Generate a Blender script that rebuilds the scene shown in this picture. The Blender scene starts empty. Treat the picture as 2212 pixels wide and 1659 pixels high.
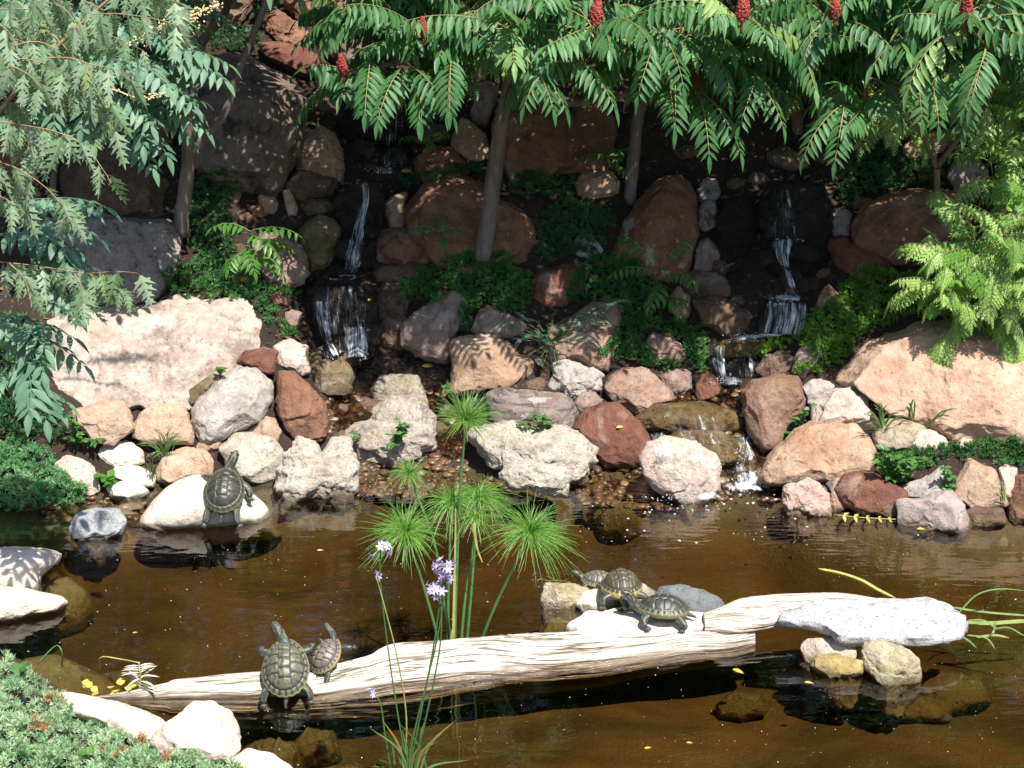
import bpy, bmesh, math, random
import numpy as np
from mathutils import Vector, Matrix
from mathutils.bvhtree import BVHTree

random.seed(7)
rng = np.random.default_rng(7)
scene = bpy.context.scene
COL = scene.collection
R_ = math.radians

# ---------------------------------------------------------------- camera, sky, sun, exposure
CAM_H, PITCH, F = 3.95, R_(22.0), 4307.0          # F: focal length in pixels of a 2212 px wide picture
cam_data = bpy.data.cameras.new("camera")
cam_data.sensor_width = 36.0
cam_data.lens = F / 2212.0 * 36.0
cam_data.clip_start, cam_data.clip_end = 0.1, 400.0
cam = bpy.data.objects.new("camera", cam_data)
cam.location = (0, 0, CAM_H)
cam.rotation_euler = (math.pi / 2 - PITCH, 0, 0)
COL.objects.link(cam)
scene.camera = cam

SUN_DIR = Vector((0.24, -0.38, 0.89)).normalized()   # towards the sun
SUN_EL = math.asin(SUN_DIR.z)
SUN_AZ = math.atan2(SUN_DIR.x, SUN_DIR.y)
world = bpy.data.worlds.new("World")
scene.world = world
world.use_nodes = True
wn = world.node_tree.nodes
sky = wn.new("ShaderNodeTexSky")
sky.sky_type = 'NISHITA'
sky.sun_disc = False
sky.sun_elevation = SUN_EL
sky.sun_rotation = SUN_AZ
wn["Background"].inputs["Strength"].default_value = 0.095
world.node_tree.links.new(sky.outputs[0], wn["Background"].inputs["Color"])

sun_data = bpy.data.lights.new("sun", 'SUN')
sun_data.energy = 5.0
sun_data.angle = R_(0.53)
sun_data.color = (1.0, 0.965, 0.905)
sun = bpy.data.objects.new("sun", sun_data)
sun.rotation_euler = (-SUN_DIR).to_track_quat('-Z', 'Y').to_euler()
sun.location = SUN_DIR * 30
COL.objects.link(sun)

scene.view_settings.view_transform = 'Standard'
scene.view_settings.look = 'None'
scene.view_settings.gamma = 1.0
scene.view_settings.exposure = 0.95
try:
    scene.cycles.max_bounces = 8
    scene.cycles.transparent_max_bounces = 24
    scene.cycles.diffuse_bounces = 4
    scene.cycles.caustics_reflective = False
    scene.cycles.caustics_refractive = False
    scene.cycles.sample_clamp_indirect = 6.0
except Exception:
    pass

# ---------------------------------------------------------------- photo geometry
CAMP = np.array([0, 0, CAM_H])
UPV = np.array([0, math.sin(PITCH), math.cos(PITCH)])
FWD = np.array([0, math.cos(PITCH), -math.sin(PITCH)])
RIGHT = np.array([1.0, 0, 0])


def ray(px, py):
    px = np.asarray(px, float); py = np.asarray(py, float)
    d = ((px - 1106.0) / F)[..., None] * RIGHT + ((829.5 - py) / F)[..., None] * UPV + FWD
    return d


def P(px, py, Y):
    """the point of a picture ray that lies at forward distance Y"""
    d = ray(px, py)
    return CAMP + d * (np.asarray(Y) / d[..., 1])[..., None]


def PZ(px, py, z):
    d = ray(px, py)
    return CAMP + d * ((z - CAM_H) / d[..., 2])[..., None]


def mpp(pt):
    """metres per picture pixel at a point"""
    return float(np.dot(np.asarray(pt) - CAMP, FWD)) / F


# ---------------------------------------------------------------- noise (numpy)
def _hash(i, j, k, seed):
    h = (i * 374761393 + j * 668265263 + k * 2147483647 + seed * 1274126177) & 0xFFFFFFFF
    h = ((h ^ (h >> 13)) * 1274126177) & 0xFFFFFFFF
    return ((h ^ (h >> 16)) & 0xFFFF) / 65535.0 * 2 - 1


def vnoise(p, seed=0):
    p = np.asarray(p, float)
    i = np.floor(p).astype(np.int64); f = p - i
    f = f * f * f * (f * (f * 6 - 15) + 10)
    out = 0
    for dx in (0, 1):
        wx = f[..., 0] if dx else 1 - f[..., 0]
        for dy in (0, 1):
            wy = f[..., 1] if dy else 1 - f[..., 1]
            for dz in (0, 1):
                wz = f[..., 2] if dz else 1 - f[..., 2]
                out = out + wx * wy * wz * _hash(i[..., 0] + dx, i[..., 1] + dy, i[..., 2] + dz, seed)
    return out


def fbm(p, octs=4, seed=0, gain=0.5):
    a, s, out = 1.0, 1.0, 0
    for o in range(octs):
        out = out + a * vnoise(p * s, seed + o * 17)
        a *= gain; s *= 2.03
    return out


def ridged(p, octs=4, seed=0):
    a, s, out = 1.0, 1.0, 0
    for o in range(octs):
        out = out + a * (1 - 2 * np.abs(vnoise(p * s, seed + o * 31)))
        a *= 0.5; s *= 2.07
    return out


# ---------------------------------------------------------------- object helpers
def tag(o, label=None, cat=None, group=None, kind=None):
    if label: o["label"] = label
    if cat: o["category"] = cat
    if group: o["group"] = group
    if kind: o["kind"] = kind
    return o


def empty(name, loc, label, cat, group=None):
    o = bpy.data.objects.new(name, None)
    o.empty_display_size = 0.05
    o.location = loc
    COL.objects.link(o)
    return tag(o, label, cat, group)


class MB:
    """collects vertices and faces of one mesh"""
    def __init__(s):
        s.v, s.q, s.t, s.c, s.uv, s.n = [], [], [], [], [], 0

    def add(s, v, quads=None, tris=None, var=0.5, uv=None):
        v = np.asarray(v, float).reshape(-1, 3)
        if quads is not None and len(quads): s.q.append(np.asarray(quads, np.int64).reshape(-1, 4) + s.n)
        if tris is not None and len(tris): s.t.append(np.asarray(tris, np.int64).reshape(-1, 3) + s.n)
        s.v.append(v)
        s.c.append(np.broadcast_to(np.asarray(var, float), (len(v),)))
        s.uv.append(np.zeros((len(v), 2)) if uv is None else np.asarray(uv, float))
        s.n += len(v)

    def inst(s, bv, quads, tris, R, T, var):
        """copies of a small base mesh: R (N,3,3) rows are images of the base axes, T (N,3)"""
        N = len(T); k = len(bv)
        if N == 0: return
        v = np.einsum('kj,njl->nkl', bv, R) + T[:, None, :]
        off = (np.arange(N) * k)[:, None, None]
        q = (np.asarray(quads)[None] + off).reshape(-1, 4) if quads is not None and len(quads) else None
        t = (np.asarray(tris)[None] + off).reshape(-1, 3) if tris is not None and len(tris) else None
        s.add(v.reshape(-1, 3), q, t, np.repeat(np.asarray(var, float), k))

    def tube(s, pts, rad, sides=8, var=0.5, cap=True):
        pts = np.asarray(pts, float); n = len(pts)
        rad = np.broadcast_to(np.asarray(rad, float), (n,))
        tan = np.gradient(pts, axis=0)
        tan /= np.linalg.norm(tan, axis=1)[:, None] + 1e-12
        ref = np.array([0.31, 0.87, 0.38])
        a = np.cross(tan, ref); a /= np.linalg.norm(a, axis=1)[:, None] + 1e-9
        b = np.cross(tan, a)
        th = np.arange(sides) / sides * 2 * math.pi
        v = pts[:, None] + rad[:, None, None] * (np.cos(th)[None, :, None] * a[:, None] + np.sin(th)[None, :, None] * b[:, None])
        i = np.arange(n - 1)[:, None] * sides; j = np.arange(sides)[None]; j2 = (j + 1) % sides
        q = np.stack([i + j, i + j2, i + sides + j2, i + sides + j], -1).reshape(-1, 4)
        V = v.reshape(-1, 3); tris = []
        if cap:
            V = np.vstack([V, pts[0], pts[-1]])
            c0, c1 = n * sides, n * sides + 1
            for k in range(sides):
                tris.append((c0, (k + 1) % sides, k)); tris.append((c1, (n - 1) * sides + k, (n - 1) * sides + (k + 1) % sides))
        s.add(V, q, tris, var)

    def ribbon(s, pts, w, nrm=(0, 0, 1), var=0.5):
        pts = np.asarray(pts, float); n = len(pts)
        w = np.broadcast_to(np.asarray(w, float), (n,))
        tan = np.gradient(pts, axis=0)
        side = np.cross(tan, np.asarray(nrm, float)); side /= np.linalg.norm(side, axis=1)[:, None] + 1e-9
        v = np.concatenate([pts - side * w[:, None] / 2, pts + side * w[:, None] / 2])
        i = np.arange(n - 1)
        s.add(v, np.stack([i, i + 1, n + i + 1, n + i], -1), None, var)

    def mesh(s, name, smooth=True, uvs=False):
        v = np.concatenate(s.v); m = bpy.data.meshes.new(name)
        q = np.concatenate(s.q) if s.q else np.zeros((0, 4), np.int64)
        t = np.concatenate(s.t) if s.t else np.zeros((0, 3), np.int64)
        nl = q.size + t.size
        m.vertices.add(len(v)); m.vertices.foreach_set("co", v.astype(np.float32).ravel())
        m.loops.add(nl); m.loops.foreach_set("vertex_index", np.concatenate([q.ravel(), t.ravel()]).astype(np.int32))
        m.polygons.add(len(q) + len(t))
        m.polygons.foreach_set("loop_start", np.concatenate([np.arange(len(q)) * 4, q.size + np.arange(len(t)) * 3]).astype(np.int32))
        m.polygons.foreach_set("use_smooth", np.full(len(q) + len(t), smooth))
        at = m.attributes.new("var", 'FLOAT', 'POINT'); at.data.foreach_set("value", np.concatenate(s.c).astype(np.float32))
        if uvs:
            uvl = m.attributes.new("flow", 'FLOAT_VECTOR', 'POINT')
            u = np.concatenate(s.uv); u3 = np.column_stack([u, np.zeros(len(u))])
            uvl.data.foreach_set("vector", u3.astype(np.float32).ravel())
        m.update(calc_edges=True); m.validate()
        return m

    def build(s, name, mat, parent=None, origin=None, smooth=True, uvs=False):
        o0 = np.zeros(3) if origin is None else np.asarray(origin, float)
        if parent is not None: o0 = np.asarray(parent.location) if origin is None else o0
        s.v = [x - o0 for x in s.v]
        o = bpy.data.objects.new(name, s.mesh(name, smooth, uvs))
        o.data.materials.append(mat)
        COL.objects.link(o)
        if parent is not None:
            o.parent = parent
            o.location = o0 - np.asarray(parent.location)
        else:
            o.location = o0
        return o


def frames(d, nrm):
    """(N,3,3) rows x (side), y (along d), z (normal)"""
    d = np.asarray(d, float); nrm = np.asarray(nrm, float)
    y = d / (np.linalg.norm(d, axis=-1, keepdims=True) + 1e-9)
    x = np.cross(y, nrm); x /= np.linalg.norm(x, axis=-1, keepdims=True) + 1e-9
    z = np.cross(x, y)
    return np.stack([x, y, z], -2)


def smooth_path(pts, n=24):
    """Catmull-Rom through points (any width of row)"""
    p = np.asarray(pts, float)
    p = np.vstack([2 * p[0] - p[1], p, 2 * p[-1] - p[-2]])
    out = []
    m = len(p) - 3
    for t in np.linspace(0, m - 1e-6, n):
        i = int(t); f = t - i
        a, b, c, d = p[i:i + 4]
        out.append(0.5 * ((2 * b) + (-a + c) * f + (2 * a - 5 * b + 4 * c - d) * f * f + (-a + 3 * b - 3 * c + d) * f ** 3))
    return np.array(out)


# ---------------------------------------------------------------- node material helper
class NM:
    def __init__(s, name):
        s.m = bpy.data.materials.new(name); s.m.use_nodes = True
        s.t = s.m.node_tree; s.t.nodes.clear()
        s.out = s.t.nodes.new("ShaderNodeOutputMaterial")

    def n(s, typ, **kw):
        nd = s.t.nodes.new("ShaderNode" + typ)
        for k, v in kw.items():
            if k.startswith("i_"):
                nd.inputs[k[2:].replace("_", " ")].default_value = v
            else: setattr(nd, k, v)
        return nd

    def set(s, sock, v):
        if isinstance(v, bpy.types.NodeSocket): s.t.links.new(v, sock)
        elif isinstance(v, (tuple, list)) and len(v) == 3 and sock.type == 'RGBA': sock.default_value = (*v, 1)
        else: sock.default_value = v

    def math(s, op, a, b=None, c=None, clamp=False):
        nd = s.n("Math", operation=op, use_clamp=clamp); s.set(nd.inputs[0], a)
        if b is not None: s.set(nd.inputs[1], b)
        if c is not None: s.set(nd.inputs[2], c)
        return nd.outputs[0]

    def mix(s, f, a, b, blend='MIX'):
        nd = s.n("Mix", data_type='RGBA', blend_type=blend, clamp_factor=True)
        s.set(nd.inputs[0], f); s.set(nd.inputs[6], a); s.set(nd.inputs[7], b)
        return nd.outputs[2]

    def ramp(s, f, lo, hi):
        nd = s.n("MapRange", clamp=True, interpolation_type='SMOOTHSTEP'); s.set(nd.inputs[0], f)
        nd.inputs[1].default_value = lo; nd.inputs[2].default_value = hi
        return nd.outputs[0]

    def noise(s, vec, scale, detail=4, rough=0.55, w=None, dist=0.0, out=0):
        nd = s.n("TexNoise", noise_dimensions='4D' if w is not None else '3D')
        s.set(nd.inputs["Vector"], vec); s.set(nd.inputs["Scale"], scale)
        nd.inputs["Detail"].default_value = detail; nd.inputs["Roughness"].default_value = rough
        nd.inputs["Distortion"].default_value = dist
        if w is not None: s.set(nd.inputs["W"], w)
        return nd.outputs[out]

    def scalev(s, vec, sc):
        nd = s.n("Mapping"); s.set(nd.inputs[0], vec); nd.inputs[3].default_value = sc
        return nd.outputs[0]

    def attr(s, name, out="Fac"):
        nd = s.n("Attribute", attribute_name=name); return nd.outputs[out]

    def bump(s, h, strength, dist=0.01, normal=None):
        nd = s.n("Bump"); nd.inputs["Strength"].default_value = strength; nd.inputs["Distance"].default_value = dist
        s.set(nd.inputs["Height"], h)
        if normal is not None: s.set(nd.inputs["Normal"], normal)
        return nd.outputs[0]

    def pbsdf(s, col, rough=0.7, normal=None, spec=0.5, coat=0.0):
        nd = s.n("BsdfPrincipled"); s.set(nd.inputs["Base Color"], col); s.set(nd.inputs["Roughness"], rough)
        s.set(nd.inputs["Specular IOR Level"], spec)
        if coat: nd.inputs["Coat Weight"].default_value = coat; nd.inputs["Coat Roughness"].default_value = 0.15
        if normal is not None: s.set(nd.inputs["Normal"], normal)
        return nd.outputs[0]

    def done(s, shader, vol=None):
        s.t.links.new(shader, s.out.inputs[0])
        if vol is not None: s.t.links.new(vol, s.out.inputs[1])
        return s.m


def rock_mat(name, c1, c2, c3, dark=(0.05, 0.04, 0.03), dark_amt=0.35, lichen=None, lichen_amt=0.0,
             rough=0.85, scale=5.0, strata=0.0, pits=0.5, veins=None, bump=0.7, mot=0.36, stain=0.55):
    m = NM(name)
    tc = m.n("TexCoord").outputs["Object"]
    rnd = m.math('MULTIPLY', m.n("ObjectInfo").outputs["Random"], 30.0)
    big = m.noise(tc, scale, 5, 0.6, rnd, 0.3)
    mid = m.noise(tc, scale * 4.3, 6, 0.65, rnd)
    fine = m.noise(tc, scale * 26, 5, 0.7, rnd)
    col = m.mix(m.ramp(big, 0.36, 0.62), c1, c2)
    col = m.mix(m.ramp(mid, 0.45, 0.68), col, c3)
    if strata:
        st = m.noise(m.scalev(tc, (1.2, 1.2, 13.0)), scale * 1.1, 5, 0.65, rnd, 0.5)
        col = m.mix(m.math('MULTIPLY', m.ramp(st, 0.48, 0.62), strata), col, dark)
    if veins:
        vn = m.noise(tc, scale * 1.7, 4, 0.55, m.math('ADD', rnd, 5.0), 0.9)
        v = m.math('ADD', m.math('ABSOLUTE', m.math('SUBTRACT', vn, 0.5)), m.math('MULTIPLY', m.math('SUBTRACT', 1.0, m.ramp(m.noise(tc, scale * 0.9, 2, 0.5, m.math('ADD', rnd, 40.0)), 0.45, 0.6)), 0.05))
        col = m.mix(m.math('MULTIPLY', m.math('SUBTRACT', 1.0, m.ramp(v, 0.0, 0.03)), 0.6), col, veins)
    dn = m.noise(tc, scale * 2.2, 7, 0.72, m.math('ADD', rnd, 11.0), 0.2)
    col = m.mix(m.math('MULTIPLY', m.ramp(dn, 0.50, 0.63), dark_amt), col, dark)
    d2 = m.noise(tc, scale * 0.8, 6, 0.68, m.math('ADD', rnd, 17.0), 0.5)
    col = m.mix(m.math('MULTIPLY', m.ramp(d2, 0.50, 0.66), dark_amt * 0.6), col, m.mix(0.45, col, dark))
    pit = m.noise(tc, scale * 13, 4, 0.6, m.math('ADD', rnd, 3.0))
    pitm = m.ramp(pit, 0.60, 0.70)
    col = m.mix(m.math('MULTIPLY', pitm, pits), col, dark)
    if lichen:
        ln = m.noise(tc, scale * 2.0, 6, 0.6, m.math('ADD', rnd, 21.0), 0.4)
        col = m.mix(m.math('MULTIPLY', m.ramp(ln, 0.56, 0.60), lichen_amt), col, lichen)
    col = m.mix(m.ramp(fine, 0.3, 0.75), m.mix(0.25, col, dark), col)
    pale = m.noise(tc, scale * 1.2, 6, 0.66, m.math('ADD', rnd, 71.0), 0.5)
    col = m.mix(m.math('MULTIPLY', m.ramp(pale, 0.54, 0.66), stain), col, m.mix(0.5, col, (0.52, 0.44, 0.36)))
    och = m.noise(tc, scale * 1.4, 5, 0.66, m.math('ADD', rnd, 81.0), 0.5)
    col = m.mix(m.math('MULTIPLY', m.ramp(och, 0.56, 0.68), stain * 0.7), col, m.mix(0.5, col, (0.30, 0.19, 0.07)))
    mott = m.math('ADD', m.math('MULTIPLY', m.noise(tc, scale * 1.6, 7, 0.7, m.math('ADD', rnd, 51.0), 0.4), 0.6), m.math('MULTIPLY', m.noise(tc, scale * 9, 5, 0.7, m.math('ADD', rnd, 61.0)), 0.4))
    col = m.mix(m.ramp(mott, 0.36, 0.58), m.mix(mot, col, dark), col)
    # algae and wet line just above the water level (the pond is at z = 0)
    geo = m.n("NewGeometry").outputs["Position"]
    sep = m.n("SeparateXYZ"); m.set(sep.inputs[0], geo)
    zz = m.math('ADD', sep.outputs[2], m.math('MULTIPLY', m.math('SUBTRACT', m.noise(geo, 14, 3), 0.5), 0.05))
    wet = m.math('SUBTRACT', 1.0, m.ramp(zz, 0.012, 0.032))
    col = m.mix(m.math('MULTIPLY', wet, 0.85), col, m.mix(0.5, (0.085, 0.065, 0.018), m.mix(0.6, col, (0.03, 0.022, 0.01))))
    rg = m.math('SUBTRACT', rough, m.math('MULTIPLY', wet, rough * 0.7))
    h = m.math('ADD', m.math('MULTIPLY', mid, 1.0), m.math('ADD', m.math('MULTIPLY', fine, 0.45), m.math('MULTIPLY', pitm, -0.35)))
    nrm = m.bump(h, bump, 0.034)
    return m.done(m.pbsdf(col, rg, nrm, 0.35))


def leaf_mat(name, ca, cb, cc=None, rough=0.42, trans=0.35, tcol=None, spec=0.45):
    """var 0..1 runs from ca to cb (to cc near 1)"""
    m = NM(name)
    var = m.attr("var")
    col = m.mix(m.ramp(var, 0.0, 0.8), ca, cb)
    if cc: col = m.mix(m.ramp(var, 0.86, 0.97), col, cc)
    tc = m.n("TexCoord").outputs["Object"]
    nz = m.noise(tc, 35, 3, 0.6)
    col = m.mix(m.ramp(nz, 0.3, 0.75), m.mix(0.3, col, (0.02, 0.03, 0.01)), col)
    p = m.pbsdf(col, rough, None, spec)
    tr = m.n("BsdfTranslucent")
    m.set(tr.inputs[0], m.mix(0.55, col, tcol or (0.22, 0.34, 0.04)))
    mx = m.n("MixShader"); mx.inputs[0].default_value = trans
    m.t.links.new(p, mx.inputs[1]); m.t.links.new(tr.outputs[0], mx.inputs[2])
    return m.done(mx.outputs[0])


def plain_mat(name, c1, c2, scale=20, rough=0.6, bump=0.3, stretch=(1, 1, 1), spec=0.4):
    m = NM(name)
    tc = m.scalev(m.n("TexCoord").outputs["Object"], stretch)
    n1 = m.noise(tc, scale, 5, 0.6); n2 = m.noise(tc, scale * 5, 4, 0.6)
    col = m.mix(m.ramp(n1, 0.35, 0.65), c1, c2)
    return m.done(m.pbsdf(col, rough, m.bump(m.math('ADD', n1, n2), bump, 0.01), spec))


MAT = {}
MAT['white'] = rock_mat('white_limestone', (0.62, 0.56, 0.46), (0.52, 0.44, 0.34), (0.68, 0.63, 0.54), (0.16, 0.12, 0.08), 0.35, scale=6, pits=0.5, bump=0.9, mot=.2)
MAT['cream'] = rock_mat('cream_stone', (0.70, 0.64, 0.55), (0.62, 0.52, 0.42), (0.72, 0.68, 0.6), (0.3, 0.2, 0.13), 0.28, scale=4, pits=0.2, bump=0.5, mot=.13)
MAT['pinkwhite'] = rock_mat('pinkish_white_stone', (0.58, 0.42, 0.33), (0.62, 0.53, 0.44), (0.66, 0.55, 0.46), (0.22, 0.12, 0.08), 0.3, scale=5, pits=0.3)
MAT['tan'] = rock_mat('tan_sandstone', (0.42, 0.27, 0.17), (0.50, 0.36, 0.25), (0.36, 0.20, 0.12), (0.12, 0.07, 0.045), 0.35, scale=5, pits=0.3)
MAT['bigtan'] = rock_mat('pale_tan_sandstone', (0.44, 0.325, 0.26), (0.53, 0.435, 0.365), (0.37, 0.265, 0.21), (0.15, 0.11, 0.085), 0.8, scale=2.6, pits=0.45, veins=(0.60, 0.52, 0.42))
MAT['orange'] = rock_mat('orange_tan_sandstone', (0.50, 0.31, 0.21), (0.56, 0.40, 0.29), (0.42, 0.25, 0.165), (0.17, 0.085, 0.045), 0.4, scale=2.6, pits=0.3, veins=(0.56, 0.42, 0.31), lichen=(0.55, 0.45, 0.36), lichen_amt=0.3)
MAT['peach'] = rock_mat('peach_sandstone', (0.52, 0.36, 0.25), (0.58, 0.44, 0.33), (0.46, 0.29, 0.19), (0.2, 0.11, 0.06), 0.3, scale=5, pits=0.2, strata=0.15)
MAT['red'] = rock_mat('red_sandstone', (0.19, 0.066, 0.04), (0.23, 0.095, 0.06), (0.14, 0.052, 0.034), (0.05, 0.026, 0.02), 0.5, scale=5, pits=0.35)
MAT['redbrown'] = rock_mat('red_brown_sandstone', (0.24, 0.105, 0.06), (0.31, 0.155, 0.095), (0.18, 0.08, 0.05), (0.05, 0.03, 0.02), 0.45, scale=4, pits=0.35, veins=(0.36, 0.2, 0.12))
MAT['redlichen'] = rock_mat('red_sandstone_with_lichen', (0.27, 0.10, 0.055), (0.32, 0.14, 0.08), (0.2, 0.08, 0.05), (0.05, 0.03, 0.02), 0.4, lichen=(0.38, 0.39, 0.31), lichen_amt=0.85, scale=4, pits=0.35)
MAT['pinkgrey'] = rock_mat('pink_grey_stone', (0.31, 0.21, 0.17), (0.37, 0.28, 0.235), (0.26, 0.15, 0.115), (0.07, 0.05, 0.04), 0.45, scale=5, pits=0.4, lichen=(0.45, 0.41, 0.36), lichen_amt=0.4)
MAT['greyspot'] = rock_mat('grey_pink_spotted_stone', (0.34, 0.28, 0.25), (0.40, 0.34, 0.30), (0.26, 0.2, 0.17), (0.045, 0.035, 0.03), 0.85, scale=5, pits=0.5)
MAT['grey'] = rock_mat('pale_grey_stone', (0.46, 0.43, 0.39), (0.52, 0.47, 0.42), (0.40, 0.34, 0.3), (0.14, 0.11, 0.09), 0.4, scale=6, pits=0.35, lichen=(0.47, 0.36, 0.3), lichen_amt=0.4)
MAT['bluegrey'] = rock_mat('blue_grey_slate', (0.17, 0.185, 0.185), (0.21, 0.22, 0.22), (0.14, 0.15, 0.15), (0.06, 0.06, 0.06), 0.35, scale=6, pits=0.3)
MAT['greybrown'] = rock_mat('grey_brown_stained_stone', (0.20, 0.145, 0.11), (0.25, 0.19, 0.15), (0.15, 0.10, 0.075), (0.022, 0.018, 0.015), 0.9, scale=3, pits=0.4, stain=.3)
MAT['layer'] = rock_mat('layered_grey_stone', (0.23, 0.18, 0.15), (0.30, 0.26, 0.235), (0.26, 0.15, 0.09), (0.05, 0.04, 0.035), 0.4, lichen=(0.55, 0.55, 0.55), lichen_amt=0.5, scale=6, strata=0.85)
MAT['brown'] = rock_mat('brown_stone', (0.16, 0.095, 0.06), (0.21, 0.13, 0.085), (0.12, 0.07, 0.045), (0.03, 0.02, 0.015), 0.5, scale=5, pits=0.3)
MAT['mossy'] = rock_mat('mossy_brown_stone', (0.17, 0.11, 0.06), (0.21, 0.15, 0.09), (0.12, 0.09, 0.035), (0.05, 0.05, 0.015), 0.7, scale=5, lichen=(0.10, 0.12, 0.02), lichen_amt=0.5)
MAT['olive'] = rock_mat('algae_covered_stone', (0.22, 0.18, 0.07), (0.27, 0.22, 0.10), (0.17, 0.14, 0.05), (0.07, 0.06, 0.02), 0.5, scale=5, rough=0.5)
MAT['yellow'] = rock_mat('yellow_ochre_stone', (0.42, 0.31, 0.12), (0.5, 0.4, 0.2), (0.36, 0.25, 0.09), (0.15, 0.1, 0.03), 0.4, scale=7, rough=0.35)
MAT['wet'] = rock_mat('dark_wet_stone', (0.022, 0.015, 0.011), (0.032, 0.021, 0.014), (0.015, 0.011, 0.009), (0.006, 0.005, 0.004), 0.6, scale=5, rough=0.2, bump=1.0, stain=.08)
MAT['ochrewet'] = rock_mat('wet_ochre_stone', (0.16, 0.10, 0.035), (0.22, 0.14, 0.05), (0.11, 0.06, 0.025), (0.03, 0.02, 0.01), 0.6, scale=5, rough=0.18, bump=1.0)

# ---------------------------------------------------------------- terrain
POND_PX = [(-700, 1090), (0, 1098), (60, 1105), (200, 1078), (240, 1072), (330, 1050), (600, 1050), (770, 1036), (830, 1000),
           (1000, 1016), (1080, 1036), (1300, 1002), (1390, 1008), (1480, 1058), (1580, 1055), (1680, 1046), (1800, 1095),
           (1940, 1118), (2100, 1128), (2212, 1122), (3200, 1150), (3600, 2600), (800, 2500), (640, 1720), (560, 1650), (500, 1632), (330, 1598),
           (150, 1510), (40, 1430), (-150, 1385), (-700, 1360)]
PW = PZ(np.array([p[0] for p in POND_PX]), np.array([p[1] for p in POND_PX]), 0.0)[:, :2]


def sdist(xy):
    """distance to the pond outline, negative inside"""
    d = np.full(xy.shape[:-1], 1e9); inside = np.zeros(xy.shape[:-1], bool)
    for i in range(len(PW)):
        a, b = PW[i], PW[(i + 1) % len(PW)]
        ab = b - a; t = np.clip(((xy - a) @ ab) / (ab @ ab), 0, 1)
        d = np.minimum(d, np.linalg.norm(xy - a - t[..., None] * ab, axis=-1))
        c = ((a[1] > xy[..., 1]) != (b[1] > xy[..., 1])) & (xy[..., 0] < (b[0] - a[0]) * (xy[..., 1] - a[1]) / (b[1] - a[1] + 1e-12) + a[0])
        inside ^= c
    return np.where(inside, -d, d)


CALM = [(PZ(880, 930, 0.06)[:2], 0.42), (PZ(1500, 930, 0.06)[:2], 0.36), (PZ(1620, 1000, 0.04)[:2], 0.22)]


def T(xy):
    xy = np.asarray(xy, float)
    d = sdist(xy)
    back = 0.72 * np.minimum(d, 2.3) + 0.22 * np.maximum(d - 2.3, 0)
    for c, r in CALM:
        g = np.exp(-((xy - c) ** 2).sum(-1) / (r * r))
        back = back * (1 - 0.55 * g)
    front = np.minimum(0.5 * d, 0.26)
    w = np.clip((xy[..., 1] - 7.1) / 1.0, 0, 1)
    land = front * (1 - w) + back * w
    land = np.minimum(land, 5.0)
    p3 = np.concatenate([xy, np.zeros(xy.shape[:-1] + (1,))], -1)
    land = land + 0.05 * fbm(p3 * 2.2, 4, 3) * np.clip(d * 3, 0, 1)
    bed = -np.minimum(0.25, -d * 0.8) + 0.02 * fbm(p3 * 3.0, 4, 9)
    return np.where(d > 0, land, np.minimum(bed, -0.004))


GX = np.linspace(-5, 5, 251); GY = np.linspace(5, 16, 276)
_gx, _gy = np.meshgrid(GX, GY, indexing='ij')
GT = T(np.stack([_gx, _gy], -1))


def Tq(xy):
    fx = np.clip((xy[..., 0] + 5) / 0.04, 0, 249.999); fy = np.clip((xy[..., 1] - 5) / 0.04, 0, 274.999)
    i = fx.astype(int); j = fy.astype(int); a = fx - i; b = fy - j
    return GT[i, j] * (1 - a) * (1 - b) + GT[i + 1, j] * a * (1 - b) + GT[i, j + 1] * (1 - a) * b + GT[i + 1, j + 1] * a * b


def ground_hit(px, py, zmin=0.0):
    """where a picture ray meets the ground (or the level zmin)"""
    px = np.atleast_1d(np.asarray(px, float)); py = np.atleast_1d(np.asarray(py, float))
    d = ray(px, py); Ys = np.arange(5.2, 15.5, 0.015)
    t = Ys[None, :] / d[:, 1:2]
    pts = CAMP + d[:, None, :] * t[..., None]
    below = pts[..., 2] <= np.maximum(Tq(pts[..., :2]), zmin)
    idx = np.where(below.any(1), below.argmax(1), len(Ys) - 1)
    return pts[np.arange(len(px)), idx]


# ground sheet, fine near the pond and coarse out to the horizon
def axis(lo, hi, fine, far):
    a = np.arange(lo, hi + 1e-6, fine)
    g = np.geomspace(0.3, far, 14)
    return np.concatenate([(lo - g)[::-1], a, hi + g])


ax, ay = axis(-4.2, 4.2, 0.045, 120.0), axis(4.6, 13.0, 0.045, 120.0)
mx_, my_ = np.meshgrid(ax, ay, indexing='ij')
gz = T(np.stack([mx_, my_], -1))
gb = MB()
nx, ny = len(ax), len(ay)
ii, jj = np.meshgrid(np.arange(nx - 1), np.arange(ny - 1), indexing='ij')
gb.add(np.stack([mx_, my_, gz], -1).reshape(-1, 3), np.stack([ii * ny + jj, (ii + 1) * ny + jj, (ii + 1) * ny + jj + 1, ii * ny + jj + 1], -1).reshape(-1, 4))
m = NM('dark_soil_and_pond_mud')
pos = m.n("NewGeometry").outputs["Position"]
sp = m.n("SeparateXYZ"); m.set(sp.inputs[0], pos)
n1 = m.noise(pos, 3.2, 6, 0.65); n2 = m.noise(pos, 38, 5, 0.7); n3 = m.noise(m.scalev(pos, (1, 1, 1)), 90, 3, 0.6)
soil = m.mix(m.ramp(n1, 0.35, 0.65), (0.020, 0.015, 0.011), (0.042, 0.026, 0.018))
soil = m.mix(m.math('MULTIPLY', m.ramp(n2, 0.58, 0.66), 0.7), soil, (0.20, 0.12, 0.05))
n4 = m.noise(pos, 1.3, 5, 0.6, None, 0.6)
mud = m.mix(m.ramp(n4, 0.38, 0.64), (0.060, 0.052, 0.030), (0.155, 0.128, 0.070))
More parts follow.
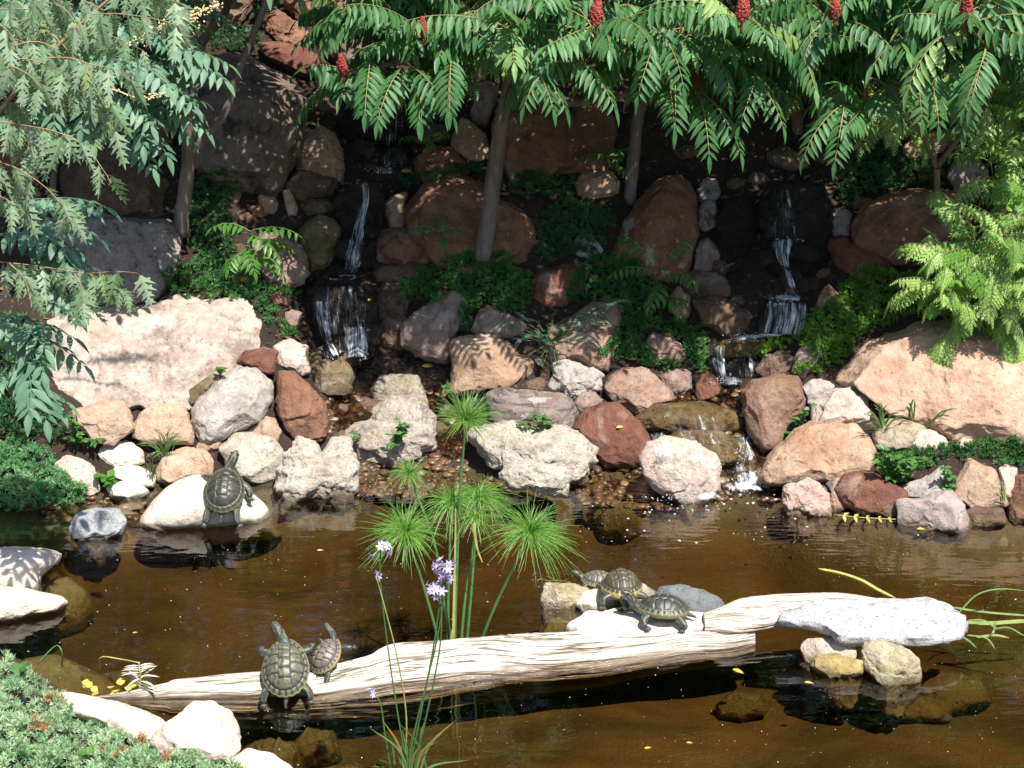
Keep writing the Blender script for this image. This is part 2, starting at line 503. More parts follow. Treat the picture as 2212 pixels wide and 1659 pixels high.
mud = m.mix(m.math('MULTIPLY', m.ramp(n1, 0.45, 0.7), 0.5), mud, (0.13, 0.10, 0.042))
mud = m.mix(m.math('MULTIPLY', m.ramp(n2, 0.55, 0.7), 0.35), mud, (0.10, 0.085, 0.03))
col = m.mix(m.ramp(sp.outputs[2], -0.03, 0.03), mud, soil)
gmat = m.done(m.pbsdf(col, 0.9, m.bump(m.math('ADD', n2, n3), 0.8, 0.02), 0.3))
tag(gb.build('ground', gmat), 'dark soil slope behind the pond and brown pond bed', None, None, 'structure')

# pond water: a closed body with a reflecting skin and brown water inside
wb = MB()
x0, x1, y0, y1, zb = -9.0, 9.0, 0.5, 9.6, -1.0
wb.add([(x0, y0, 0), (x1, y0, 0), (x1, y1, 0), (x0, y1, 0), (x0, y0, zb), (x1, y0, zb), (x1, y1, zb), (x0, y1, zb)],
       [(0, 1, 2, 3), (7, 6, 5, 4), (0, 4, 5, 1), (1, 5, 6, 2), (2, 6, 7, 3), (3, 7, 4, 0)])
m = NM('brown_pond_water')
pos = m.n("NewGeometry").outputs["Position"]
sp = m.n("SeparateXYZ"); m.set(sp.inputs[0], pos)
w1 = m.noise(m.scalev(pos, (1.6, 6.0, 1)), 2.0, 2, 0.45, None, 0.5)
w2 = m.noise(m.scalev(pos, (2.0, 10, 1)), 3.4, 2, 0.4, None, 0.5)
fallc = PZ(1600, 1050, 0)
dv = m.n("VectorMath", operation='DISTANCE'); m.set(dv.inputs[0], pos); dv.inputs[1].default_value = tuple(fallc)
near = m.math('SUBTRACT', 1.0, m.ramp(dv.outputs["Value"], 0.1, 1.3))
hgt = m.math('ADD', m.math('MULTIPLY', w1, 0.6), m.math('MULTIPLY', w2, m.math('ADD', 0.10, m.math('MULTIPLY', near, 0.9))))
nrm = m.bump(hgt, 0.26, 0.014)
gl = m.n("BsdfGlossy"); gl.inputs["Roughness"].default_value = 0.03; m.set(gl.inputs["Normal"], nrm); gl.inputs[0].default_value = (1, 1, 1, 1)
tr = m.n("BsdfTransparent"); tr.inputs[0].default_value = (0.96, 0.93, 0.88, 1)
fr = m.n("Fresnel"); fr.inputs["IOR"].default_value = 1.54; m.set(fr.inputs["Normal"], nrm)
mxs = m.n("MixShader"); m.set(mxs.inputs[0], m.math('MULTIPLY', fr.outputs[0], 1.15, clamp=True))
m.t.links.new(tr.outputs[0], mxs.inputs[1]); m.t.links.new(gl.outputs[0], mxs.inputs[2])
va = m.n("VolumeAbsorption"); va.inputs["Color"].default_value = (0.74, 0.61, 0.31, 1); va.inputs["Density"].default_value = 4.6
tag(wb.build('pond_water', m.done(mxs.outputs[0], va.outputs[0]), smooth=False), 'still brown pond water mirroring rocks and trees', None, None, 'structure')

# ---------------------------------------------------------------- rocks
def ico(level):
    bm = bmesh.new(); bmesh.ops.create_icosphere(bm, subdivisions=level, radius=1.0)
    v = np.array([x.co[:] for x in bm.verts]); f = np.array([[y.index for y in x.verts] for x in bm.faces])
    bm.free()
    return v / np.linalg.norm(v, axis=1)[:, None], f


ICO = {k: ico(k) for k in (3, 4, 5, 6, 7)}
SHAPES = {  # facets, facet depth, fbm amplitude, ridge amplitude, boxiness
    'ang': (24, 0.70, 0.050, 0.028, 0.74), 'round': (16, 0.80, 0.050, 0.020, 0.84), 'smooth': (6, 0.92, 0.028, 0.0, 0.95),
    'crag': (14, 0.76, 0.090, 0.080, 0.76), 'block': (14, 0.70, 0.040, 0.022, 0.62), 'flat': (8, 0.85, 0.045, 0.02, 0.7)}
BV_V, BV_F, BV_N = [], [], [0]
ROCK_BVH = {}
_rock_id = [0]


def poly_radius(poly, phi):
    """radius of a star-shaped outline at the angles phi"""
    a = poly; b = np.roll(poly, -1, axis=0)
    d = np.stack([np.cos(phi), np.sin(phi)], -1)
    e = b - a
    den = d[:, None, 0] * e[None, :, 1] - d[:, None, 1] * e[None, :, 0]
    den = np.where(np.abs(den) < 1e-9, 1e-9, den)
    t = (a[None, :, 0] * e[None, :, 1] - a[None, :, 1] * e[None, :, 0]) / den
    u = (a[None, :, 0] * d[:, None, 1] - a[None, :, 1] * d[:, None, 0]) / den
    t = np.where((u >= -1e-6) & (u <= 1 + 1e-6) & (t > 0), t, 0)
    return t.max(1)


def rock(name, label, mat, shape, poly, th=0.85, dY=0.0, lvl=None, w=0, zmin=0.0, sunk=None, grp='rocks around the pond and cascades', seed=None, bvh=True):
    _rock_id[0] += 1
    sd = seed if seed is not None else _rock_id[0] * 13
    r = np.random.default_rng(sd)
    pl = np.asarray(poly, float).reshape(-1, 2)
    x, y = pl[:, 0], pl[:, 1]
    x2, y2 = np.roll(x, -1), np.roll(y, -1)
    cr = x * y2 - x2 * y; A = cr.sum() / 2
    cx, cy = ((x + x2) * cr).sum() / (6 * A), ((y + y2) * cr).sum() / (6 * A)
    A = abs(A)
    base = ground_hit(cx, y.max() - 1.5, zmin)[0]
    half = math.sqrt(A) / 2 * mpp(base)
    D = th * half
    Yc = base[1] + 0.5 * D + dY
    C = P(cx, cy, Yc)
    s = mpp(C)
    tow = CAMP - C; tow /= np.linalg.norm(tow)
    up = np.cross(tow, RIGHT); up /= np.linalg.norm(up)
    rt = np.cross(up, tow)
    n = math.sqrt(A)
    if lvl is None: lvl = 7 if n > 190 else 6 if n > 62 else 5
    loc = np.stack([(x - cx), -(y - cy)], -1) * s
    nf, fd, am, ra, bx = SHAPES[shape]
    nrmF = r.normal(size=(nf, 3)); nrmF /= np.linalg.norm(nrmF, axis=1)[:, None]; nrmF[:, 2] = np.abs(nrmF[:, 2])
    nrmF /= np.linalg.norm(nrmF, axis=1)[:, None]
    dF = r.uniform(fd, 1.0, nf)

    def shape_at(u, detail):
        rho = np.hypot(u[:, 0], u[:, 1]); phi = np.arctan2(u[:, 1], u[:, 0])
        R = poly_radius(loc, phi) * 1.05
        # round the traced corners a little
        for k in (0.09, -0.09): R = R * 0.78 + 0.22 * 1.05 * poly_radius(loc, phi + k)
        cd = np.maximum(u @ nrmF.T, 1e-4)
        f = np.minimum(1.0, (dF[None] / cd).min(1))
        f = f + (1 - f) * 0.45 * (rho ** 8)
        rr = rho ** bx
        q = np.stack([R * np.cos(phi) * rr, R * np.sin(phi) * rr, D * np.sign(u[:, 2]) * np.abs(u[:, 2]) ** max(0.8, bx)], -1) * f[:, None]
        lean = 0.15 if w else 0.6 if name == 'boulder' else 0.38
        q[:, 2] += lean * D * (np.clip(-q[:, 1] / half, -1.6, 1.2) - 0.8)
        neg = q[:, 1] < 0
        q[neg, 1] *= (1.45 if w else 1.12)
        if detail:
            un = q / (np.linalg.norm(q, axis=1)[:, None] + 1e-9)
            pp = q / half
            off = sd * 1.37
            disp = am * fbm(pp * 1.5 + off, 6, sd % 97, 0.55)
            if ra:
                disp = disp + ra * (ridged(pp * 1.9 + off, 5, sd % 89) - 0.9)
                disp = disp - (ra * 1.1) * np.clip(vnoise(pp * 5.5 + off, 5) - 0.25, 0, 1)
            # a few cracks and ledges
            cd_ = r.normal(size=3) * np.array([0.5, 1.0, 0.6]); cd_ /= np.linalg.norm(cd_)
            g_ = pp @ cd_ * 0.75 + 0.5 * fbm(pp * 0.9 + off + 9, 4, 7) + r.uniform()
            cr_ = np.abs(g_ - np.floor(g_) - 0.5)
            led = (g_ - np.floor(g_)) - 0.5
            disp = disp - 0.045 * np.exp(-(cr_ / 0.02) ** 2) * np.clip(0.6 + 1.4 * vnoise(pp * 1.3 + off, 3), 0, 1) + 0.035 * np.tanh(led * 25) * np.exp(-(cr_ / 0.22) ** 2)
            q = q + un * (disp * half)[:, None]
        return q[:, :1] * rt + q[:, 1:2] * up + q[:, 2:] * tow

    u, f = ICO[lvl]
    V = shape_at(u, True)
    W = V + C
    if sunk is not None:                                   # lies on the pond bed, top under the surface
        W[:, 2] = np.interp(W[:, 2], [W[:, 2].min(), W[:, 2].max()], [-0.30, sunk])
    elif w:                                                # stands in the water: its foot spreads to the bed
        lo = W[:, 2].min()
        if lo < -0.012:
            k = W[:, 2] < -0.01
            t = np.clip((W[k, 2] + 0.01) / (lo + 0.01), 0, 1)
            W[k, :2] = C[:2] + (W[k, :2] - C[:2]) * (1.0 / np.sqrt(1.0 - 0.93 * t * t))[:, None] ** 0.6
            W[k, 2] = -0.01 - t * max(0.15, min(-lo, 0.25))
    mb = MB(); mb.add(W, None, f)
    ob = mb.build(name, MAT[mat], origin=(C[0], C[1], base[2]))
    tag(ob, label, 'boulder' if name == 'boulder' else 'stone' if name == 'stone' else 'rock', grp)
    if bvh:
        u4, f4 = ICO[4]
        V4 = shape_at(u4, False) + C
        BV_V.append(V4); BV_F.append(f4 + BV_N[0]); BV_N[0] += len(V4)
        ROCK_BVH[ob.name] = BVHTree.FromPolygons([tuple(a) for a in V4], [tuple(a) for a in f4.tolist()])
    return ob


ROCKS = [
 # --- top of the slope
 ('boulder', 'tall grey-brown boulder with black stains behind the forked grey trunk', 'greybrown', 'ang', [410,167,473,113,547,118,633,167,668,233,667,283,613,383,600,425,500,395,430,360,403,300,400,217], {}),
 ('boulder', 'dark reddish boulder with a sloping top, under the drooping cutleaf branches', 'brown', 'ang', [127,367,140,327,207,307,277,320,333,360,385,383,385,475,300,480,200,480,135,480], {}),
 ('rock', 'dull red rock at the picture edge under the hanging twigs', 'redbrown', 'ang', [-40,250,60,245,80,300,77,390,-40,410], {}),
 ('rock', 'orange-red rock showing between the blue-green leaflets', 'redbrown', 'ang', [313,260,350,240,377,277,375,307,337,320], {}),
 ('rock', 'long dark red rock lying on top of the tall grey-brown boulder', 'red', 'ang', [560,93,640,90,700,130,692,168,640,162,570,122], {}),
 ('rock', 'knobbly orange rock at the very top beside the thin leaning stem', 'redbrown', 'crag', [575,30,600,20,640,48,672,75,662,97,600,95,572,60], {}),
 ('rock', 'small pinkish rock at the top between two grey stems', 'red', 'ang', [474,45,498,36,513,60,505,78,476,74], {}),
 ('rock', 'lumpy tan rock dappled by sun beside the upper waterfall', 'tan', 'crag', [652,290,690,272,725,298,744,350,737,388,690,395,648,378,638,335], {}),
 ('rock', 'dark brown rock tucked under the lumpy tan rock', 'brown', 'ang', [610,395,640,365,690,372,738,388,727,422,650,434,613,427], {}),
 ('stone', 'small upright orange stone standing above the mid cascade', 'peach', 'block', [610,412,626,407,643,448,641,464,621,467], {}),
 ('stone', 'dark wet reddish stone beside the head of the mid cascade', 'brown', 'ang', [642,445,668,428,718,432,728,455,700,468,655,468], {}),
 ('rock', 'yellowish knobbly boulder in shade beside the mid cascade', 'mossy', 'round', [641,510,660,480,690,465,725,473,740,500,732,540,702,578,668,582,645,552], {}),
 ('rock', 'pinkish pitted rock under the young green sumac shoot', 'pinkgrey', 'crag', [543,530,570,503,610,503,647,530,664,570,657,602,620,617,570,607,548,577], {}),
 ('stone', 'small pink stone in dark shade above the juniper mat', 'tan', 'ang', [556,420,585,412,602,440,592,462,562,458], {}),
 ('boulder', 'grey-pink boulder with black spots at the foot of the forked trunk', 'greyspot', 'block', [100,490,130,468,210,459,300,464,370,470,395,500,401,560,387,610,350,642,270,658,200,642,110,595,96,540], {}),
 # --- left bank
 ('boulder', 'giant pale sandstone boulder dappled with leaf shadow', 'bigtan', 'block', [58,890,74,765,92,690,155,655,253,634,333,638,443,634,548,622,580,650,602,690,612,750,596,810,530,880,450,930,400,960,300,968,150,955,70,930], {'th': 0.75, 'dY': .22}),
 ('rock', 'large grey-white oval rock tilted beside the small red rock', 'grey', 'ang', [412,888,414,858,477,817,520,788,558,793,590,828,593,868,560,902,513,935,443,947,422,920], {}),
 ('rock', 'mossy dark rock wedged behind the grey-white oval rock', 'mossy', 'ang', [403,866,411,838,463,804,487,813,442,852,410,880], {'dY': -0.02}),
 ('rock', 'flat red rock resting between the giant pale boulder and striped rock', 'red', 'ang', [503,783,530,758,567,750,599,758,603,783,594,808,540,794], {'dY': -0.03}),
 ('rock', 'pinkish grey rock with red stripes above the red-brown tilted rock', 'pinkwhite', 'ang', [585,745,627,733,665,748,671,800,655,808,600,792], {}),
 ('rock', 'tall red-brown tilted rock with a mossy hollow beside the stream', 'redbrown', 'ang', [595,796,635,793,672,834,707,871,715,913,692,945,640,948,608,920,595,870], {}),
 ('rock', 'dark olive-brown rock at the foot of the wide waterfall', 'mossy', 'ang', [660,760,700,745,747,763,769,810,757,842,712,854,675,840], {}),
 ('rock', 'pink rock striped by fern shadow beneath the giant pale boulder', 'peach', 'ang', [151,886,213,866,267,868,282,900,292,925,245,955,198,950,158,920], {'dY': -.05}),
 ('rock', 'tan rock with worn ledges beneath the giant pale boulder', 'peach', 'ang', [288,942,300,901,327,870,397,873,409,903,427,936,422,962,333,956], {'dY': -.05}),
 ('stone', 'brownish triangular stone beside the grey-white oval rock', 'tan', 'ang', [543,935,575,893,596,903,610,935,602,957,550,952], {}),
 ('stone', 'small ochre stone peeping up behind the basking turtle', 'tan', 'round', [423,965,440,943,470,938,484,955,480,972,430,975], {}),
 ('rock', 'white rock at the grass edge, upper of a stacked white pair', 'cream', 'ang', [205,983,217,960,273,948,309,976,315,1000,267,1014,223,1010], {}),
 ('rock', 'white rock at the waterline, lower of a stacked white pair', 'cream', 'ang', [231,1028,253,1003,293,1003,335,1026,335,1052,283,1056], {}),
 ('stone', 'low cream stone half in the water below the stacked white pair', 'cream', 'round', [230,1052,262,1040,310,1048,323,1064,280,1078,238,1070], {'w': 1}),
 ('rock', 'rosy round rock hemmed by bright green juniper', 'pinkwhite', 'round', [118,1000,147,984,177,988,202,1010,216,1053,197,1066,160,1056,123,1025], {}),
 ('rock', 'peach-coloured flat-topped rock behind the basking turtle', 'peach', 'block', [336,1013,353,984,393,966,450,968,469,996,462,1035,417,1046,360,1046,335,1036], {}),
 ('rock', 'white pitted round rock beside the basking turtle', 'white', 'round', [472,966,507,938,547,933,593,948,614,980,612,1008,589,1033,550,1040,518,1030,488,1006], {}),
 ('rock', 'craggy white twin-peaked rock at the waterline beside the stream mouth', 'white', 'crag', [595,1035,613,983,653,951,687,958,697,978,715,943,745,943,759,975,772,1010,774,1047,740,1057,690,1063,640,1070,603,1062], {'w': 1}),
 ('rock', 'smooth cream rock in the water carrying the lone basking turtle', 'cream', 'smooth', [304,1117,338,1080,368,1050,420,1029,462,1029,532,1060,562,1085,582,1107,572,1121,480,1128,340,1130,306,1124], {'w': 1, 'th': 1.1}),
 ('stone', 'pale grey stone in the water off the bright juniper', 'bluegrey2', 'ang', [142,1138,165,1110,205,1096,255,1099,271,1125,263,1147,215,1162,158,1154], {'w': 1}),
 # --- left edge of the pond
 ('rock', 'white-topped rock at the pond edge with its olive flank under water', 'cream', 'smooth', [-60,1190,20,1182,90,1185,130,1196,120,1217,88,1237,82,1264,50,1276,0,1268,-60,1265], {'w': 1, 'th': 1.2}),
 ('rock', 'flat cream rock at the pond edge, pointed at its water end', 'cream', 'flat', [-60,1272,0,1267,60,1275,125,1288,143,1302,128,1315,60,1323,0,1333,-60,1338], {'w': 1, 'th': 1.2}),
 ('rock', 'long white rock on the near bank beside the log end', 'cream', 'flat', [120,1495,180,1501,253,1518,322,1540,360,1562,342,1594,290,1598,230,1566,148,1540], {'th': 1.1}),
 ('rock', 'big round white rock on the near bank by the foreground juniper', 'cream', 'round', [332,1588,391,1540,420,1513,457,1510,498,1540,517,1583,515,1615,499,1634,433,1648,360,1632,331,1606], {'th': 1.1}),
 ('rock', 'white rock cut off by the lower edge below the big round one', 'cream', 'flat', [490,1645,535,1618,577,1628,617,1648,650,1685,510,1710], {'th': 1.1}),
 ('stone', 'small pink stone sunk in the foreground juniper', 'pinkwhite', 'round', [95,1530,110,1514,130,1522,137,1545,120,1556,99,1550], {}),
 # --- centre
 ('boulder', 'massive red-brown boulder behind the slender sumac trunk', 'redbrown', 'ang', [868,460,905,413,938,375,965,366,1011,375,1055,398,1090,425,1140,448,1163,475,1168,520,1152,562,1050,580,950,565,880,505], {}),
 ('rock', 'tan wedge rock leaning on the massive red-brown boulder', 'tan', 'block', [822,445,850,422,882,415,872,470,870,492,840,490], {}),
 ('rock', 'red-brown rock under the tan wedge, beside the mid cascade', 'redbrown', 'ang', [798,540,813,498,880,485,927,500,953,540,942,572,860,577,803,570], {}),
 ('rock', 'flat brown ledge rock between cascade pool and dark juniper', 'brown', 'flat', [803,588,830,572,900,568,935,585,925,605,860,612,810,608], {}),
 ('rock', 'tan triangular rock leaning against the slender sumac trunk', 'tan', 'ang', [976,310,993,248,1011,256,1047,288,1062,327,1052,352,1015,342,983,320], {}),
 ('rock', 'greyish rock above the tan triangular rock', 'pinkgrey', 'ang', [1018,240,1032,185,1060,172,1078,198,1072,235,1052,275,1025,268], {}),
 ('rock', 'rough red-brown rock beside the upper waterfall pool', 'redbrown', 'crag', [891,347,915,320,975,313,990,333,1025,354,1015,380,940,395,898,380], {}),
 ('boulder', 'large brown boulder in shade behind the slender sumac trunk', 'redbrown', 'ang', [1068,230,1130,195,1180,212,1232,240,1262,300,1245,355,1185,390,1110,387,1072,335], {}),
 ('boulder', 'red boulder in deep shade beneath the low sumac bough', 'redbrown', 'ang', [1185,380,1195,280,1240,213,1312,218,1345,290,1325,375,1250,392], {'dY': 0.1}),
 ('rock', 'brown rounded rock with a pale patch, beneath the low sumac bough', 'tan', 'block', [1236,397,1261,372,1318,371,1347,393,1343,417,1288,432,1243,422], {}),
 ('stone', 'pale grey stone alone in the shaded juniper', 'grey', 'ang', [1230,530,1245,506,1275,500,1297,520,1305,547,1270,556,1233,550], {}),
 ('boulder', 'tall pointed red boulder with pale lichen patches', 'redlichen', 'ang', [1316,560,1338,490,1370,438,1400,393,1435,371,1472,376,1492,400,1507,440,1508,505,1494,588,1440,596,1375,582], {}),
 ('rock', 'dark brown rock beside the wide waterfall, upper of two', 'brown', 'round', [808,640,828,610,870,612,885,650,870,690,820,688], {}),
 ('rock', 'dark brown rock beside the wide waterfall, lower of two', 'brown', 'round', [813,705,840,678,880,682,892,720,870,755,825,745], {}),
 ('rock', 'pink-grey pointed rock with a dark undercut beside the stream', 'pinkgrey', 'ang', [869,742,869,698,923,658,981,621,1010,631,1014,660,998,690,987,735,980,780,965,788,923,774,895,756], {}),
 ('rock', 'grey rounded rock behind the cleft orange-brown rock', 'pinkgrey', 'ang', [1018,715,1038,671,1055,661,1091,671,1137,691,1142,722,1098,735,1048,735], {}),
 ('rock', 'orange-brown rock with a dark cleft and a hole at its end', 'tan', 'ang', [971,753,976,731,1028,721,1058,716,1093,738,1127,764,1133,778,1150,771,1167,786,1153,815,1137,829,1071,840,991,845,969,848,973,820,978,793], {}),
 ('rock', 'flat-topped red rock between two dark juniper mats', 'red', 'ang', [1143,650,1146,601,1168,578,1221,574,1265,561,1288,572,1275,605,1255,632,1218,660,1171,660], {}),
 ('boulder', 'pinkish cracked boulder behind the silvery shrub', 'pinkgrey2', 'ang', [1172,745,1180,700,1238,671,1285,654,1330,653,1346,686,1340,722,1330,757,1322,795,1280,806,1235,786,1192,772], {}),
 ('rock', 'pale grey-white lumpy rock beside the silvery shrub', 'grey', 'crag', [1186,842,1196,784,1225,773,1251,778,1287,794,1305,810,1297,838,1258,853,1221,856], {}),
 ('rock', 'pinkish grey rock with a pointed end above the shallow stream', 'pinkgrey2', 'ang', [1305,842,1316,808,1348,790,1388,790,1423,811,1460,846,1457,865,1421,879,1371,899,1343,884,1322,866], {}),
 ('rock', 'layered dark grey rock like old wood with white droppings', 'layer', 'flat', [1052,850,1088,834,1138,844,1211,851,1233,861,1244,896,1233,920,1198,925,1138,925,1066,918], {}),
 ('stone', 'small rounded stone wedged above the domed red rock', 'pinkgrey', 'round', [1236,870,1258,848,1285,848,1302,865,1297,887,1250,893], {}),
 ('rock', 'domed deep red rock standing in the shallow stream', 'red', 'round', [1234,925,1258,884,1298,866,1335,868,1367,901,1402,943,1396,993,1355,1007,1305,1007,1281,984,1262,945], {}),
 ('rock', 'grey-capped pitted rock on top of the cream crag', 'greyspot2', 'crag', [799,840,825,811,865,808,903,814,920,843,922,866,870,878,820,872], {'dY': -0.02}),
 ('rock', 'tall cream crag with a green weed in its hollow', 'white2', 'crag', [793,905,803,876,845,856,920,853,928,876,945,896,948,955,940,973,911,972,891,987,851,1000,808,997,759,984,749,943,766,916], {}),
 ('rock', 'broad white crag at the water behind the papyrus', 'white', 'crag', [1015,945,1026,921,1071,918,1105,911,1138,921,1181,921,1231,921,1270,940,1284,966,1278,1015,1251,1034,1215,1040,1105,1022,1068,1006,1048,985,1024,966], {}),
 ('rock', 'low white crag in front of the broad white crag', 'white', 'crag', [1079,1025,1100,1002,1150,993,1180,1003,1217,1008,1229,1030,1227,1058,1188,1060,1154,1050,1102,1046], {'w': 1, 'dY': -0.13}),
 ('rock', 'pinkish white rock with a pointed top at the cascade mouth', 'pinkwhite', 'ang', [1383,995,1398,958,1430,936,1457,938,1502,958,1547,983,1560,1010,1558,1047,1532,1074,1490,1078,1428,1048,1396,1022], {'w': 1}),
 # --- right side
 ('stone', 'grey stone beside the lichen boulder, upper of a small stack', 'greyspot', 'round', [1503,410,1520,386,1546,386,1557,415,1547,439,1510,433], {}),
 ('stone', 'grey stone beside the lichen boulder, middle of a small stack', 'greyspot', 'round', [1505,455,1518,430,1541,430,1551,460,1547,492,1525,499,1506,482], {}),
 ('stone', 'reddish stone beside the lichen boulder, bottom of a small stack', 'pinkgrey', 'ang', [1497,555,1508,520,1530,513,1560,545,1557,583,1500,586], {}),
 ('rock', 'dark wet boulder beside the narrow waterfall', 'wet', 'ang', [1555,560,1548,470,1570,430,1620,425,1648,470,1650,570,1610,590], {'dY': 0.1}),
 ('rock', 'square brown block above the narrow waterfall basin', 'brown', 'block', [1473,590,1510,580,1582,585,1603,610,1598,643,1500,645,1473,628], {}),
 ('rock', 'glossy brown rock with wet glints beside the narrow waterfall', 'brownwet', 'ang', [1496,650,1542,635,1598,648,1634,686,1640,712,1610,730,1568,728,1520,698], {}),
 ('stone', 'tan upright stone half hidden by the shaded compound leaves', 'tan', 'round', [1448,640,1465,618,1492,638,1490,682,1465,692,1448,668], {}),
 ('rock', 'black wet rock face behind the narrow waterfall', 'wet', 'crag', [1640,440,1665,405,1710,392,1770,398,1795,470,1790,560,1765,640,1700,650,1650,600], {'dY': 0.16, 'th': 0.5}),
 ('rock', 'dark wet domed rock split by the narrow waterfall', 'wet', 'round', [1636,690,1653,651,1688,641,1728,644,1759,668,1752,708,1720,725,1680,728,1640,718], {}),
 ('rock', 'wet ochre ledge carrying white foam', 'ochrewet', 'flat', [1536,748,1560,734,1600,730,1660,734,1684,752,1620,770,1556,770], {'dY': -0.06}),
 ('rock', 'black rock standing in for the shaded void under the ochre ledge', 'wet', 'ang', [1533,775,1560,765,1650,762,1660,800,1640,835,1575,835,1540,815], {'dY': 0.06}),  # fills an empty hollow; its shade is put into the black colour
 ('rock', 'dark brown wet rock under the juniper by the ochre ledge', 'brown', 'ang', [1628,800,1650,768,1690,758,1720,775,1715,815,1660,825], {}),
 ('rock', 'small reddish rock beside the wet domed rock', 'redbrown', 'ang', [1760,662,1773,630,1790,616,1817,635,1812,657,1780,675], {}),
 ('rock', 'red rock in shade below the big maroon boulder', 'red', 'ang', [1783,525,1820,508,1850,528,1902,543,1930,560,1925,603,1860,606,1808,575], {}),
 ('boulder', 'big maroon boulder in shade behind the feathery sumac', 'redbrown', 'round', [1836,487,1858,441,1902,415,1975,411,2044,418,2096,433,2084,505,2000,575,1930,567,1858,535], {}),
 ('stone', 'grey stone in shade beside the maroon boulder', 'greyspot', 'round', [1788,480,1800,454,1826,450,1840,465,1834,508,1800,508], {}),
 ('rock', 'brown slab at the head of the narrow waterfall', 'brown', 'flat', [1658,332,1695,313,1744,342,1748,360,1708,368,1660,352], {}),
 ('rock', 'pale grey rock deep behind the thin forked trunk', 'greyspot', 'round', [2047,380,2065,343,2100,333,2132,370,2132,414,2080,426], {}),
 ('rock', 'sun-flecked tan rock under the yellow-green leaves', 'tan', 'round', [1950,320,1985,285,2050,278,2070,310,2030,338,1970,340], {}),
 ('boulder', 'giant orange-tan boulder in full sun', 'orange', 'ang', [1760,818,1835,764,1908,718,1975,684,2050,686,2140,706,2240,736,2320,800,2320,1000,2140,1005,2048,1000,1975,960,1900,925,1850,890,1795,846], {'th': 0.7, 'dY': .16}),
 ('rock', 'upright pink rock poking out of the bright juniper', 'pinkgrey', 'round', [1711,802,1716,763,1740,743,1767,743,1777,765,1752,792,1735,816], {}),
 ('rock', 'big brown rock with a mossy top beside the cascade', 'redbrown2', 'block', [1595,843,1622,821,1682,811,1724,814,1737,853,1736,888,1710,917,1677,957,1652,964,1623,935,1603,888], {}),
 ('rock', 'small grey-white rock behind the pink double rock', 'grey', 'ang', [1728,835,1745,818,1775,816,1803,835,1795,868,1745,876], {}),
 ('rock', 'pink double-humped rock between two larger tan rocks', 'pinkwhite', 'ang', [1753,873,1783,848,1808,834,1835,834,1877,851,1890,886,1896,916,1842,925,1756,918], {}),
 ('boulder', 'large tan rock with a sunny top at the cascade mouth', 'tan2', 'ang', [1646,1022,1660,981,1708,934,1758,908,1815,894,1860,904,1894,941,1901,973,1878,1015,1822,1034,1775,1026,1708,1037,1660,1040], {}),
 ('rock', 'pale mossy rock behind the leafy weed', 'peach2', 'round', [1888,937,1913,906,1955,904,1998,923,1994,960,1930,978,1892,970], {}),
 ('rock', 'pinkish rounded rock against the giant orange-tan boulder', 'pinkwhite', 'round', [1958,957,1983,926,2025,928,2049,955,2043,982,1990,986], {}),
 ('stone', 'small pink stone in grass under the giant orange-tan boulder', 'pinkwhite', 'round', [2062,960,2080,945,2103,950,2107,970,2080,976], {}),
 ('rock', 'mottled pink and white rock at the waterline', 'pinkwhite2', 'crag', [1690,1075,1696,1054,1745,1031,1770,1048,1794,1073,1795,1102,1742,1108,1693,1102], {'w': 1}),
 ('stone', 'small tan stone touching the mottled pink and white rock', 'tan', 'ang', [1786,1080,1800,1060,1822,1072,1828,1095,1800,1104], {'w': 1}),
 ('stone', 'grey little stone behind the long red rock', 'greyspot', 'round', [1785,1045,1800,1028,1818,1035,1818,1060,1795,1064], {}),
 ('rock', 'long red rock at the waterline', 'red', 'block', [1805,1060,1823,1024,1848,1014,1892,1021,1957,1061,1958,1089,1925,1106,1858,1099,1810,1078], {'w': 1}),
 ('rock', 'pale triangular flat rock above the grey waterline block', 'grey', 'ang', [1945,1052,2008,1024,2036,1005,2051,1033,2041,1066,1995,1083,1950,1076], {}),
 ('rock', 'square tan block rock among weeds', 'tan', 'block', [2059,1068,2070,1020,2090,987,2142,1007,2160,1030,2175,1088,2108,1098], {}),
 ('rock', 'grey-pink flat-topped block at the waterline', 'pinkgrey3', 'block', [1938,1080,1985,1076,2025,1064,2055,1061,2084,1090,2095,1120,2090,1142,2010,1140,1943,1128], {'w': 1}),
 ('rock', 'narrow upright pale rock beside the square tan block', 'pinkwhite', 'block', [2158,1012,2175,1003,2197,1012,2200,1060,2182,1082,2165,1070], {}),
 ('rock', 'red-brown rock at the picture edge by the waterline', 'redbrown', 'ang', [2176,1060,2195,1020,2250,1020,2270,1110,2180,1125], {'w': 1}),
 ('rock', 'low dark rock under the square tan block', 'brown', 'flat', [2078,1105,2110,1092,2165,1098,2172,1128,2090,1135], {'w': 1}),
 ('rock', 'dark maroon wet rock beside the foaming drop', 'red', 'round', [1501,830,1520,798,1546,808,1561,840,1547,864,1505,869], {}),
 ('rock', 'reddish rock beside the pointed pinkish grey rock', 'pinkgrey', 'ang', [1423,812,1460,793,1496,803,1501,842,1475,854,1430,838], {}),
 ('rock', 'craggy pink rock among the juniper', 'pinkgrey2', 'crag', [1393,747,1408,720,1446,720,1477,750,1482,780,1450,792,1408,778], {}),
 ('rock', 'wet ochre rock washed by the shallow stream, upper of two', 'ochrewet', 'flat', [1368,905,1410,875,1520,868,1592,890,1612,920,1560,940,1480,940,1398,925], {'zmin': 0.03}),
 ('rock', 'wet orange-brown rock washed by the shallow stream, lower of two', 'ochrewet', 'flat', [1430,955,1470,930,1560,932,1610,958,1600,1000,1550,1005,1480,975], {'zmin': 0.0}),
 # --- behind the waterfalls
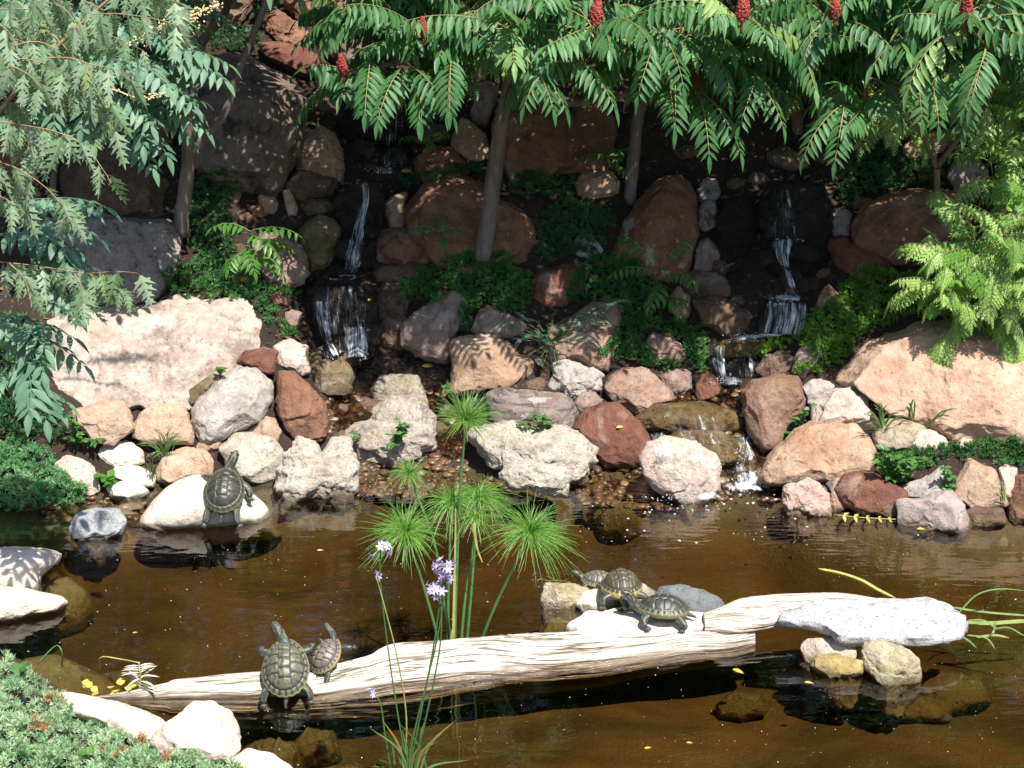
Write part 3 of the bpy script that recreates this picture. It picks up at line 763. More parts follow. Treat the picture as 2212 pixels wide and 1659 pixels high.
 ('rock', 'black wet rock face behind the upper waterfall', 'wet', 'crag', [735,165,800,140,900,150,915,300,900,372,770,378,740,330], {'dY': 0.22, 'th': 0.5}),
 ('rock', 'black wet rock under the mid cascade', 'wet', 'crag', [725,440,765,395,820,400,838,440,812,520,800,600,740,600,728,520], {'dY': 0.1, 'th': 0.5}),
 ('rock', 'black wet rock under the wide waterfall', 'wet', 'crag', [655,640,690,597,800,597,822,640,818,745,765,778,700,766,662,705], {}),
 # --- stones that carry the flat slab and the log
 ('stone', 'pinkish round stone in the water beneath the grey slab', 'pinkwhite', 'round', [1730,1400,1745,1380,1800,1376,1850,1388,1856,1420,1800,1432,1742,1424], {'w': 1}),
 ('stone', 'yellow oblong stone in the water beneath the grey slab', 'yellow', 'block', [1746,1440,1765,1414,1810,1412,1866,1428,1869,1452,1840,1463,1790,1462], {'w': 1}),
 ('stone', 'big pale rough stone in the water beneath the grey slab', 'yellow2', 'ang', [1866,1430,1866,1386,1900,1376,1950,1392,1983,1425,1988,1462,1935,1472,1890,1462], {'w': 1}),
 ('stone', 'yellowish stone beyond the log, nearest the papyrus', 'yellow2', 'ang', [1163,1290,1175,1258,1230,1259,1278,1268,1283,1290,1240,1312,1175,1312], {'w': 1}),
 ('stone', 'small white stone behind the white slab', 'cream', 'ang', [1240,1306,1262,1276,1300,1270,1325,1285,1320,1318,1260,1322], {'w': 1}),
 ('stone', 'white jagged stone behind the turtle that faces out of the picture', 'cream', 'ang', [1300,1272,1345,1249,1380,1253,1422,1280,1420,1308,1340,1310], {'w': 1, 'dY': 0.08}),
 ('stone', 'smooth blue-grey stone beside the side-on turtle', 'bluegrey', 'smooth', [1417,1290,1428,1268,1470,1264,1520,1275,1555,1295,1566,1315,1550,1336,1515,1335,1470,1318,1430,1308], {'dY': -0.03, 'w': 1}),
]
SUNK = [
 ('stone', 'big flat olive stone under water near the foreground juniper', 'olive2', 'flat', [22,1380,45,1350,110,1343,180,1365,275,1405,270,1435,150,1450,30,1460], -0.015),
 ('stone', 'olive flank stone under water beside the white-topped rock', 'olive2', 'smooth', [95,1205,140,1192,185,1215,196,1245,170,1272,100,1285,70,1270], -0.02),
 ('stone', 'olive stone under water beside the big round white rock', 'olive', 'round', [510,1570,560,1545,640,1552,650,1600,590,1630,520,1620], -0.08),
 ('stone', 'mossy olive stone under water behind the round one', 'olive', 'round', [622,1568,660,1540,720,1545,740,1585,690,1605,640,1600], -0.10),
 ('stone', 'large olive stone under water beside the strap-leaved clump', 'olive', 'flat', [640,1640,690,1595,770,1590,835,1640,840,1690,660,1700], -0.06),
 ('stone', 'small olive stone under water next to the log end', 'olive', 'round', [560,1590,600,1572,640,1585,635,1615,580,1622], -0.05),
 ('stone', 'rounded olive stone under water beneath the yellow seedlings', 'olive', 'round', [145,1450,190,1432,225,1450,215,1480,160,1485], -0.06),
 ('stone', 'flat olive stone under water beside the bleached leaf', 'olive', 'flat', [220,1425,300,1412,345,1440,300,1470,225,1465], -0.08),
 ('stone', 'brown stone under water in front of the log near the yellow oblong stone', 'olive', 'round', [1545,1490,1580,1468,1650,1475,1655,1505,1600,1520,1555,1512], -0.15),
 ('stone', 'olive stone under water beyond the white slab', 'yellow', 'round', [1163,1330,1190,1316,1235,1320,1250,1345,1200,1356,1168,1345], -0.015),
 ('stone', 'olive stone under water off the cascade mouth', 'olive', 'round', [1290,1075,1330,1055,1400,1060,1410,1090,1350,1103,1300,1095], -0.03),
 ('stone', 'long olive stone under water beside the big pale rough stone', 'olive', 'flat', [1985,1440,2020,1400,2120,1420,2150,1470,2060,1490,2000,1475], -0.12),
 ('stone', 'dark olive stone under water beneath the long pink reflection', 'olive', 'flat', [1890,1490,1960,1470,2060,1490,2050,1530,1940,1530], -0.16),
]
MAT['olive2'] = rock_mat('pale_algae_stone', (0.34, 0.29, 0.12), (0.40, 0.34, 0.16), (0.27, 0.23, 0.08), (0.09, 0.08, 0.03), 0.4, scale=4, rough=0.5)
MAT['bluegrey2'] = rock_mat('light_blue_grey_stone', (0.40, 0.41, 0.41), (0.48, 0.49, 0.49), (0.34, 0.34, 0.34), (0.14, 0.14, 0.14), 0.3, scale=6, pits=0.2, veins=(0.2, 0.2, 0.2))
MAT['pinkgrey2'] = rock_mat('pink_weathered_stone', (0.38, 0.23, 0.17), (0.45, 0.31, 0.24), (0.33, 0.18, 0.12), (0.10, 0.07, 0.05), 0.4, scale=5, pits=0.35, lichen=(0.46, 0.4, 0.34), lichen_amt=0.4)
MAT['pinkgrey3'] = rock_mat('lilac_grey_stone', (0.42, 0.34, 0.31), (0.47, 0.40, 0.37), (0.36, 0.28, 0.24), (0.14, 0.1, 0.08), 0.3, scale=5, pits=0.2)
MAT['greyspot2'] = rock_mat('ochre_grey_pitted_stone', (0.34, 0.29, 0.2), (0.42, 0.37, 0.29), (0.28, 0.22, 0.14), (0.05, 0.04, 0.025), 0.6, scale=6, pits=0.7)
MAT['white2'] = rock_mat('grey_white_limestone', (0.50, 0.43, 0.35), (0.56, 0.50, 0.43), (0.44, 0.36, 0.28), (0.13, 0.09, 0.06), 0.4, scale=6, pits=0.5, bump=0.9)
MAT['brownwet'] = rock_mat('wet_brown_stone', (0.13, 0.075, 0.045), (0.18, 0.11, 0.07), (0.09, 0.055, 0.035), (0.03, 0.02, 0.014), 0.4, scale=5, rough=0.28)
MAT['redbrown2'] = rock_mat('brown_rock_with_moss', (0.25, 0.13, 0.085), (0.34, 0.21, 0.15), (0.2, 0.1, 0.06), (0.07, 0.045, 0.03), 0.5, scale=4, pits=0.35, lichen=(0.16, 0.15, 0.04), lichen_amt=0.4)
MAT['tan2'] = rock_mat('warm_tan_stone', (0.44, 0.25, 0.15), (0.54, 0.40, 0.29), (0.36, 0.18, 0.10), (0.13, 0.07, 0.04), 0.45, scale=4, pits=0.3, veins=(0.6, 0.5, 0.4))
MAT['peach2'] = rock_mat('pale_mossy_stone', (0.42, 0.33, 0.22), (0.50, 0.42, 0.32), (0.30, 0.26, 0.12), (0.12, 0.09, 0.05), 0.4, scale=6, pits=0.3)
MAT['pinkwhite2'] = rock_mat('mottled_pink_white_stone', (0.55, 0.33, 0.26), (0.62, 0.5, 0.42), (0.62, 0.42, 0.34), (0.2, 0.1, 0.07), 0.35, scale=6, pits=0.4)
MAT['yellow2'] = rock_mat('pale_ochre_stone', (0.46, 0.38, 0.24), (0.56, 0.5, 0.36), (0.34, 0.26, 0.1), (0.14, 0.1, 0.04), 0.45, scale=6, rough=0.5)

ROCKS += [
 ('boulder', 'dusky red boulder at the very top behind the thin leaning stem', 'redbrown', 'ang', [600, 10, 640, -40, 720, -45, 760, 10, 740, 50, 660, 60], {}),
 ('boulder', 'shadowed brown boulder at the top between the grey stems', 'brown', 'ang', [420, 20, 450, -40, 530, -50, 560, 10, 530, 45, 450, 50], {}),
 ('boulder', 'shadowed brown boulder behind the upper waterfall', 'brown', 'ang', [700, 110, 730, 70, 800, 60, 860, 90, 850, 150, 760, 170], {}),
]
ROCK = {}
for nm, lb, mt, sh, pl, kw in ROCKS:
    o = rock(nm, lb, mt, sh, pl, **kw)
    ROCK[lb] = o


def rk(part):
    return next(o for l, o in ROCK.items() if part in l)


for nm, lb, mt, sh, pl, z in SUNK:
    pl = np.asarray(pl, float).reshape(-1, 2)
    rock(nm, lb, mt, sh, pl, th=1.2, zmin=z - 0.02, sunk=z, grp='stones under the pond water', bvh=False)

FILL = [(560, 455, 24), (500, 430, 20), (470, 575, 16), (530, 470, 18), (600, 640, 26), (625, 690, 24), (640, 760, 16), (770, 800, 26, 'wet'), (850, 790, 24, 'wet'), (800, 760, 18, 'wet'), (905, 805, 28, 'wet'), (930, 830, 22, 'wet'),
        (745, 870, 14, 'wet'), (760, 910, 12, 'brown'), (720, 800, 16, 'wet'), (880, 860, 14, 'wet'), (960, 880, 16, 'brown'), (975, 925, 14, 'brown'), (985, 600, 20), (1180, 690, 18), (1020, 740, 16), (1160, 830, 20, 'brown'), (1265, 800, 18),
        (1550, 510, 26, 'wet'), (1600, 600, 26, 'wet'), (1760, 590, 26, 'brown'), (1640, 390, 24, 'brown'), (1590, 400, 22, 'brown'), (1570, 380, 16), (1780, 420, 20, 'brown'), (1530, 700, 20, 'brown'), (1490, 720, 18), (1570, 850, 16, 'wet'), (1600, 800, 16, 'wet'),
        (1690, 800, 18, 'brown'), (860, 330, 26, 'wet'), (940, 290, 30, 'brown'), (900, 270, 26, 'brown'), (1000, 380, 20, 'brown'), (1290, 350, 22, 'brown'), (1110, 410, 16), (700, 230, 26, 'brown'), (720, 330, 18, 'wet'), (660, 440, 14), (345, 335, 20),
        (250, 310, 24), (60, 420, 24), (90, 340, 26), (450, 660, 10), (640, 610, 20, 'brown'), (1480, 860, 12), (1400, 860, 14, 'brown'), (1660, 1000, 12, 'brown'), (1560, 1010, 12, 'ochrewet'), (1610, 1050, 12, 'ochrewet'), (760, 1020, 10, 'ochrewet'), (1330, 1030, 14, 'ochrewet'), (1420, 1040, 12, 'ochrewet'),
        (1925, 1000, 14), (2010, 1000, 14), (2130, 980, 14), (1870, 1030, 12), (1995, 1075, 12)]
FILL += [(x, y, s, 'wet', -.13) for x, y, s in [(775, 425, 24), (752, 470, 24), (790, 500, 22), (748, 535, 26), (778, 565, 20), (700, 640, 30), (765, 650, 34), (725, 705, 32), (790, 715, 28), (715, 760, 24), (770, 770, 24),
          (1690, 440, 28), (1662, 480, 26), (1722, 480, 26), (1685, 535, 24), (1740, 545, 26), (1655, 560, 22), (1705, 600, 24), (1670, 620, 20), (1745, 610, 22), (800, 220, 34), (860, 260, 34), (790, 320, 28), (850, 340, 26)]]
FILL += [(800, 880, 26, 'brownwet'), (740, 945, 18, 'brownwet'), (700, 990, 13, 'brownwet'), (952, 930, 20, 'brownwet'), (985, 985, 15, 'brownwet'), (895, 1012, 12, 'brownwet'), (830, 1020, 10, 'brownwet'), (735, 885, 16, 'brownwet'), (1440, 985, 14, 'brownwet'), (1260, 1040, 12, 'brownwet'), (1350, 1010, 12, 'brownwet'),
         (1560, 575, 28, 'brown'), (1605, 655, 24, 'brown'), (1625, 520, 26, 'brown'), (1770, 690, 18, 'brown'), (1190, 430, 26, 'brown'), (1270, 470, 22, 'brown'), (1110, 590, 20, 'brown'), (1215, 505, 22), (480, 440, 22, 'brown'), (520, 540, 18), (1480, 400, 18, 'brown'), (1860, 440, 22, 'brown'), (1920, 380, 26, 'brown'), (1600, 330, 26, 'brown'), (1490, 330, 24, 'brown'), (1790, 340, 24, 'brown')]
for k, fz in enumerate(FILL):
    x, y, s_ = fz[:3]; r_ = np.random.default_rng(900 + k); aa = np.sort(r_.uniform(0, 6.283, 9)); rr_ = s_ * r_.uniform(.75, 1.15, 9)
    aa = np.arange(9) / 9 * 6.283 + r_.normal(0, .12, 9)
    pl = np.stack([x + rr_ * 1.25 * np.cos(aa), y - rr_ * .85 * np.sin(aa)], -1)[::-1].ravel()
    mt = fz[3] if len(fz) > 3 else ('redbrown', 'pinkgrey', 'tan', 'brown')[k % 4]
    lb = {'wet': 'small black wet stone wedged in a cascade', 'ochrewet': 'small wet ochre stone in the shallow gravel', 'brownwet': 'small dark brown wet stone lying in the shallow stream gravel'}.get(mt, 'small brownish stone wedged in a gap between larger rocks')
    rock('stone', lb, mt, 'ang', pl, lvl=5, grp={'wet': 'small wet stones in the cascades', 'ochrewet': 'small stones in the shallow gravel', 'brownwet': 'wet stones in the stream gravel'}.get(mt, 'small stones wedged between the rocks'), dY=fz[4] if len(fz) > 4 else .02)

ALLV = np.concatenate(BV_V); ALLF = np.concatenate(BV_F)
BVH_ALL = BVHTree.FromPolygons([tuple(a) for a in ALLV.tolist()], [tuple(a) for a in ALLF.tolist()])


def first_hit(px, py, zmin=0.0):
    """nearest surface (rock or ground) along picture rays; also the rough normal"""
    px = np.atleast_1d(np.asarray(px, float)); py = np.atleast_1d(np.asarray(py, float))
    g = ground_hit(px, py, zmin)
    d = ray(px, py); out = g.copy(); nn = np.tile(np.array([0, -0.5, 0.85]), (len(px), 1))
    co = Vector(CAMP)
    for k in range(len(px)):
        h = BVH_ALL.ray_cast(co, Vector(d[k]).normalized())
        if h[0] is not None and (h[0] - co).length < np.linalg.norm(g[k] - CAMP):
            out[k] = h[0][:]; nn[k] = h[1][:]
    return out, nn


def on_rock(ob, px, py):
    h = ROCK_BVH[ob.name].ray_cast(Vector(CAMP), Vector(ray(px, py)).normalized())
    return np.array(h[0]), np.array(h[1])

# ---------------------------------------------------------------- leaves and plants
MAT['bark_grey'] = plain_mat('grey_bark', (0.115, 0.09, 0.073), (0.19, 0.155, 0.13), 14, 0.85, 0.7, (1, 1, 0.25))
MAT['bark_brown'] = plain_mat('brown_bark', (0.13, 0.085, 0.055), (0.19, 0.135, 0.09), 16, 0.8, 0.6, (1, 1, 0.3))
MAT['twig'] = plain_mat('tan_twig', (0.24, 0.15, 0.07), (0.32, 0.22, 0.10), 30, 0.6, 0.2)
MAT['rachis'] = plain_mat('red_green_leaf_stalk', (0.25, 0.16, 0.06), (0.30, 0.25, 0.09), 30, 0.5, 0.1)
MAT['sumac'] = leaf_mat('sumac_leaf', (0.045, 0.15, 0.040), (0.105, 0.25, 0.080), (0.28, 0.42, 0.13), 0.48, 0.34, (0.22, 0.42, 0.05), 0.4)
MAT['bluegreen'] = leaf_mat('blue_green_leaf', (0.085, 0.19, 0.115), (0.19, 0.32, 0.205), (0.2, 0.34, 0.15), 0.5, 0.28, (0.24, 0.4, 0.1), 0.35)
MAT['weep'] = leaf_mat('pale_cutleaf', (0.22, 0.35, 0.17), (0.40, 0.52, 0.34), (0.46, 0.46, 0.18), 0.38, 0.40, (0.45, 0.58, 0.2), 0.6)
MAT['feather'] = leaf_mat('feathery_yellow_green_leaf', (0.18, 0.38, 0.06), (0.40, 0.58, 0.16), (0.52, 0.68, 0.28), 0.45, 0.42, (0.46, 0.64, 0.1), 0.4)
MAT['shoot'] = leaf_mat('fresh_green_leaf', (0.06, 0.19, 0.02), (0.10, 0.26, 0.03), (0.14, 0.32, 0.04), 0.4, 0.4, (0.22, 0.45, 0.03))
MAT['weed'] = leaf_mat('weed_leaf', (0.05, 0.15, 0.03), (0.085, 0.2, 0.045), None, 0.45, 0.3)
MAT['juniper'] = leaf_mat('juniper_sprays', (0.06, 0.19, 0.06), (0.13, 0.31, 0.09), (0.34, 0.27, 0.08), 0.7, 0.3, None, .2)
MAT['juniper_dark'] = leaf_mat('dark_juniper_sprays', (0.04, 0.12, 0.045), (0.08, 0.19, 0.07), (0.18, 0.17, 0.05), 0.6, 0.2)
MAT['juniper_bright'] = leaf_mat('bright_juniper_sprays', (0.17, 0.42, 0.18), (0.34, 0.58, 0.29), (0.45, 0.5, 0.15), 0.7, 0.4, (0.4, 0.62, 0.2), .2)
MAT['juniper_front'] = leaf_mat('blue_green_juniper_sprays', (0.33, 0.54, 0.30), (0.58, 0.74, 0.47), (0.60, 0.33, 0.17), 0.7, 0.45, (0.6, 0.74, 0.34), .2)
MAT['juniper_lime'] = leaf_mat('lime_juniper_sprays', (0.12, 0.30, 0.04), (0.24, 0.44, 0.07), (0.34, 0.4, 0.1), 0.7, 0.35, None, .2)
MAT['silver'] = leaf_mat('silver_green_leaf', (0.12, 0.18, 0.12), (0.22, 0.28, 0.20), None, 0.6, 0.15)
MAT['papyrus'] = leaf_mat('papyrus_rays', (0.09, 0.24, 0.03), (0.19, 0.38, 0.06), (0.30, 0.40, 0.10), 0.45, 0.3, (0.3, 0.5, 0.05))
MAT['stem'] = leaf_mat('green_stem', (0.06, 0.16, 0.04), (0.10, 0.22, 0.06), (0.35, 0.38, 0.12), 0.4, 0.1)
MAT['strap'] = leaf_mat('strap_leaf', (0.10, 0.20, 0.05), (0.18, 0.30, 0.09), (0.5, 0.36, 0.08), 0.4, 0.25)
MAT['lilac'] = leaf_mat('lilac_petal', (0.60, 0.48, 0.74), (0.74, 0.64, 0.84), (0.82, 0.76, 0.88), 0.5, 0.3, (0.7, 0.55, 0.8))
MAT['cone'] = plain_mat('red_fuzzy_fruit', (0.36, 0.05, 0.035), (0.46, 0.10, 0.065), 60, 0.85, 0.8)
MAT['conedull'] = plain_mat('dull_brown_fruit', (0.16, 0.06, 0.04), (0.2, 0.1, 0.06), 60, 0.85, 0.8)
MAT['creamfl'] = plain_mat('cream_flower', (0.55, 0.47, 0.20), (0.68, 0.6, 0.32), 40, 0.7, 0.3)
MAT['yellowleaf'] = leaf_mat('yellow_fallen_leaf', (0.55, 0.40, 0.05), (0.65, 0.52, 0.12), None, 0.45, 0.2, (0.6, 0.5, 0.05))
MAT['paleleaf'] = leaf_mat('bleached_leaf', (0.62, 0.58, 0.42), (0.7, 0.68, 0.55), None, 0.5, 0.2, (0.7, 0.65, 0.3))
MAT['strawleaf'] = leaf_mat('straw_leaf', (0.45, 0.40, 0.12), (0.5, 0.5, 0.15), None, 0.5, 0.2, (0.5, 0.5, 0.05))

# base leaflet: unit length along +y, width 1 across x, folded and slightly curled
def leaflet(fold=0.12, curl=0.12, prof=((0, .06), (.15, .62), (.4, 1.0), (.7, .66), (1, 0.0))):
    v, q = [], []
    for k, (t, w) in enumerate(prof):
        z = -curl * t * t
        v += [(-w / 2, t, z + fold * w / 2), (0, t, z), (w / 2, t, z + fold * w / 2)]
    for k in range(len(prof) - 1):
        a = 3 * k
        q += [(a, a + 1, a + 4, a + 3), (a + 1, a + 2, a + 5, a + 4)]
    return np.array(v), np.array(q)


LF_V, LF_Q = leaflet()


def cutleaf(n=4, core=.055, wid=.42, seed=1, rake=.55):
    """a drooping blade with deep pointed teeth: triangles standing on a narrow core"""
    r = np.random.default_rng(seed); v, t = [], []
    def tri(a, b, c):
        k = len(v)
        for x, y in (a, b, c): v.append((x, y, -.16 * y * y - .22 * abs(x)))
        t.append((k, k + 1, k + 2))
    ys = np.linspace(.02, .86, n + 1)
    for i in range(n):
        w = wid * (1 - .70 * (i / n)) * r.uniform(.85, 1.12); h = ys[i + 1] - ys[i]
        for s in (-1, 1):
            tri((0, ys[i]), (s * core, ys[i]), (0, ys[i + 1] + .02)); tri((s * core, ys[i]), (s * core * .9, ys[i + 1]), (0, ys[i + 1] + .02))
            tri((s * core * .6, ys[i] + .01), (s * w, ys[i] + h * rake + w * .62), (s * core * .6, ys[i] + h * .93))
            tri((s * w * .35, ys[i] + h * .2 + w * .18), (s * w * .72, ys[i] + h * .1 + w * .30), (s * w * .55, ys[i] + h * .35 + w * .38))
    tri((-core * 1.3, .80), (core * 1.3, .80), (0, 1.06))
    return np.array(v), np.array(t)


CL_V, CL_T = cutleaf(4)


FL_V, FL_T = cutleaf(4, .035, .50, 5, .5)


class Crown:
    """collects compound leaves; leaf blades and stalks become two meshes"""
    def __init__(s, bv=LF_V, bq=LF_Q, bt=None):
        s.d, s.n, s.p, s.s, s.c = [], [], [], [], []
        s.bv, s.bq, s.bt = bv, bq, bt
        s.st = MB(); s.nst = 0

    def leaf(s, p, d, nrm, ln, wd, var):
        s.p.append(p); s.d.append(d); s.n.append(nrm); s.s.append((wd, ln)); s.c.append(var)

    def compound(s, o, az, el, L, n, droop, ll, lw, hang=0.5, var=None, r=rng, tipdroop=1.0, ang=0.45, gap=0.16):
        o = np.asarray(o, float)
        var = r.uniform(0, .8) if var is None else var
        m = n * 2 + 2
        pts = [o]; a = el
        dirs = []
        twist = r.normal(0, 0.45)
        for k in range(m):
            d = np.array([math.cos(a) * math.sin(az), math.cos(a) * math.cos(az), math.sin(a)])
            dirs.append(d); pts.append(pts[-1] + d * L / m)
            a -= droop / m * (0.6 + 0.8 * k / m); az += twist / m
        s.st.tube(np.array(pts[::2] if len(pts) % 2 else pts[::2] + [pts[-1]]), np.linspace(0.0032, 0.0012, len(pts[::2]) + (0 if len(pts) % 2 else 1)), 4, 0.5, False)
        st = int(gap * m)
        for i in range(n):
            k = min(m - 1, st + int((m - st) * (i + .5) / n)); d = dirs[k]; p = pts[k]
            side = np.cross(d, (0, 0, 1.0)); sn = np.linalg.norm(side)
            side = side / sn if sn > 0.15 else np.array([math.cos(az), -math.sin(az), 0])
            upn = np.cross(side, d)
            prof = math.sin(math.pi * (0.22 + 0.66 * (i + .5) / n)) ** 0.7
            for sg in (-1, 1):
                dd = sg * side * math.cos(ang) + d * math.sin(ang) + np.array([0, 0, -1.0]) * hang * r.uniform(.75, 1.25) + r.normal(0, .06, 3)
                nr = upn + sg * side * 0.45 * hang + r.normal(0, .12, 3)
                s.leaf(p, dd, nr, ll * prof * r.uniform(.88, 1.1), lw * prof * r.uniform(.85, 1.1), np.clip(var + r.normal(0, .06), 0, .84) if var < .85 else var)
        s.leaf(pts[-1], dirs[-1] + np.array([0, 0, -.3]), np.cross(np.cross(dirs[-1], (0, 0, 1.)), dirs[-1]) + 1e-3, ll * .8, lw * .8, var)

    def build(s, parent, mat, stalkmat, name='crown', sname='leaf_stalks'):
        mb = MB()
        R = frames(np.array(s.d), np.array(s.n)); sc = np.array(s.s)
        R = R * np.stack([sc[:, 0], sc[:, 1], sc[:, 1]], -1)[:, :, None]
        mb.inst(s.bv, s.bq, s.bt, R, np.array(s.p), np.array(s.c))
        if stalkmat == 'join':
            k0 = mb.n; V = np.concatenate(s.st.v)
            mb.add(V, np.concatenate(s.st.q), np.concatenate(s.st.t) if s.st.t else None, np.concatenate(s.st.c)); stalkmat = None
        o = mb.build(name, mat, parent, smooth=True)
        if s.st.n and stalkmat is not None: s.st.build(sname, stalkmat, parent)
        return o


def limb(mb, path, Y, r0, r1, n=20, sides=9, wob=0.004):
    """path in picture pixels at forward distance(s) Y, radius in metres"""
    pp = np.asarray(path, float); Ys = np.broadcast_to(np.asarray(Y, float), (len(pp),))
    w = P(pp[:, 0], pp[:, 1], Ys)
    q = smooth_path(w, n)
    q += wob * fbm(q * 9, 3, 5)[:, None]
    mb.tube(q, np.linspace(r0, r1, n) * (1 + 0.08 * fbm(q * 12, 2, 8)), sides)
    return q


def thing_base(px, py):
    return first_hit(px, py)[0][0]


# --- staghorn sumacs
def fruit(parent, px, py, Y, h, dull=False):
    h *= rng.uniform(.78, .98)
    b = P(px, py, Y); n = 26; v = []; t = []
    mb = MB()
    k = 420
    i = np.arange(k); tt = (i + .5) / k; ph = i * 2.39996
    rad = h * rng.uniform(.18, .23) * np.sin(np.clip(math.pi * (0.12 + 0.83 * tt), 0, math.pi)) ** 0.8 * (1.15 - 0.45 * tt)
    lx, ly = rng.normal(0, .12, 2) * h
    c = b + np.stack([rad * np.cos(ph) + lx * tt, rad * np.sin(ph) + ly * tt, h * tt], -1) + rng.normal(0, .018 * h, (k, 3))
    v0, f0 = ICO[3]; v0 = v0[:12] if False else v0
    oc = np.array([(1, 0, 0), (-1, 0, 0), (0, 1, 0), (0, -1, 0), (0, 0, 1), (0, 0, -1.)])
    of = np.array([(0, 2, 4), (2, 1, 4), (1, 3, 4), (3, 0, 4), (2, 0, 5), (1, 2, 5), (3, 1, 5), (0, 3, 5)])
    s = h * 0.058 * rng.uniform(.8, 1.25, k)
    R = np.eye(3)[None] * s[:, None, None]
    mb.inst(oc, None, of, R, c, rng.uniform(0, 1, k))
    core = smooth_path(np.array([b, b + (lx / 2, ly / 2, h * .5), b + (lx, ly, h * .96)]), 10)
    mb.tube(core, h * 0.20 * np.sin(np.linspace(.35, 2.9, 10)), 8)
    mb.tube(np.array([b - (0, 0, h * .5), b + (0, 0, h * .1)]), 0.006, 6)
    return mb.build('fruit_cone', MAT['conedull' if dull else 'cone'], parent)


def rosette(cr, px, py, Y, n=9, L=0.46, ll=0.128, lw=0.034, pairs=12, var=None, lo=-0.15, hi=0.95, droop=0.9, hang=0.9, front=None):
    o = P(px, py, Y); a0 = rng.uniform(0, 6.28)
    for k in range(n):
        az = a0 + 6.283 * k / n + rng.normal(0, .25)
        if front is not None: az = math.pi + rng.uniform(-front, front)
        el = rng.uniform(lo, hi)
        vv = var if var is not None else (rng.uniform(0, .82) if rng.random() > 0.14 else rng.uniform(.86, .97))
        cr.compound(o + rng.normal(0, .015, 3), az, el, L * rng.uniform(.55, 1.15), pairs, droop * rng.uniform(.25, 1.6), ll * rng.uniform(.85, 1.1), lw, hang * rng.uniform(.6, 1.8), vv)


b0 = thing_base(1046, 548)
YB = b0[1]
s1 = empty('sumac_tree', b0, 'staghorn sumac with a slender leaning trunk before the massive red-brown boulder', 'tree', 'sumac trees over the cascades')
mb = MB()
tr_ = limb(mb, [(1040, 560), (1056, 470), (1068, 370), (1082, 270), (1100, 190), (1122, 110), (1140, 30)], [YB - .02, YB - .02, YB - .05, YB - .08, YB - .12, YB - .2, YB - .3], 0.046, 0.026, 30, 10)
mb.build('trunk', MAT['bark_grey'], s1)
mb = MB()
limb(mb, [(1100, 190), (1180, 210), (1260, 222), (1340, 205), (1420, 180), (1485, 190)], [YB - .12, YB - .05, YB, YB, YB - .05, YB - .1], 0.028, 0.014)
limb(mb, [(1395, 188), (1440, 155), (1480, 115), (1530, 60)], YB - .05, 0.013, 0.008)
limb(mb, [(1122, 110), (1060, 60), (960, 40), (915, 70)], [YB - .2, YB - .4, YB - .55, YB - .6], 0.02, 0.009)
limb(mb, [(1130, 70), (1200, 60), (1270, 50), (1290, 55)], [YB - .25, YB - .4, YB - .5, YB - .6], 0.02, 0.009)
limb(mb, [(1060, 60), (900, 120), (800, 150), (745, 160)], [YB - .4, YB - .4, YB - .45, YB - .5], 0.015, 0.007)
mb.build('bough', MAT['bark_brown'], s1)
cr = Crown()
for px, py, Y, n, L in [(915, 75, 8.95, 10, .44), (760, 165, 9.15, 7, .34), (1287, 60, 8.85, 11, .46), (1100, 60, 8.85, 10, .44), (1010, 25, 9.1, 9, .42), (830, 20, 9.2, 10, .40), (790, 55, 9.3, 7, .36),
                         (1190, -10, 9.0, 10, .45), (1370, 20, 9.1, 10, .45), (980, -60, 9.2, 9, .45), (880, -50, 9.4, 9, .45), (1290, -80, 9.3, 10, .5), (1130, -110, 9.4, 10, .5), (840, -90, 9.4, 9, .40),
                         (1160, 110, 9.2, 8, .42), (1010, 110, 9.25, 8, .42), (1330, 120, 9.2, 8, .4)]:
    rosette(cr, px, py, Y, n, L)
for px, py, Y, az in [(870, 140, 8.9, 3.4), (790, 130, 8.95, 3.0), (990, 110, 8.9, 3.2), (1120, 120, 8.9, 2.9), (1240, 110, 8.85, 3.2), (950, 150, 9.0, 3.6)]:
    for k in range(2): cr.compound(P(px + rng.normal(0, 10), py + rng.normal(0, 8), Y), az + rng.normal(0, .3), 0.1, .44, 11, 1.2, .11, .028, .6, rng.uniform(0, .5))
cr.build(s1, MAT['sumac'], MAT['rachis'])
fruit(s1, 742, 160, 8.95, .115); fruit(s1, 915, 76, 8.7, .10); fruit(s1, 1287, 53, 8.6, .125); fruit(s1, 1158, 150, 9.15, .07); fruit(s1, 938, 210, 9.2, .08, True)

b0 = thing_base(1362, 430); YB2 = b0[1]
s2 = empty('sumac_tree', b0, 'staghorn sumac standing in deep shade behind the tall pointed red boulder', 'tree', 'sumac trees over the cascades')
mb = MB()
limb(mb, [(1360, 440), (1368, 350), (1378, 260), (1398, 160), (1410, 60), (1430, -40)], [YB2, YB2, YB2 - .05, YB2 - .15, YB2 - .3, YB2 - .5], 0.036, 0.022, 24)
mb.build('trunk', MAT['bark_grey'], s2)
mb = MB()
limb(mb, [(1405, 110), (1480, 60), (1560, 40), (1602, 45)], [YB2 - .25, YB2 - .5, YB2 - .9, YB2 - 1.1], 0.018, 0.008)
limb(mb, [(1480, 60), (1640, 70), (1760, 70), (1806, 45)], [YB2 - .5, YB2 - .8, YB2 - 1., YB2 - 1.2], 0.015, 0.007)
mb.build('bough', MAT['bark_brown'], s2)
cr = Crown()
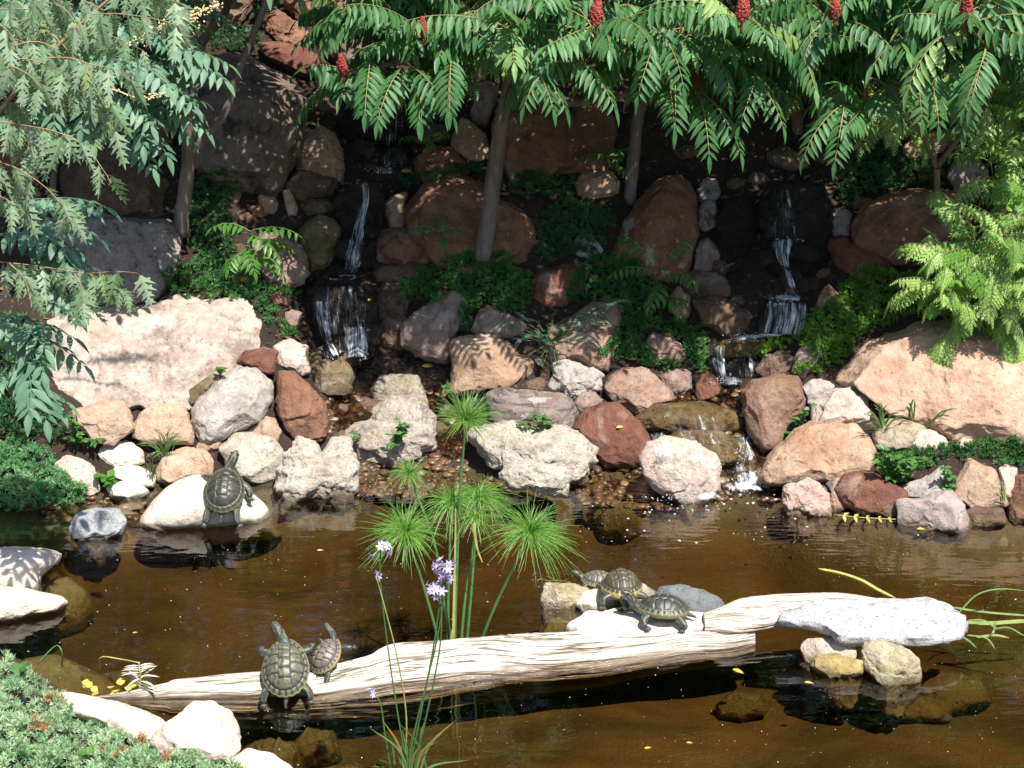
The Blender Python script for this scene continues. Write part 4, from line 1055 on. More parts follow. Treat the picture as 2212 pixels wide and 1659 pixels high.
for px, py, Y, n, L in [(1602, 50, 8.8, 11, .46), (1805, 45, 8.9, 10, .44), (1480, 70, 9.0, 10, .44), (1510, 170, 9.15, 8, .42), (1700, 90, 9.0, 9, .44), (1450, -20, 9.2, 10, .46), (1560, -60, 9.2, 10, .46), (1680, -40, 9.2, 10, .46),
                         (1640, 150, 9.3, 8, .4), (1800, -70, 9.3, 10, .45), (1420, 110, 9.4, 8, .4), (1560, 120, 9.3, 9, .42)]:
    rosette(cr, px, py, Y, n, L)
for px, py, Y, az in [(1505, 190, 9.0, 3.1), (1440, 150, 9.0, 3.0), (1400, 60, 8.9, 3.4), (1620, 150, 9.0, 2.7)]:
    for k in range(2): cr.compound(P(px + rng.normal(0, 12), py + rng.normal(0, 8), Y), az + rng.normal(0, .3), 0.0, .46, 11, 1.2, .11, .028, .6, rng.uniform(0, .4))
cr.build(s2, MAT['sumac'], MAT['rachis'])
fruit(s2, 1602, 45, 8.55, .13); fruit(s2, 1804, 38, 8.65, .12); fruit(s2, 1508, 190, 9.0, .12, True)

b0 = thing_base(2030, 470); YB3 = b0[1]
s3 = empty('sumac_tree', b0, 'staghorn sumac with a thin forked trunk above the maroon boulder', 'tree', 'sumac trees over the cascades')
mb = MB()
limb(mb, [(2032, 480), (2026, 420), (2024, 362)], YB3, 0.018, 0.015, 12, 8)
mb.build('trunk', MAT['bark_brown'], s3)
mb = MB()
limb(mb, [(2024, 362), (2000, 310), (1975, 260), (1930, 200)], [YB3, YB3 - .1, YB3 - .3, YB3 - .6], 0.012, 0.007)
limb(mb, [(2024, 362), (2070, 300), (2120, 245), (2150, 150), (2090, 50)], [YB3, YB3 - .1, YB3 - .2, YB3 - .5, YB3 - .9], 0.014, 0.008)
limb(mb, [(1930, 200), (1880, 170), (1868, 215)], YB3 - .6, 0.006, 0.004)
mb.build('bough', MAT['bark_brown'], s3)
cr = Crown()
for px, py, Y, n, L in [(2085, 55, 8.7, 11, .46), (1866, 225, 8.85, 6, .30), (1960, 60, 8.9, 10, .46), (2190, 60, 8.9, 10, .46), (2010, 120, 9.0, 9, .42), (2140, 130, 8.95, 9, .42), (1900, -20, 9.0, 10, .46), (2060, -70, 9.2, 10, .46),
                         (2200, -60, 9.2, 10, .46), (1760, 170, 9.2, 7, .34), (2260, 120, 9.0, 8, .42), (1930, 150, 9.15, 8, .38)]:
    rosette(cr, px, py, Y, n, L)
for px, py, Y, az in [(1838, 215, 8.8, 3.25), (1990, 130, 8.7, 3.4), (2060, 140, 8.7, 2.9), (2120, 90, 8.6, 3.3)]:
    for k in range(2): cr.compound(P(px + rng.normal(0, 8), py + rng.normal(0, 8), Y), az + rng.normal(0, .2), 0.0, .40, 11, 1.3, .11, .028, .5, rng.uniform(.1, .6))
cr.build(s3, MAT['sumac'], MAT['rachis'])
fruit(s3, 2085, 45, 8.5, .12); fruit(s3, 1868, 225, 8.8, .08)

# --- added sumac, unseen high crown put above the picture to shade the slope
s4 = empty('sumac_tree', thing_base(1720, 300), 'added staghorn sumac whose unseen high crown shades the slope by the narrow waterfall', 'tree', 'sumac trees over the cascades')
mb = MB()
limb(mb, [(1725, 320), (1715, 200), (1700, 60), (1690, -140)], [10.3, 10.2, 10.1, 9.9], 0.035, 0.02, 16)
mb.build('trunk', MAT['bark_brown'], s4)
cr = Crown(); GAPS = (690, 1180, 1780, 2090)   # openings to the sky in the high crowns
for k in range(80):
    px = rng.uniform(640, 2450); Y = rng.uniform(8.9, 10.5); py = rng.uniform(-330, -60)
    if py < -130 and any(abs(px - g) < 75 for g in GAPS): continue
    rosette(cr, px, py, Y, 9, .5, pairs=9)
for k in range(16):
    rosette(cr, rng.uniform(700, 2250), rng.uniform(10, 130), rng.uniform(9.7, 10.3), 8, .42, pairs=9, var=rng.uniform(0, .5))
cr.build(s4, MAT['sumac'], MAT['rachis'])

# --- tree with a forked grey trunk and blue-green pinnate leaves
b0 = thing_base(392, 498); YA = b0[1]
a1 = empty('ash_tree', b0, 'tree with a forked grey trunk and blue-green pinnate leaves above the spotted boulder', 'tree')
mb = MB()
limb(mb, [(390, 510), (396, 440), (404, 370), (408, 320), (398, 240), (386, 170), (375, 100), (360, 0)], [YA - .05, YA - .05, YA - .08, YA - .1, YA - .15, YA - .25, YA - .4, YA - .6], 0.040, 0.024, 34, 10)
mb.build('trunk', MAT['bark_grey'], a1)
mb = MB()
limb(mb, [(410, 332), (445, 295), (485, 245), (510, 170), (545, 80), (585, -20)], [YA - .1, YA - .12, YA - .14, YA - .14, YA - .14, YA - .14], 0.026, 0.016, 24)
BOUGHS_A = [([(425, 110), (450, 70), (480, 40), (500, -20)], YA + .5, 0.026, 0.02), ([(112, 440), (116, 380), (124, 320), (130, 240)], YA + .1, 0.018, 0.014)]
mb.build('bough', MAT['bark_grey'], a1)
for path, Yk, ra, rb_ in BOUGHS_A: mb = MB(); limb(mb, path, Yk, ra, rb_, 12); mb.build('bough', MAT['bark_brown'], a1)
cr = Crown()
def ash_spray(px, py, Y, n, L=.36, lo=-.4, hi=.3, **k):
    rosette(cr, px, py, Y, n, L, .108, .040, 7, k.get('var'), lo, hi, 0.9, .45, k.get('front'))
for px, py, Y, n in [(150, 60, 9.10, 9), (250, 110, 9.10, 9), (330, 120, 9.10, 8), (330, 40, 9.20, 9), (200, 170, 9.05, 8), (290, 200, 9.00, 7), (90, 150, 9.10, 8), (40, 60, 9.20, 9), (60, 230, 9.10, 7),
                      (180, 20, 9.40, 9), (280, -30, 9.40, 9), (100, -40, 9.40, 9), (360, 20, 9.50, 7), (210, 240, 9.05, 6), (20, -20, 9.30, 9), (130, 220, 9.20, 7)]:
    ash_spray(px, py, Y, n)
for px, py, Y, az, el in [(270, 225, 9.00, 2.2, -.1), (235, 255, 9.00, 2.3, -.2), (345, 115, 9.00, 1.9, .1), (300, 165, 9.00, 2.0, -.1), (240, 110, 8.90, 1.9, .0), (200, 180, 8.90, 2.1, -.1), (60, 540, 7.53, 2.0, .0), (20, 590, 7.53, 1.8, .0), (10, 690, 7.43, 1.9, -.1), (0, 680, 7.43, 2.1, .1), (20, 470, 7.53, 2.2, .1), (0, 780, 7.33, 2.3, -.1),
                           (30, 440, 7.63, 1.9, .3), (-30, 820, 7.33, 2.0, 0), (0, 500, 7.63, 1.7, .2)]:
    for k in range(2): cr.compound(P(px + rng.normal(0, 14), py + rng.normal(0, 10), Y), az + rng.normal(0, .25), el, .36, 7, .7, .115, .042, .5, rng.uniform(.1, .8))
for k in range(13):  # the part of the crown above the picture
    ash_spray(rng.uniform(-300, 520), rng.uniform(-460, -110), rng.uniform(9.1, 10.0), 8, .42)
for k in range(26):  # extra sprays added above the frame to shade the tall boulder
    ash_spray(rng.uniform(250, 660), rng.uniform(-330, -110), rng.uniform(9.1, 10.2), 8, .42)
cr.build(a1, MAT['bluegreen'], 'join')
# flower panicles
oc = np.array([(1, 0, 0), (-1, 0, 0), (0, 1, 0), (0, -1, 0), (0, 0, 1), (0, 0, -1.)])
of = np.array([(0, 2, 4), (2, 1, 4), (1, 3, 4), (3, 0, 4), (2, 0, 5), (1, 2, 5), (3, 1, 5), (0, 3, 5)])
def panicle(path, Y, n, sp):
    mb = MB(); q = smooth_path(P(np.array([p[0] for p in path]), np.array([p[1] for p in path]), Y), 16)
    mb.tube(q, .003, 5)
    k = rng.integers(3, 16, n); c = q[k] + rng.normal(0, sp, (n, 3)) * np.array([1, 1, .7])
    mb.inst(oc, None, of, np.eye(3)[None] * rng.uniform(.003, .0068, n)[:, None, None], c, rng.uniform(0, 1, n))
    mb.build('flower_panicle', MAT['creamfl'], a1)
panicle([(240, 110), (330, 70), (400, 40), (470, 10)], 8.15, 170, .016)
panicle([(290, 75), (330, 62), (375, 52), (420, 46)], 8.15, 130, .018)
panicle([(200, 195), (240, 192), (300, 212), (350, 202)], 8.15, 60, .008)

# --- weeping cutleaf tree
w1 = empty('weeping_birch', ground_hit(-420, 1000)[0], 'weeping tree with drooping pale cut leaves on thin tan twigs', 'tree')
mb = MB(); cw = Crown(CL_V, None, CL_T)
limb(mb, [(-430, 1290), (-430, 700), (-300, 450), (-120, 330), (0, 245)], [7.6, 7.5, 7.3, 7.2, 7.15], .04, .011, 20)
mb.build('trunk', MAT['bark_brown'], w1)
mb = MB()
limb(mb, [(-10, 252), (60, 168), (150, 75), (250, -15), (330, -90)], 7.15, .009, .005, 20)
limb(mb, [(-300, 450), (-200, 460), (-80, 545), (0, 566)], 7.15, .010, .005, 14)
limb(mb, [(-120, 330), (-60, 350), (0, 350)], 7.15, .006, .004, 8)
mb.build('limb', MAT['twig'], w1)
mt_ = MB()
def weep(path, Y, step=11, L=.128, n=26, r=.0026, dens=1, var=None):
    pp = np.asarray(path, float)
    q = smooth_path(P(pp[:, 0], pp[:, 1], np.full(len(pp), float(Y)) + np.linspace(0, -.06, len(pp))), n)
    mt_.tube(q, np.linspace(r, r * .45, n), 5, .5, False)
    ln = np.concatenate([[0], np.cumsum(np.linalg.norm(np.diff(q, axis=0), axis=1))]); tot = ln[-1]
    m_ = int(tot / (step * .0018)); s_ = rng.uniform(.02, 1, m_) * tot
    for x in s_:
        p = np.array([np.interp(x, ln, q[:, i]) for i in range(3)])
        a = rng.uniform(0, 6.28)
        d = np.array([.42 * math.cos(a), .42 * math.sin(a), -1 + rng.normal(0, .2)])
        nr = np.array([rng.normal(0, .6), -1 + rng.normal(0, .45), .75])
        off = np.array([.016 * math.cos(a), .016 * math.sin(a), -.004])
        mt_.tube(np.array([p, p + off * .6, p + off]), .0009, 3, .5, False)
        v = rng.uniform(0, .82) if rng.random() > .015 else .95
        l = L * rng.uniform(.6, 1.1)
        cw.leaf(p + off, d, nr, l, l * rng.uniform(.6, .9), v if var is None else var)
for path in [
    [(0, 128), (60, 128), (130, 150), (200, 190), (238, 235), (243, 280)],
    [(0, 262), (60, 272), (125, 286), (185, 318), (225, 370), (240, 395)],
    [(0, 350), (45, 368), (95, 402), (135, 445), (158, 490)],
    [(0, 566), (60, 572), (130, 582), (190, 590), (250, 586), (296, 590)],
    [(190, 590), (220, 606), (260, 628), (300, 632)],
    [(60, 168), (110, 170), (160, 185), (215, 205), (225, 240)],
    [(100, 125), (150, 125), (200, 140), (250, 150), (280, 175)],
    [(150, 75), (200, 70), (260, 85), (300, 105)],
    [(200, 30), (260, 30), (330, 40), (385, 55)],
    [(240, -10), (300, -20), (370, 0), (430, 25)],
    [(120, 105), (80, 90), (30, 100), (0, 140)],
    [(160, 65), (120, 40), (60, 40), (10, 60)],
    [(210, 15), (150, -10), (80, -10), (20, 5)],
    [(0, 20), (60, 20), (130, 30), (180, 55)],
        [(20, 568), (50, 600), (65, 640), (68, 665)],
    [(-20, 350), (20, 385), (40, 430), (52, 450)],
    [(160, 590), (175, 615), (180, 645), (178, 660)],
    [(-40, 420), (0, 425), (30, 440)], [(20, 140), (60, 160), (90, 190)], [(90, 60), (130, 90), (160, 130)],
    [(0, 290), (40, 300), (70, 330), (80, 350)], [(0, 80), (50, 90), (110, 120), (130, 150)], [(90, 0), (140, 20), (170, 60)], [(0, 210), (30, 225), (60, 250)], [(-20, 40), (20, 70), (40, 110)], [(50, 130), (80, 170), (95, 215)]]:
    weep(path, 7.15 + rng.uniform(-.12, .1))
mt_.build('twig', MAT['twig'], w1)
cw.build(w1, MAT['weep'], None)

# --- feathery cutleaf sumac in the sun
b0 = thing_base(2190, 800)
f1 = empty('cutleaf_sumac', P(2260, 860, 9.17), 'feathery yellow-green cutleaf sumac in full sun over the giant orange-tan boulder', 'shrub')
mb = MB()
limb(mb, [(2270, 900), (2240, 780), (2180, 680), (2120, 600)], [9.17, 9.12, 9.02, 8.97], .014, .007)
limb(mb, [(2240, 780), (2220, 640), (2190, 540), (2170, 500)], [9.12, 9.02, 8.97, 8.92], .012, .006)
limb(mb, [(2180, 680), (2110, 660), (2060, 650)], [9.02, 8.92, 8.87], .008, .004)
limb(mb, [(2240, 780), (2260, 600), (2230, 480)], [9.12, 9.02, 9.02], .010, .005)
cr = Crown(FL_V, None, FL_T); cr.st = mb
for px, py, Y, n, L in [(2120, 600, 8.92, 8, .30), (2170, 510, 8.87, 8, .30), (2060, 640, 8.82, 8, .26), (2230, 520, 8.92, 8, .3), (2180, 640, 8.82, 9, .30), (2100, 660, 8.77, 7, .26), (2220, 600, 8.82, 9, .3), (2060, 560, 8.87, 6, .26), (2210, 660, 8.82, 8, .26), (2110, 540, 8.92, 8, .3), (2150, 590, 8.77, 8, .3), (2250, 450, 9.02, 8, .3), (2030, 620, 8.82, 5, .25), (2210, 560, 8.77, 8, .3)]:
    rosette(cr, px + rng.normal(0, 12), py + rng.normal(0, 12), Y, n + 5, L * 1.0, .088, .037, 13, None, -.3, 1.2, 1.8, .6)
for px, py, Y, az, el, L in [(2040, 615, 8.82, -1.55, .15, .30), (2050, 560, 8.82, -1.3, .7, .26), (2100, 520, 8.87, -.5, 1.2, .30), (2080, 470, 8.87, -1.2, .9, .26), (2210, 500, 8.82, 1.2, 1.2, .3), (2060, 700, 8.77, -2.2, -.4, .22), (2200, 700, 8.77, -2.8, -.3, .22)]:
    cr.compound(P(px, py, Y), az, el, L, 10, 1.4, .11, .075, .6, rng.uniform(.4, .82))
mb.build('stem', MAT['bark_brown'], f1)
cr.build(f1, MAT['feather'], None)

f2 = empty('cutleaf_sumac', P(2000, 330, 10.2), 'yellow-green cutleaf sumac glowing behind the thin forked trunk', 'shrub')
mb = MB()
limb(mb, [(2000, 340), (1990, 290), (1960, 230)], 10.2, .01, .006)
limb(mb, [(2000, 340), (2060, 290), (2110, 220)], 10.2, .01, .006)
cr = Crown(FL_V, None, FL_T); cr.st = mb
for px, py, Y in [(1830, 150, 10.0), (1900, 190, 10.0), (1960, 210, 10.1), (2030, 215, 10.1), (2110, 215, 10.), (2180, 240, 9.9), (2150, 290, 9.9), (1860, 110, 10.2), (2210, 200, 9.9), (2060, 250, 10.1), (1780, 130, 10.2), (1950, 260, 10.1), (2195, 330, 9.6), (2180, 400, 9.5), (2120, 170, 10.2)]:
    rosette(cr, px, py, Y, 7, .36, .11, .06, 9, None, -.2, .8, 1.3, .4)
mb.build('stem', MAT['bark_brown'], f2)
cr.build(f2, MAT['feather'], None)

# --- small compound-leaved shoots
def shoot(name, label, px, py, leaves, mat='shoot', h=None, ll=.075, lw=.026, cat='plant', pairs=6):
    b = first_hit(px, py)[0][0]
    e = empty(name, b, label, cat, 'young shoots among the rocks'); mb = MB(); cr = Crown(); cr.st = mb
    for (tx, ty, az, el, L) in leaves:
        t = P(tx, ty, b[1] - .08)
        mb.tube(smooth_path(np.array([b, (b + t) / 2 + (0, 0, .01), t]), 8), .003, 5)
        cr.compound(t, az, el, L, pairs, 1.1, ll, lw, .45, rng.uniform(.1, .95))
    mb.build('stem', MAT['stem'], e); cr.build(e, MAT[mat], None, 'foliage')
shoot('sumac_shoot', 'bright green young sumac shoot over the pinkish pitted rock', 545, 560, [(540, 500, 1.7, .4, .26), (540, 500, -1.4, .6, .2), (538, 505, 2.6, .1, .22), (545, 520, 1.2, .1, .22), (540, 530, 3.2, .0, .2), (545, 540, -2.2, .1, .18), (550, 540, 2.0, -.2, .2)])
shoot('sumac_shoot', 'dark little fern-like shoot against the massive red-brown boulder', 955, 525, [(950, 500, 1.7, .4, .16), (950, 500, -1.6, .5, .17), (952, 510, 2.9, .3, .14), (955, 500, .3, 1.0, .12)], 'weed', pairs=7, ll=.05, lw=.014)
shoot('sumac_shoot', 'shaded compound-leaved shoot beside the tall pointed red boulder', 1420, 655, [(1420, 600, 1.8, .5, .24), (1415, 590, -1.6, .5, .24), (1425, 610, 3.0, .2, .24), (1430, 570, 1.2, .9, .22), (1410, 630, 2.4, -.1, .22), (1430, 640, 1.5, 0., .2), (1400, 560, -.8, .9, .2)], 'weed')
shoot('sumac_shoot', 'thin shoot with glossy leaves under the low sumac bough', 1325, 370, [(1320, 330, 1.7, .4, .18), (1320, 340, -1.6, .4, .18), (1325, 320, 3.0, .3, .16), (1315, 350, 2.3, 0, .16)], 'shoot', ll=.06, lw=.02)
shoot('sumac_shoot', 'small shoot between the rough red-brown rock and the upper pool', 925, 330, [(918, 300, 1.7, .6, .14), (915, 305, -1.5, .6, .14), (920, 298, 3.0, .3, .12)], 'weed', ll=.045, lw=.015)
shoot('sumac_shoot', 'glossy dark shoot beside the pale grey rock behind the forked trunk', 2150, 430, [(2150, 360, 1.7, .4, .26), (2140, 350, -1.6, .5, .26), (2155, 370, 3.0, .2, .24), (2160, 330, 1.2, .8, .24), (2130, 390, -2.4, 0, .2), (2170, 390, 2.2, .1, .2)], 'shoot')

# --- juniper mats
def tuft(n=16, seed=1):
    r = np.random.default_rng(seed); v, t = [], []
    for k in range(n):
        a = r.uniform(0, 6.28); el = r.uniform(.15, 1.45); l = r.uniform(.6, 1.0)
        d = np.array([math.cos(a) * math.cos(el), math.sin(a) * math.cos(el), math.sin(el)])
        s = np.cross(d, r.normal(size=3)); s /= np.linalg.norm(s); s *= .085
        b = d * .12; i = len(v)
        v += [b - s * .5, b + s * .5, d * l * .6 + s, d * l, d * l * .6 - s]
        t += [(i, i + 1, i + 2), (i, i + 2, i + 4), (i + 4, i + 2, i + 3)]
    return np.array(v), np.array(t)
TUFTS = [tuft(18, k) for k in range(4)]


def in_poly(pl, x, y):
    c = np.zeros(len(x), bool); n = len(pl)
    for i in range(n):
        (x1, y1), (x2, y2) = pl[i], pl[(i + 1) % n]
        c ^= ((y1 > y) != (y2 > y)) & (x < (x2 - x1) * (y - y1) / (y2 - y1 + 1e-9) + x1)
    return c


def edge_dist(pl, x, y):
    d = np.full(len(x), 1e9); p = np.stack([x, y], -1)
    for i in range(len(pl)):
        a = pl[i]; ab = pl[(i + 1) % len(pl)] - a
        t = np.clip(((p - a) @ ab) / (ab @ ab + 1e-9), 0, 1)
        d = np.minimum(d, np.linalg.norm(p - a - t[:, None] * ab, axis=1))
    return d


def juniper(label, poly, mat, dens=1.0, size=.034, thick=.09, name='juniper_mat', cat='juniper', brown=.02, grp='juniper mats between the rocks', off=.02):
    pl = np.asarray(poly, float).reshape(-1, 2)
    cxy = pl.mean(0); A = 0.5 * abs((pl[:, 0] * np.roll(pl[:, 1], -1) - np.roll(pl[:, 0], -1) * pl[:, 1]).sum())
    s = mpp(first_hit(*cxy)[0][0])
    N = int(A * s * s / (size * size) * 3.4 * dens)
    lo, hi = pl.min(0), pl.max(0)
    x = rng.uniform(lo[0], hi[0], N * 6); y = rng.uniform(lo[1], hi[1], N * 6)
    # ragged outline: sprays break the edge
    ed = edge_dist(pl, x, y); ins = in_poly(pl, x, y)
    rag = fbm(np.stack([x / 24, y / 24, x * 0], -1), 3, 4) * 11
    k = np.where((np.where(ins, ed, -ed) + rag) > 0)[0][:N]
    x, y, ed = x[k], y[k], ed[k]
    h, nn = first_hit(x, y, -0.02)
    tocam = CAMP - h; tocam /= np.linalg.norm(tocam, axis=1)[:, None]
    bump = 0.5 + 0.5 * fbm(np.stack([x / 38, y / 30, x * 0 + 3], -1), 3, 12)
    lift = (off + thick * np.clip(bump, 0, 1.2) * np.minimum(1, ed / 26)) * rng.uniform(.35, 1.0, len(x))
    pos = h + tocam * (lift * .5)[:, None] + np.array([0, 0, 1.0]) * (lift * .75)[:, None]
    upd = nn * .5 + np.array([0, -.25, .9]) + rng.normal(0, .38, (len(x), 3))
    d = np.stack([rng.normal(size=len(x)), rng.normal(size=len(x)), rng.normal(size=len(x))], -1)
    R = frames(d - (d * upd).sum(1)[:, None] * upd / (upd ** 2).sum(1)[:, None], upd)
    sc = size * rng.uniform(.5, 1.55, len(x))
    var = np.clip(.4 + .5 * fbm(np.stack([x / 30, y / 30, x * 0 + 9], -1), 3, 31) + rng.normal(0, .16, len(x)), 0, .84)
    bz = fbm(np.stack([x / 35, y / 28, x * 0 + 1], -1), 3, 77)
    var = np.where(bz > np.quantile(bz, 1 - brown), .98, var)
    mb = MB(); gi = rng.integers(0, len(TUFTS), len(x))
    for g, (tv, tt) in enumerate(TUFTS):
        q = gi == g
        mb.inst(tv, None, tt, R[q] * sc[q][:, None, None], pos[q], var[q])
    o = mb.build(name, MAT[mat], origin=h[np.argmin(np.abs(x - cxy[0]) + np.abs(y - cxy[1]))], smooth=False)
    return tag(o, label, cat, grp)


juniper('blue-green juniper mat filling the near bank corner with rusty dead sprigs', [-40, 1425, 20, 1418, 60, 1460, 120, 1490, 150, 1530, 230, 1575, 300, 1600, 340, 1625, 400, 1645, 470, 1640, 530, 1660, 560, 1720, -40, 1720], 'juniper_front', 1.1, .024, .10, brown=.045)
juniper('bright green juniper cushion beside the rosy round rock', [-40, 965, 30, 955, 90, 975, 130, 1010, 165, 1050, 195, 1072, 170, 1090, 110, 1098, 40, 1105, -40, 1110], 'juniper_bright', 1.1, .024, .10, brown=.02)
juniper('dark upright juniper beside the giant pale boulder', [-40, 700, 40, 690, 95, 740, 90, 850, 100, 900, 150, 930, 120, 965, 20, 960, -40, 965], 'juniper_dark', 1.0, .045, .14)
juniper('green juniper strip over the top edge of the giant pale boulder', [350, 640, 370, 590, 420, 560, 480, 555, 530, 580, 560, 620, 620, 625, 660, 640, 610, 650, 580, 650, 600, 690, 655, 735, 620, 735, 575, 690, 550, 650, 440, 645], 'juniper', 1.1, .021, .05)
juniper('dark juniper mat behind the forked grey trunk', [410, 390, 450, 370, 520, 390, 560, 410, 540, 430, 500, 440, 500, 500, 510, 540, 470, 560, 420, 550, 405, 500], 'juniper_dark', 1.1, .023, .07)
juniper('dark green juniper mat over the pink-grey pointed rock', [840, 660, 870, 610, 930, 590, 960, 555, 1040, 550, 1100, 560, 1150, 600, 1155, 640, 1120, 690, 1060, 665, 1020, 680, 1010, 720, 990, 720, 1000, 640, 975, 630, 920, 655], 'juniper', 1.1, .022, .06)
juniper('dark green juniper mat between the flat-topped red rock and the lichen boulder', [1240, 600, 1290, 555, 1350, 560, 1390, 590, 1420, 640, 1440, 690, 1400, 700, 1350, 670, 1330, 650, 1280, 660, 1225, 650], 'juniper', 1.1, .022, .06)
juniper('lighter juniper mat trailing down beside the craggy pink rock', [1345, 660, 1400, 680, 1470, 700, 1525, 740, 1530, 800, 1515, 810, 1480, 770, 1440, 715, 1400, 715, 1380, 740, 1420, 780, 1470, 790, 1440, 800, 1390, 785, 1340, 775, 1290, 765, 1330, 740, 1350, 710], 'juniper', 1.1, .021, .05)
juniper('lime green juniper mat above the giant orange-tan boulder', [1840, 590, 1900, 580, 1980, 600, 2000, 660, 1960, 690, 1900, 715, 1850, 750, 1800, 800, 1750, 815, 1720, 800, 1760, 770, 1720, 745, 1660, 775, 1615, 770, 1660, 740, 1720, 720, 1760, 680, 1810, 640], 'juniper_lime', 1.1, .022, .06)
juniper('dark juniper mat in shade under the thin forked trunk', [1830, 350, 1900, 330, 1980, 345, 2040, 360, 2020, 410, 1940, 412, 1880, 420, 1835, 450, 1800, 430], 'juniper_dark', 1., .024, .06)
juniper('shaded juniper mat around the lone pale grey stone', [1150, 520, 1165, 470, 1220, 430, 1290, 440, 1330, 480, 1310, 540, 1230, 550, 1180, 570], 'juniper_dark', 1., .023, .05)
juniper('dark juniper tuft above the massive red-brown boulder', [840, 410, 870, 385, 940, 380, 1010, 350, 1045, 370, 1000, 378, 940, 395, 890, 415], 'juniper_dark', .9, .028, .04)
juniper('dark juniper patch at the top beside the long dark red rock', [440, 80, 500, 55, 560, 75, 560, 110, 470, 118, 430, 105], 'juniper_dark', 1., .024, .06)
juniper('juniper band above the square tan block', [1890, 990, 1960, 975, 2040, 965, 2120, 955, 2240, 950, 2240, 1010, 2150, 1010, 2090, 990, 2040, 1000, 1960, 1030, 1900, 1040], 'juniper', 1., .021, .05)
juniper('shaded juniper between slender trunk and deep red boulder', [1080, 390, 1180, 370, 1240, 390, 1240, 430, 1150, 440, 1100, 420], 'juniper_dark', .7, .03, .04)

# --- silvery shrub
b0 = first_hit(1190, 740)[0][0]
sv = empty('silver_shrub', b0, 'silvery green feathery shrub sprawling over pinkish rocks', 'shrub'); cr = Crown(FL_V, None, FL_T)
mb = MB()
for k in range(46):
    tx, ty = [(1160, 700), (1200, 690), (1240, 680), (1270, 665), (1150, 735), (1190, 735), (1230, 720), (1280, 700), (1170, 770), (1205, 770), (1120, 715), (1290, 655)][k % 12]
    tx += rng.normal(0, 14); ty += rng.normal(0, 11)
    t = P(tx, ty, first_hit(tx, ty)[0][0][1] - rng.uniform(.02, .07))
    mb.tube(smooth_path(np.array([b0, (b0 + t) / 2, t]), 8), .002, 4)
    az = math.atan2(tx - 1190, 40) + rng.normal(0, .6)
    cr.compound(t, az, rng.uniform(-.1, .7), rng.uniform(.07, .14), 9, 1.0, .022, .02, .25, rng.uniform(0, .8))
mb.build('stem', MAT['stem'], sv); cr.build(sv, MAT['silver'], MAT['silver'], 'foliage')

# --- leafy weeds
def weed(label, px, py, pts, ll=.04, lw=.022, n=14, mat='weed', name='weed'):
    b = first_hit(px, py)[0][0]; e = empty(name, b, label, 'weed', 'weeds growing among the rocks'); mb = MB(); cr = Crown()
    for tx, ty in pts:
        t = P(tx, ty, b[1] - .06 - rng.uniform(0, .04)); q = smooth_path(np.array([b, (b + t) / 2 + rng.normal(0, .008, 3), t]), 10)
        mb.tube(q, .0018, 4)
        for k in range(n):
            i = rng.integers(2, 10); a = rng.uniform(0, 6.28)
            cr.leaf(q[i], (math.cos(a), math.sin(a) * .9 - .15, rng.uniform(-.2, .5)), (rng.normal(0, .3), -.35, 1), ll * rng.uniform(.6, 1.1), lw * rng.uniform(.7, 1.1), rng.uniform(0, .84))
    mb.build('stem', MAT['stem'], e); cr.build(e, MAT[mat], None, 'foliage')
weed('green weed growing in the hollow of the tall cream crag', 860, 955, [(862, 905), (878, 920), (845, 940), (850, 960), (870, 935)])
weed('little weed low on the tall cream crag', 768, 950, [(762, 935), (775, 945)], .03, .018, 9)
weed('weed spread along the top of the broad white crag', 1170, 922, [(1148, 895), (1175, 900), (1160, 912), (1195, 912), (1125, 915)], .035, .02)
weed('pale green weed climbing the big brown mossy rock', 1710, 930, [(1752, 875), (1740, 890), (1722, 905), (1700, 935), (1735, 910)], .035, .024)
weed('big leafy weed clump beside the square tan block', 1935, 1035, [(1910, 970), (1930, 985), (1960, 990), (1905, 1005), (1945, 1010), (1975, 1005), (1920, 1030), (1990, 990), (1895, 985), (1960, 1020)], .045, .028, 22)
weed('weed hanging between the triangular rock and the square tan block', 2045, 1045, [(2040, 1010), (2050, 1025), (2055, 1050), (2045, 1060)], .035, .02)
weed('low creeping weed under the giant pale boulder', 175, 960, [(150, 900), (160, 920), (170, 935), (190, 950), (205, 955), (150, 945), (215, 950)], .04, .022, 16)
weed('round-leaved rosette at the edge of the stacked white pair', 228, 1045, [(215, 1025), (235, 1030), (240, 1042)], .05, .04, 6, 'shoot')
weed('small weed on the mossy dark rock by the grey-white oval rock', 480, 805, [(475, 792), (490, 795)], .03, .02, 9)
weed('broad-leaved weed at the near bank edge', 40, 1475, [(45, 1440), (55, 1448)], .065, .055, 4, 'weed')
weed('broad-leaved seedlings scattered in the foreground juniper', 110, 1640, [(20, 1625), (70, 1640), (140, 1635), (190, 1625), (120, 1610)], .05, .03, 4, 'shoot')
weed('small weed beside the orange-brown cleft rock', 968, 850, [(968, 822), (962, 838), (972, 845)], .03, .018, 10)

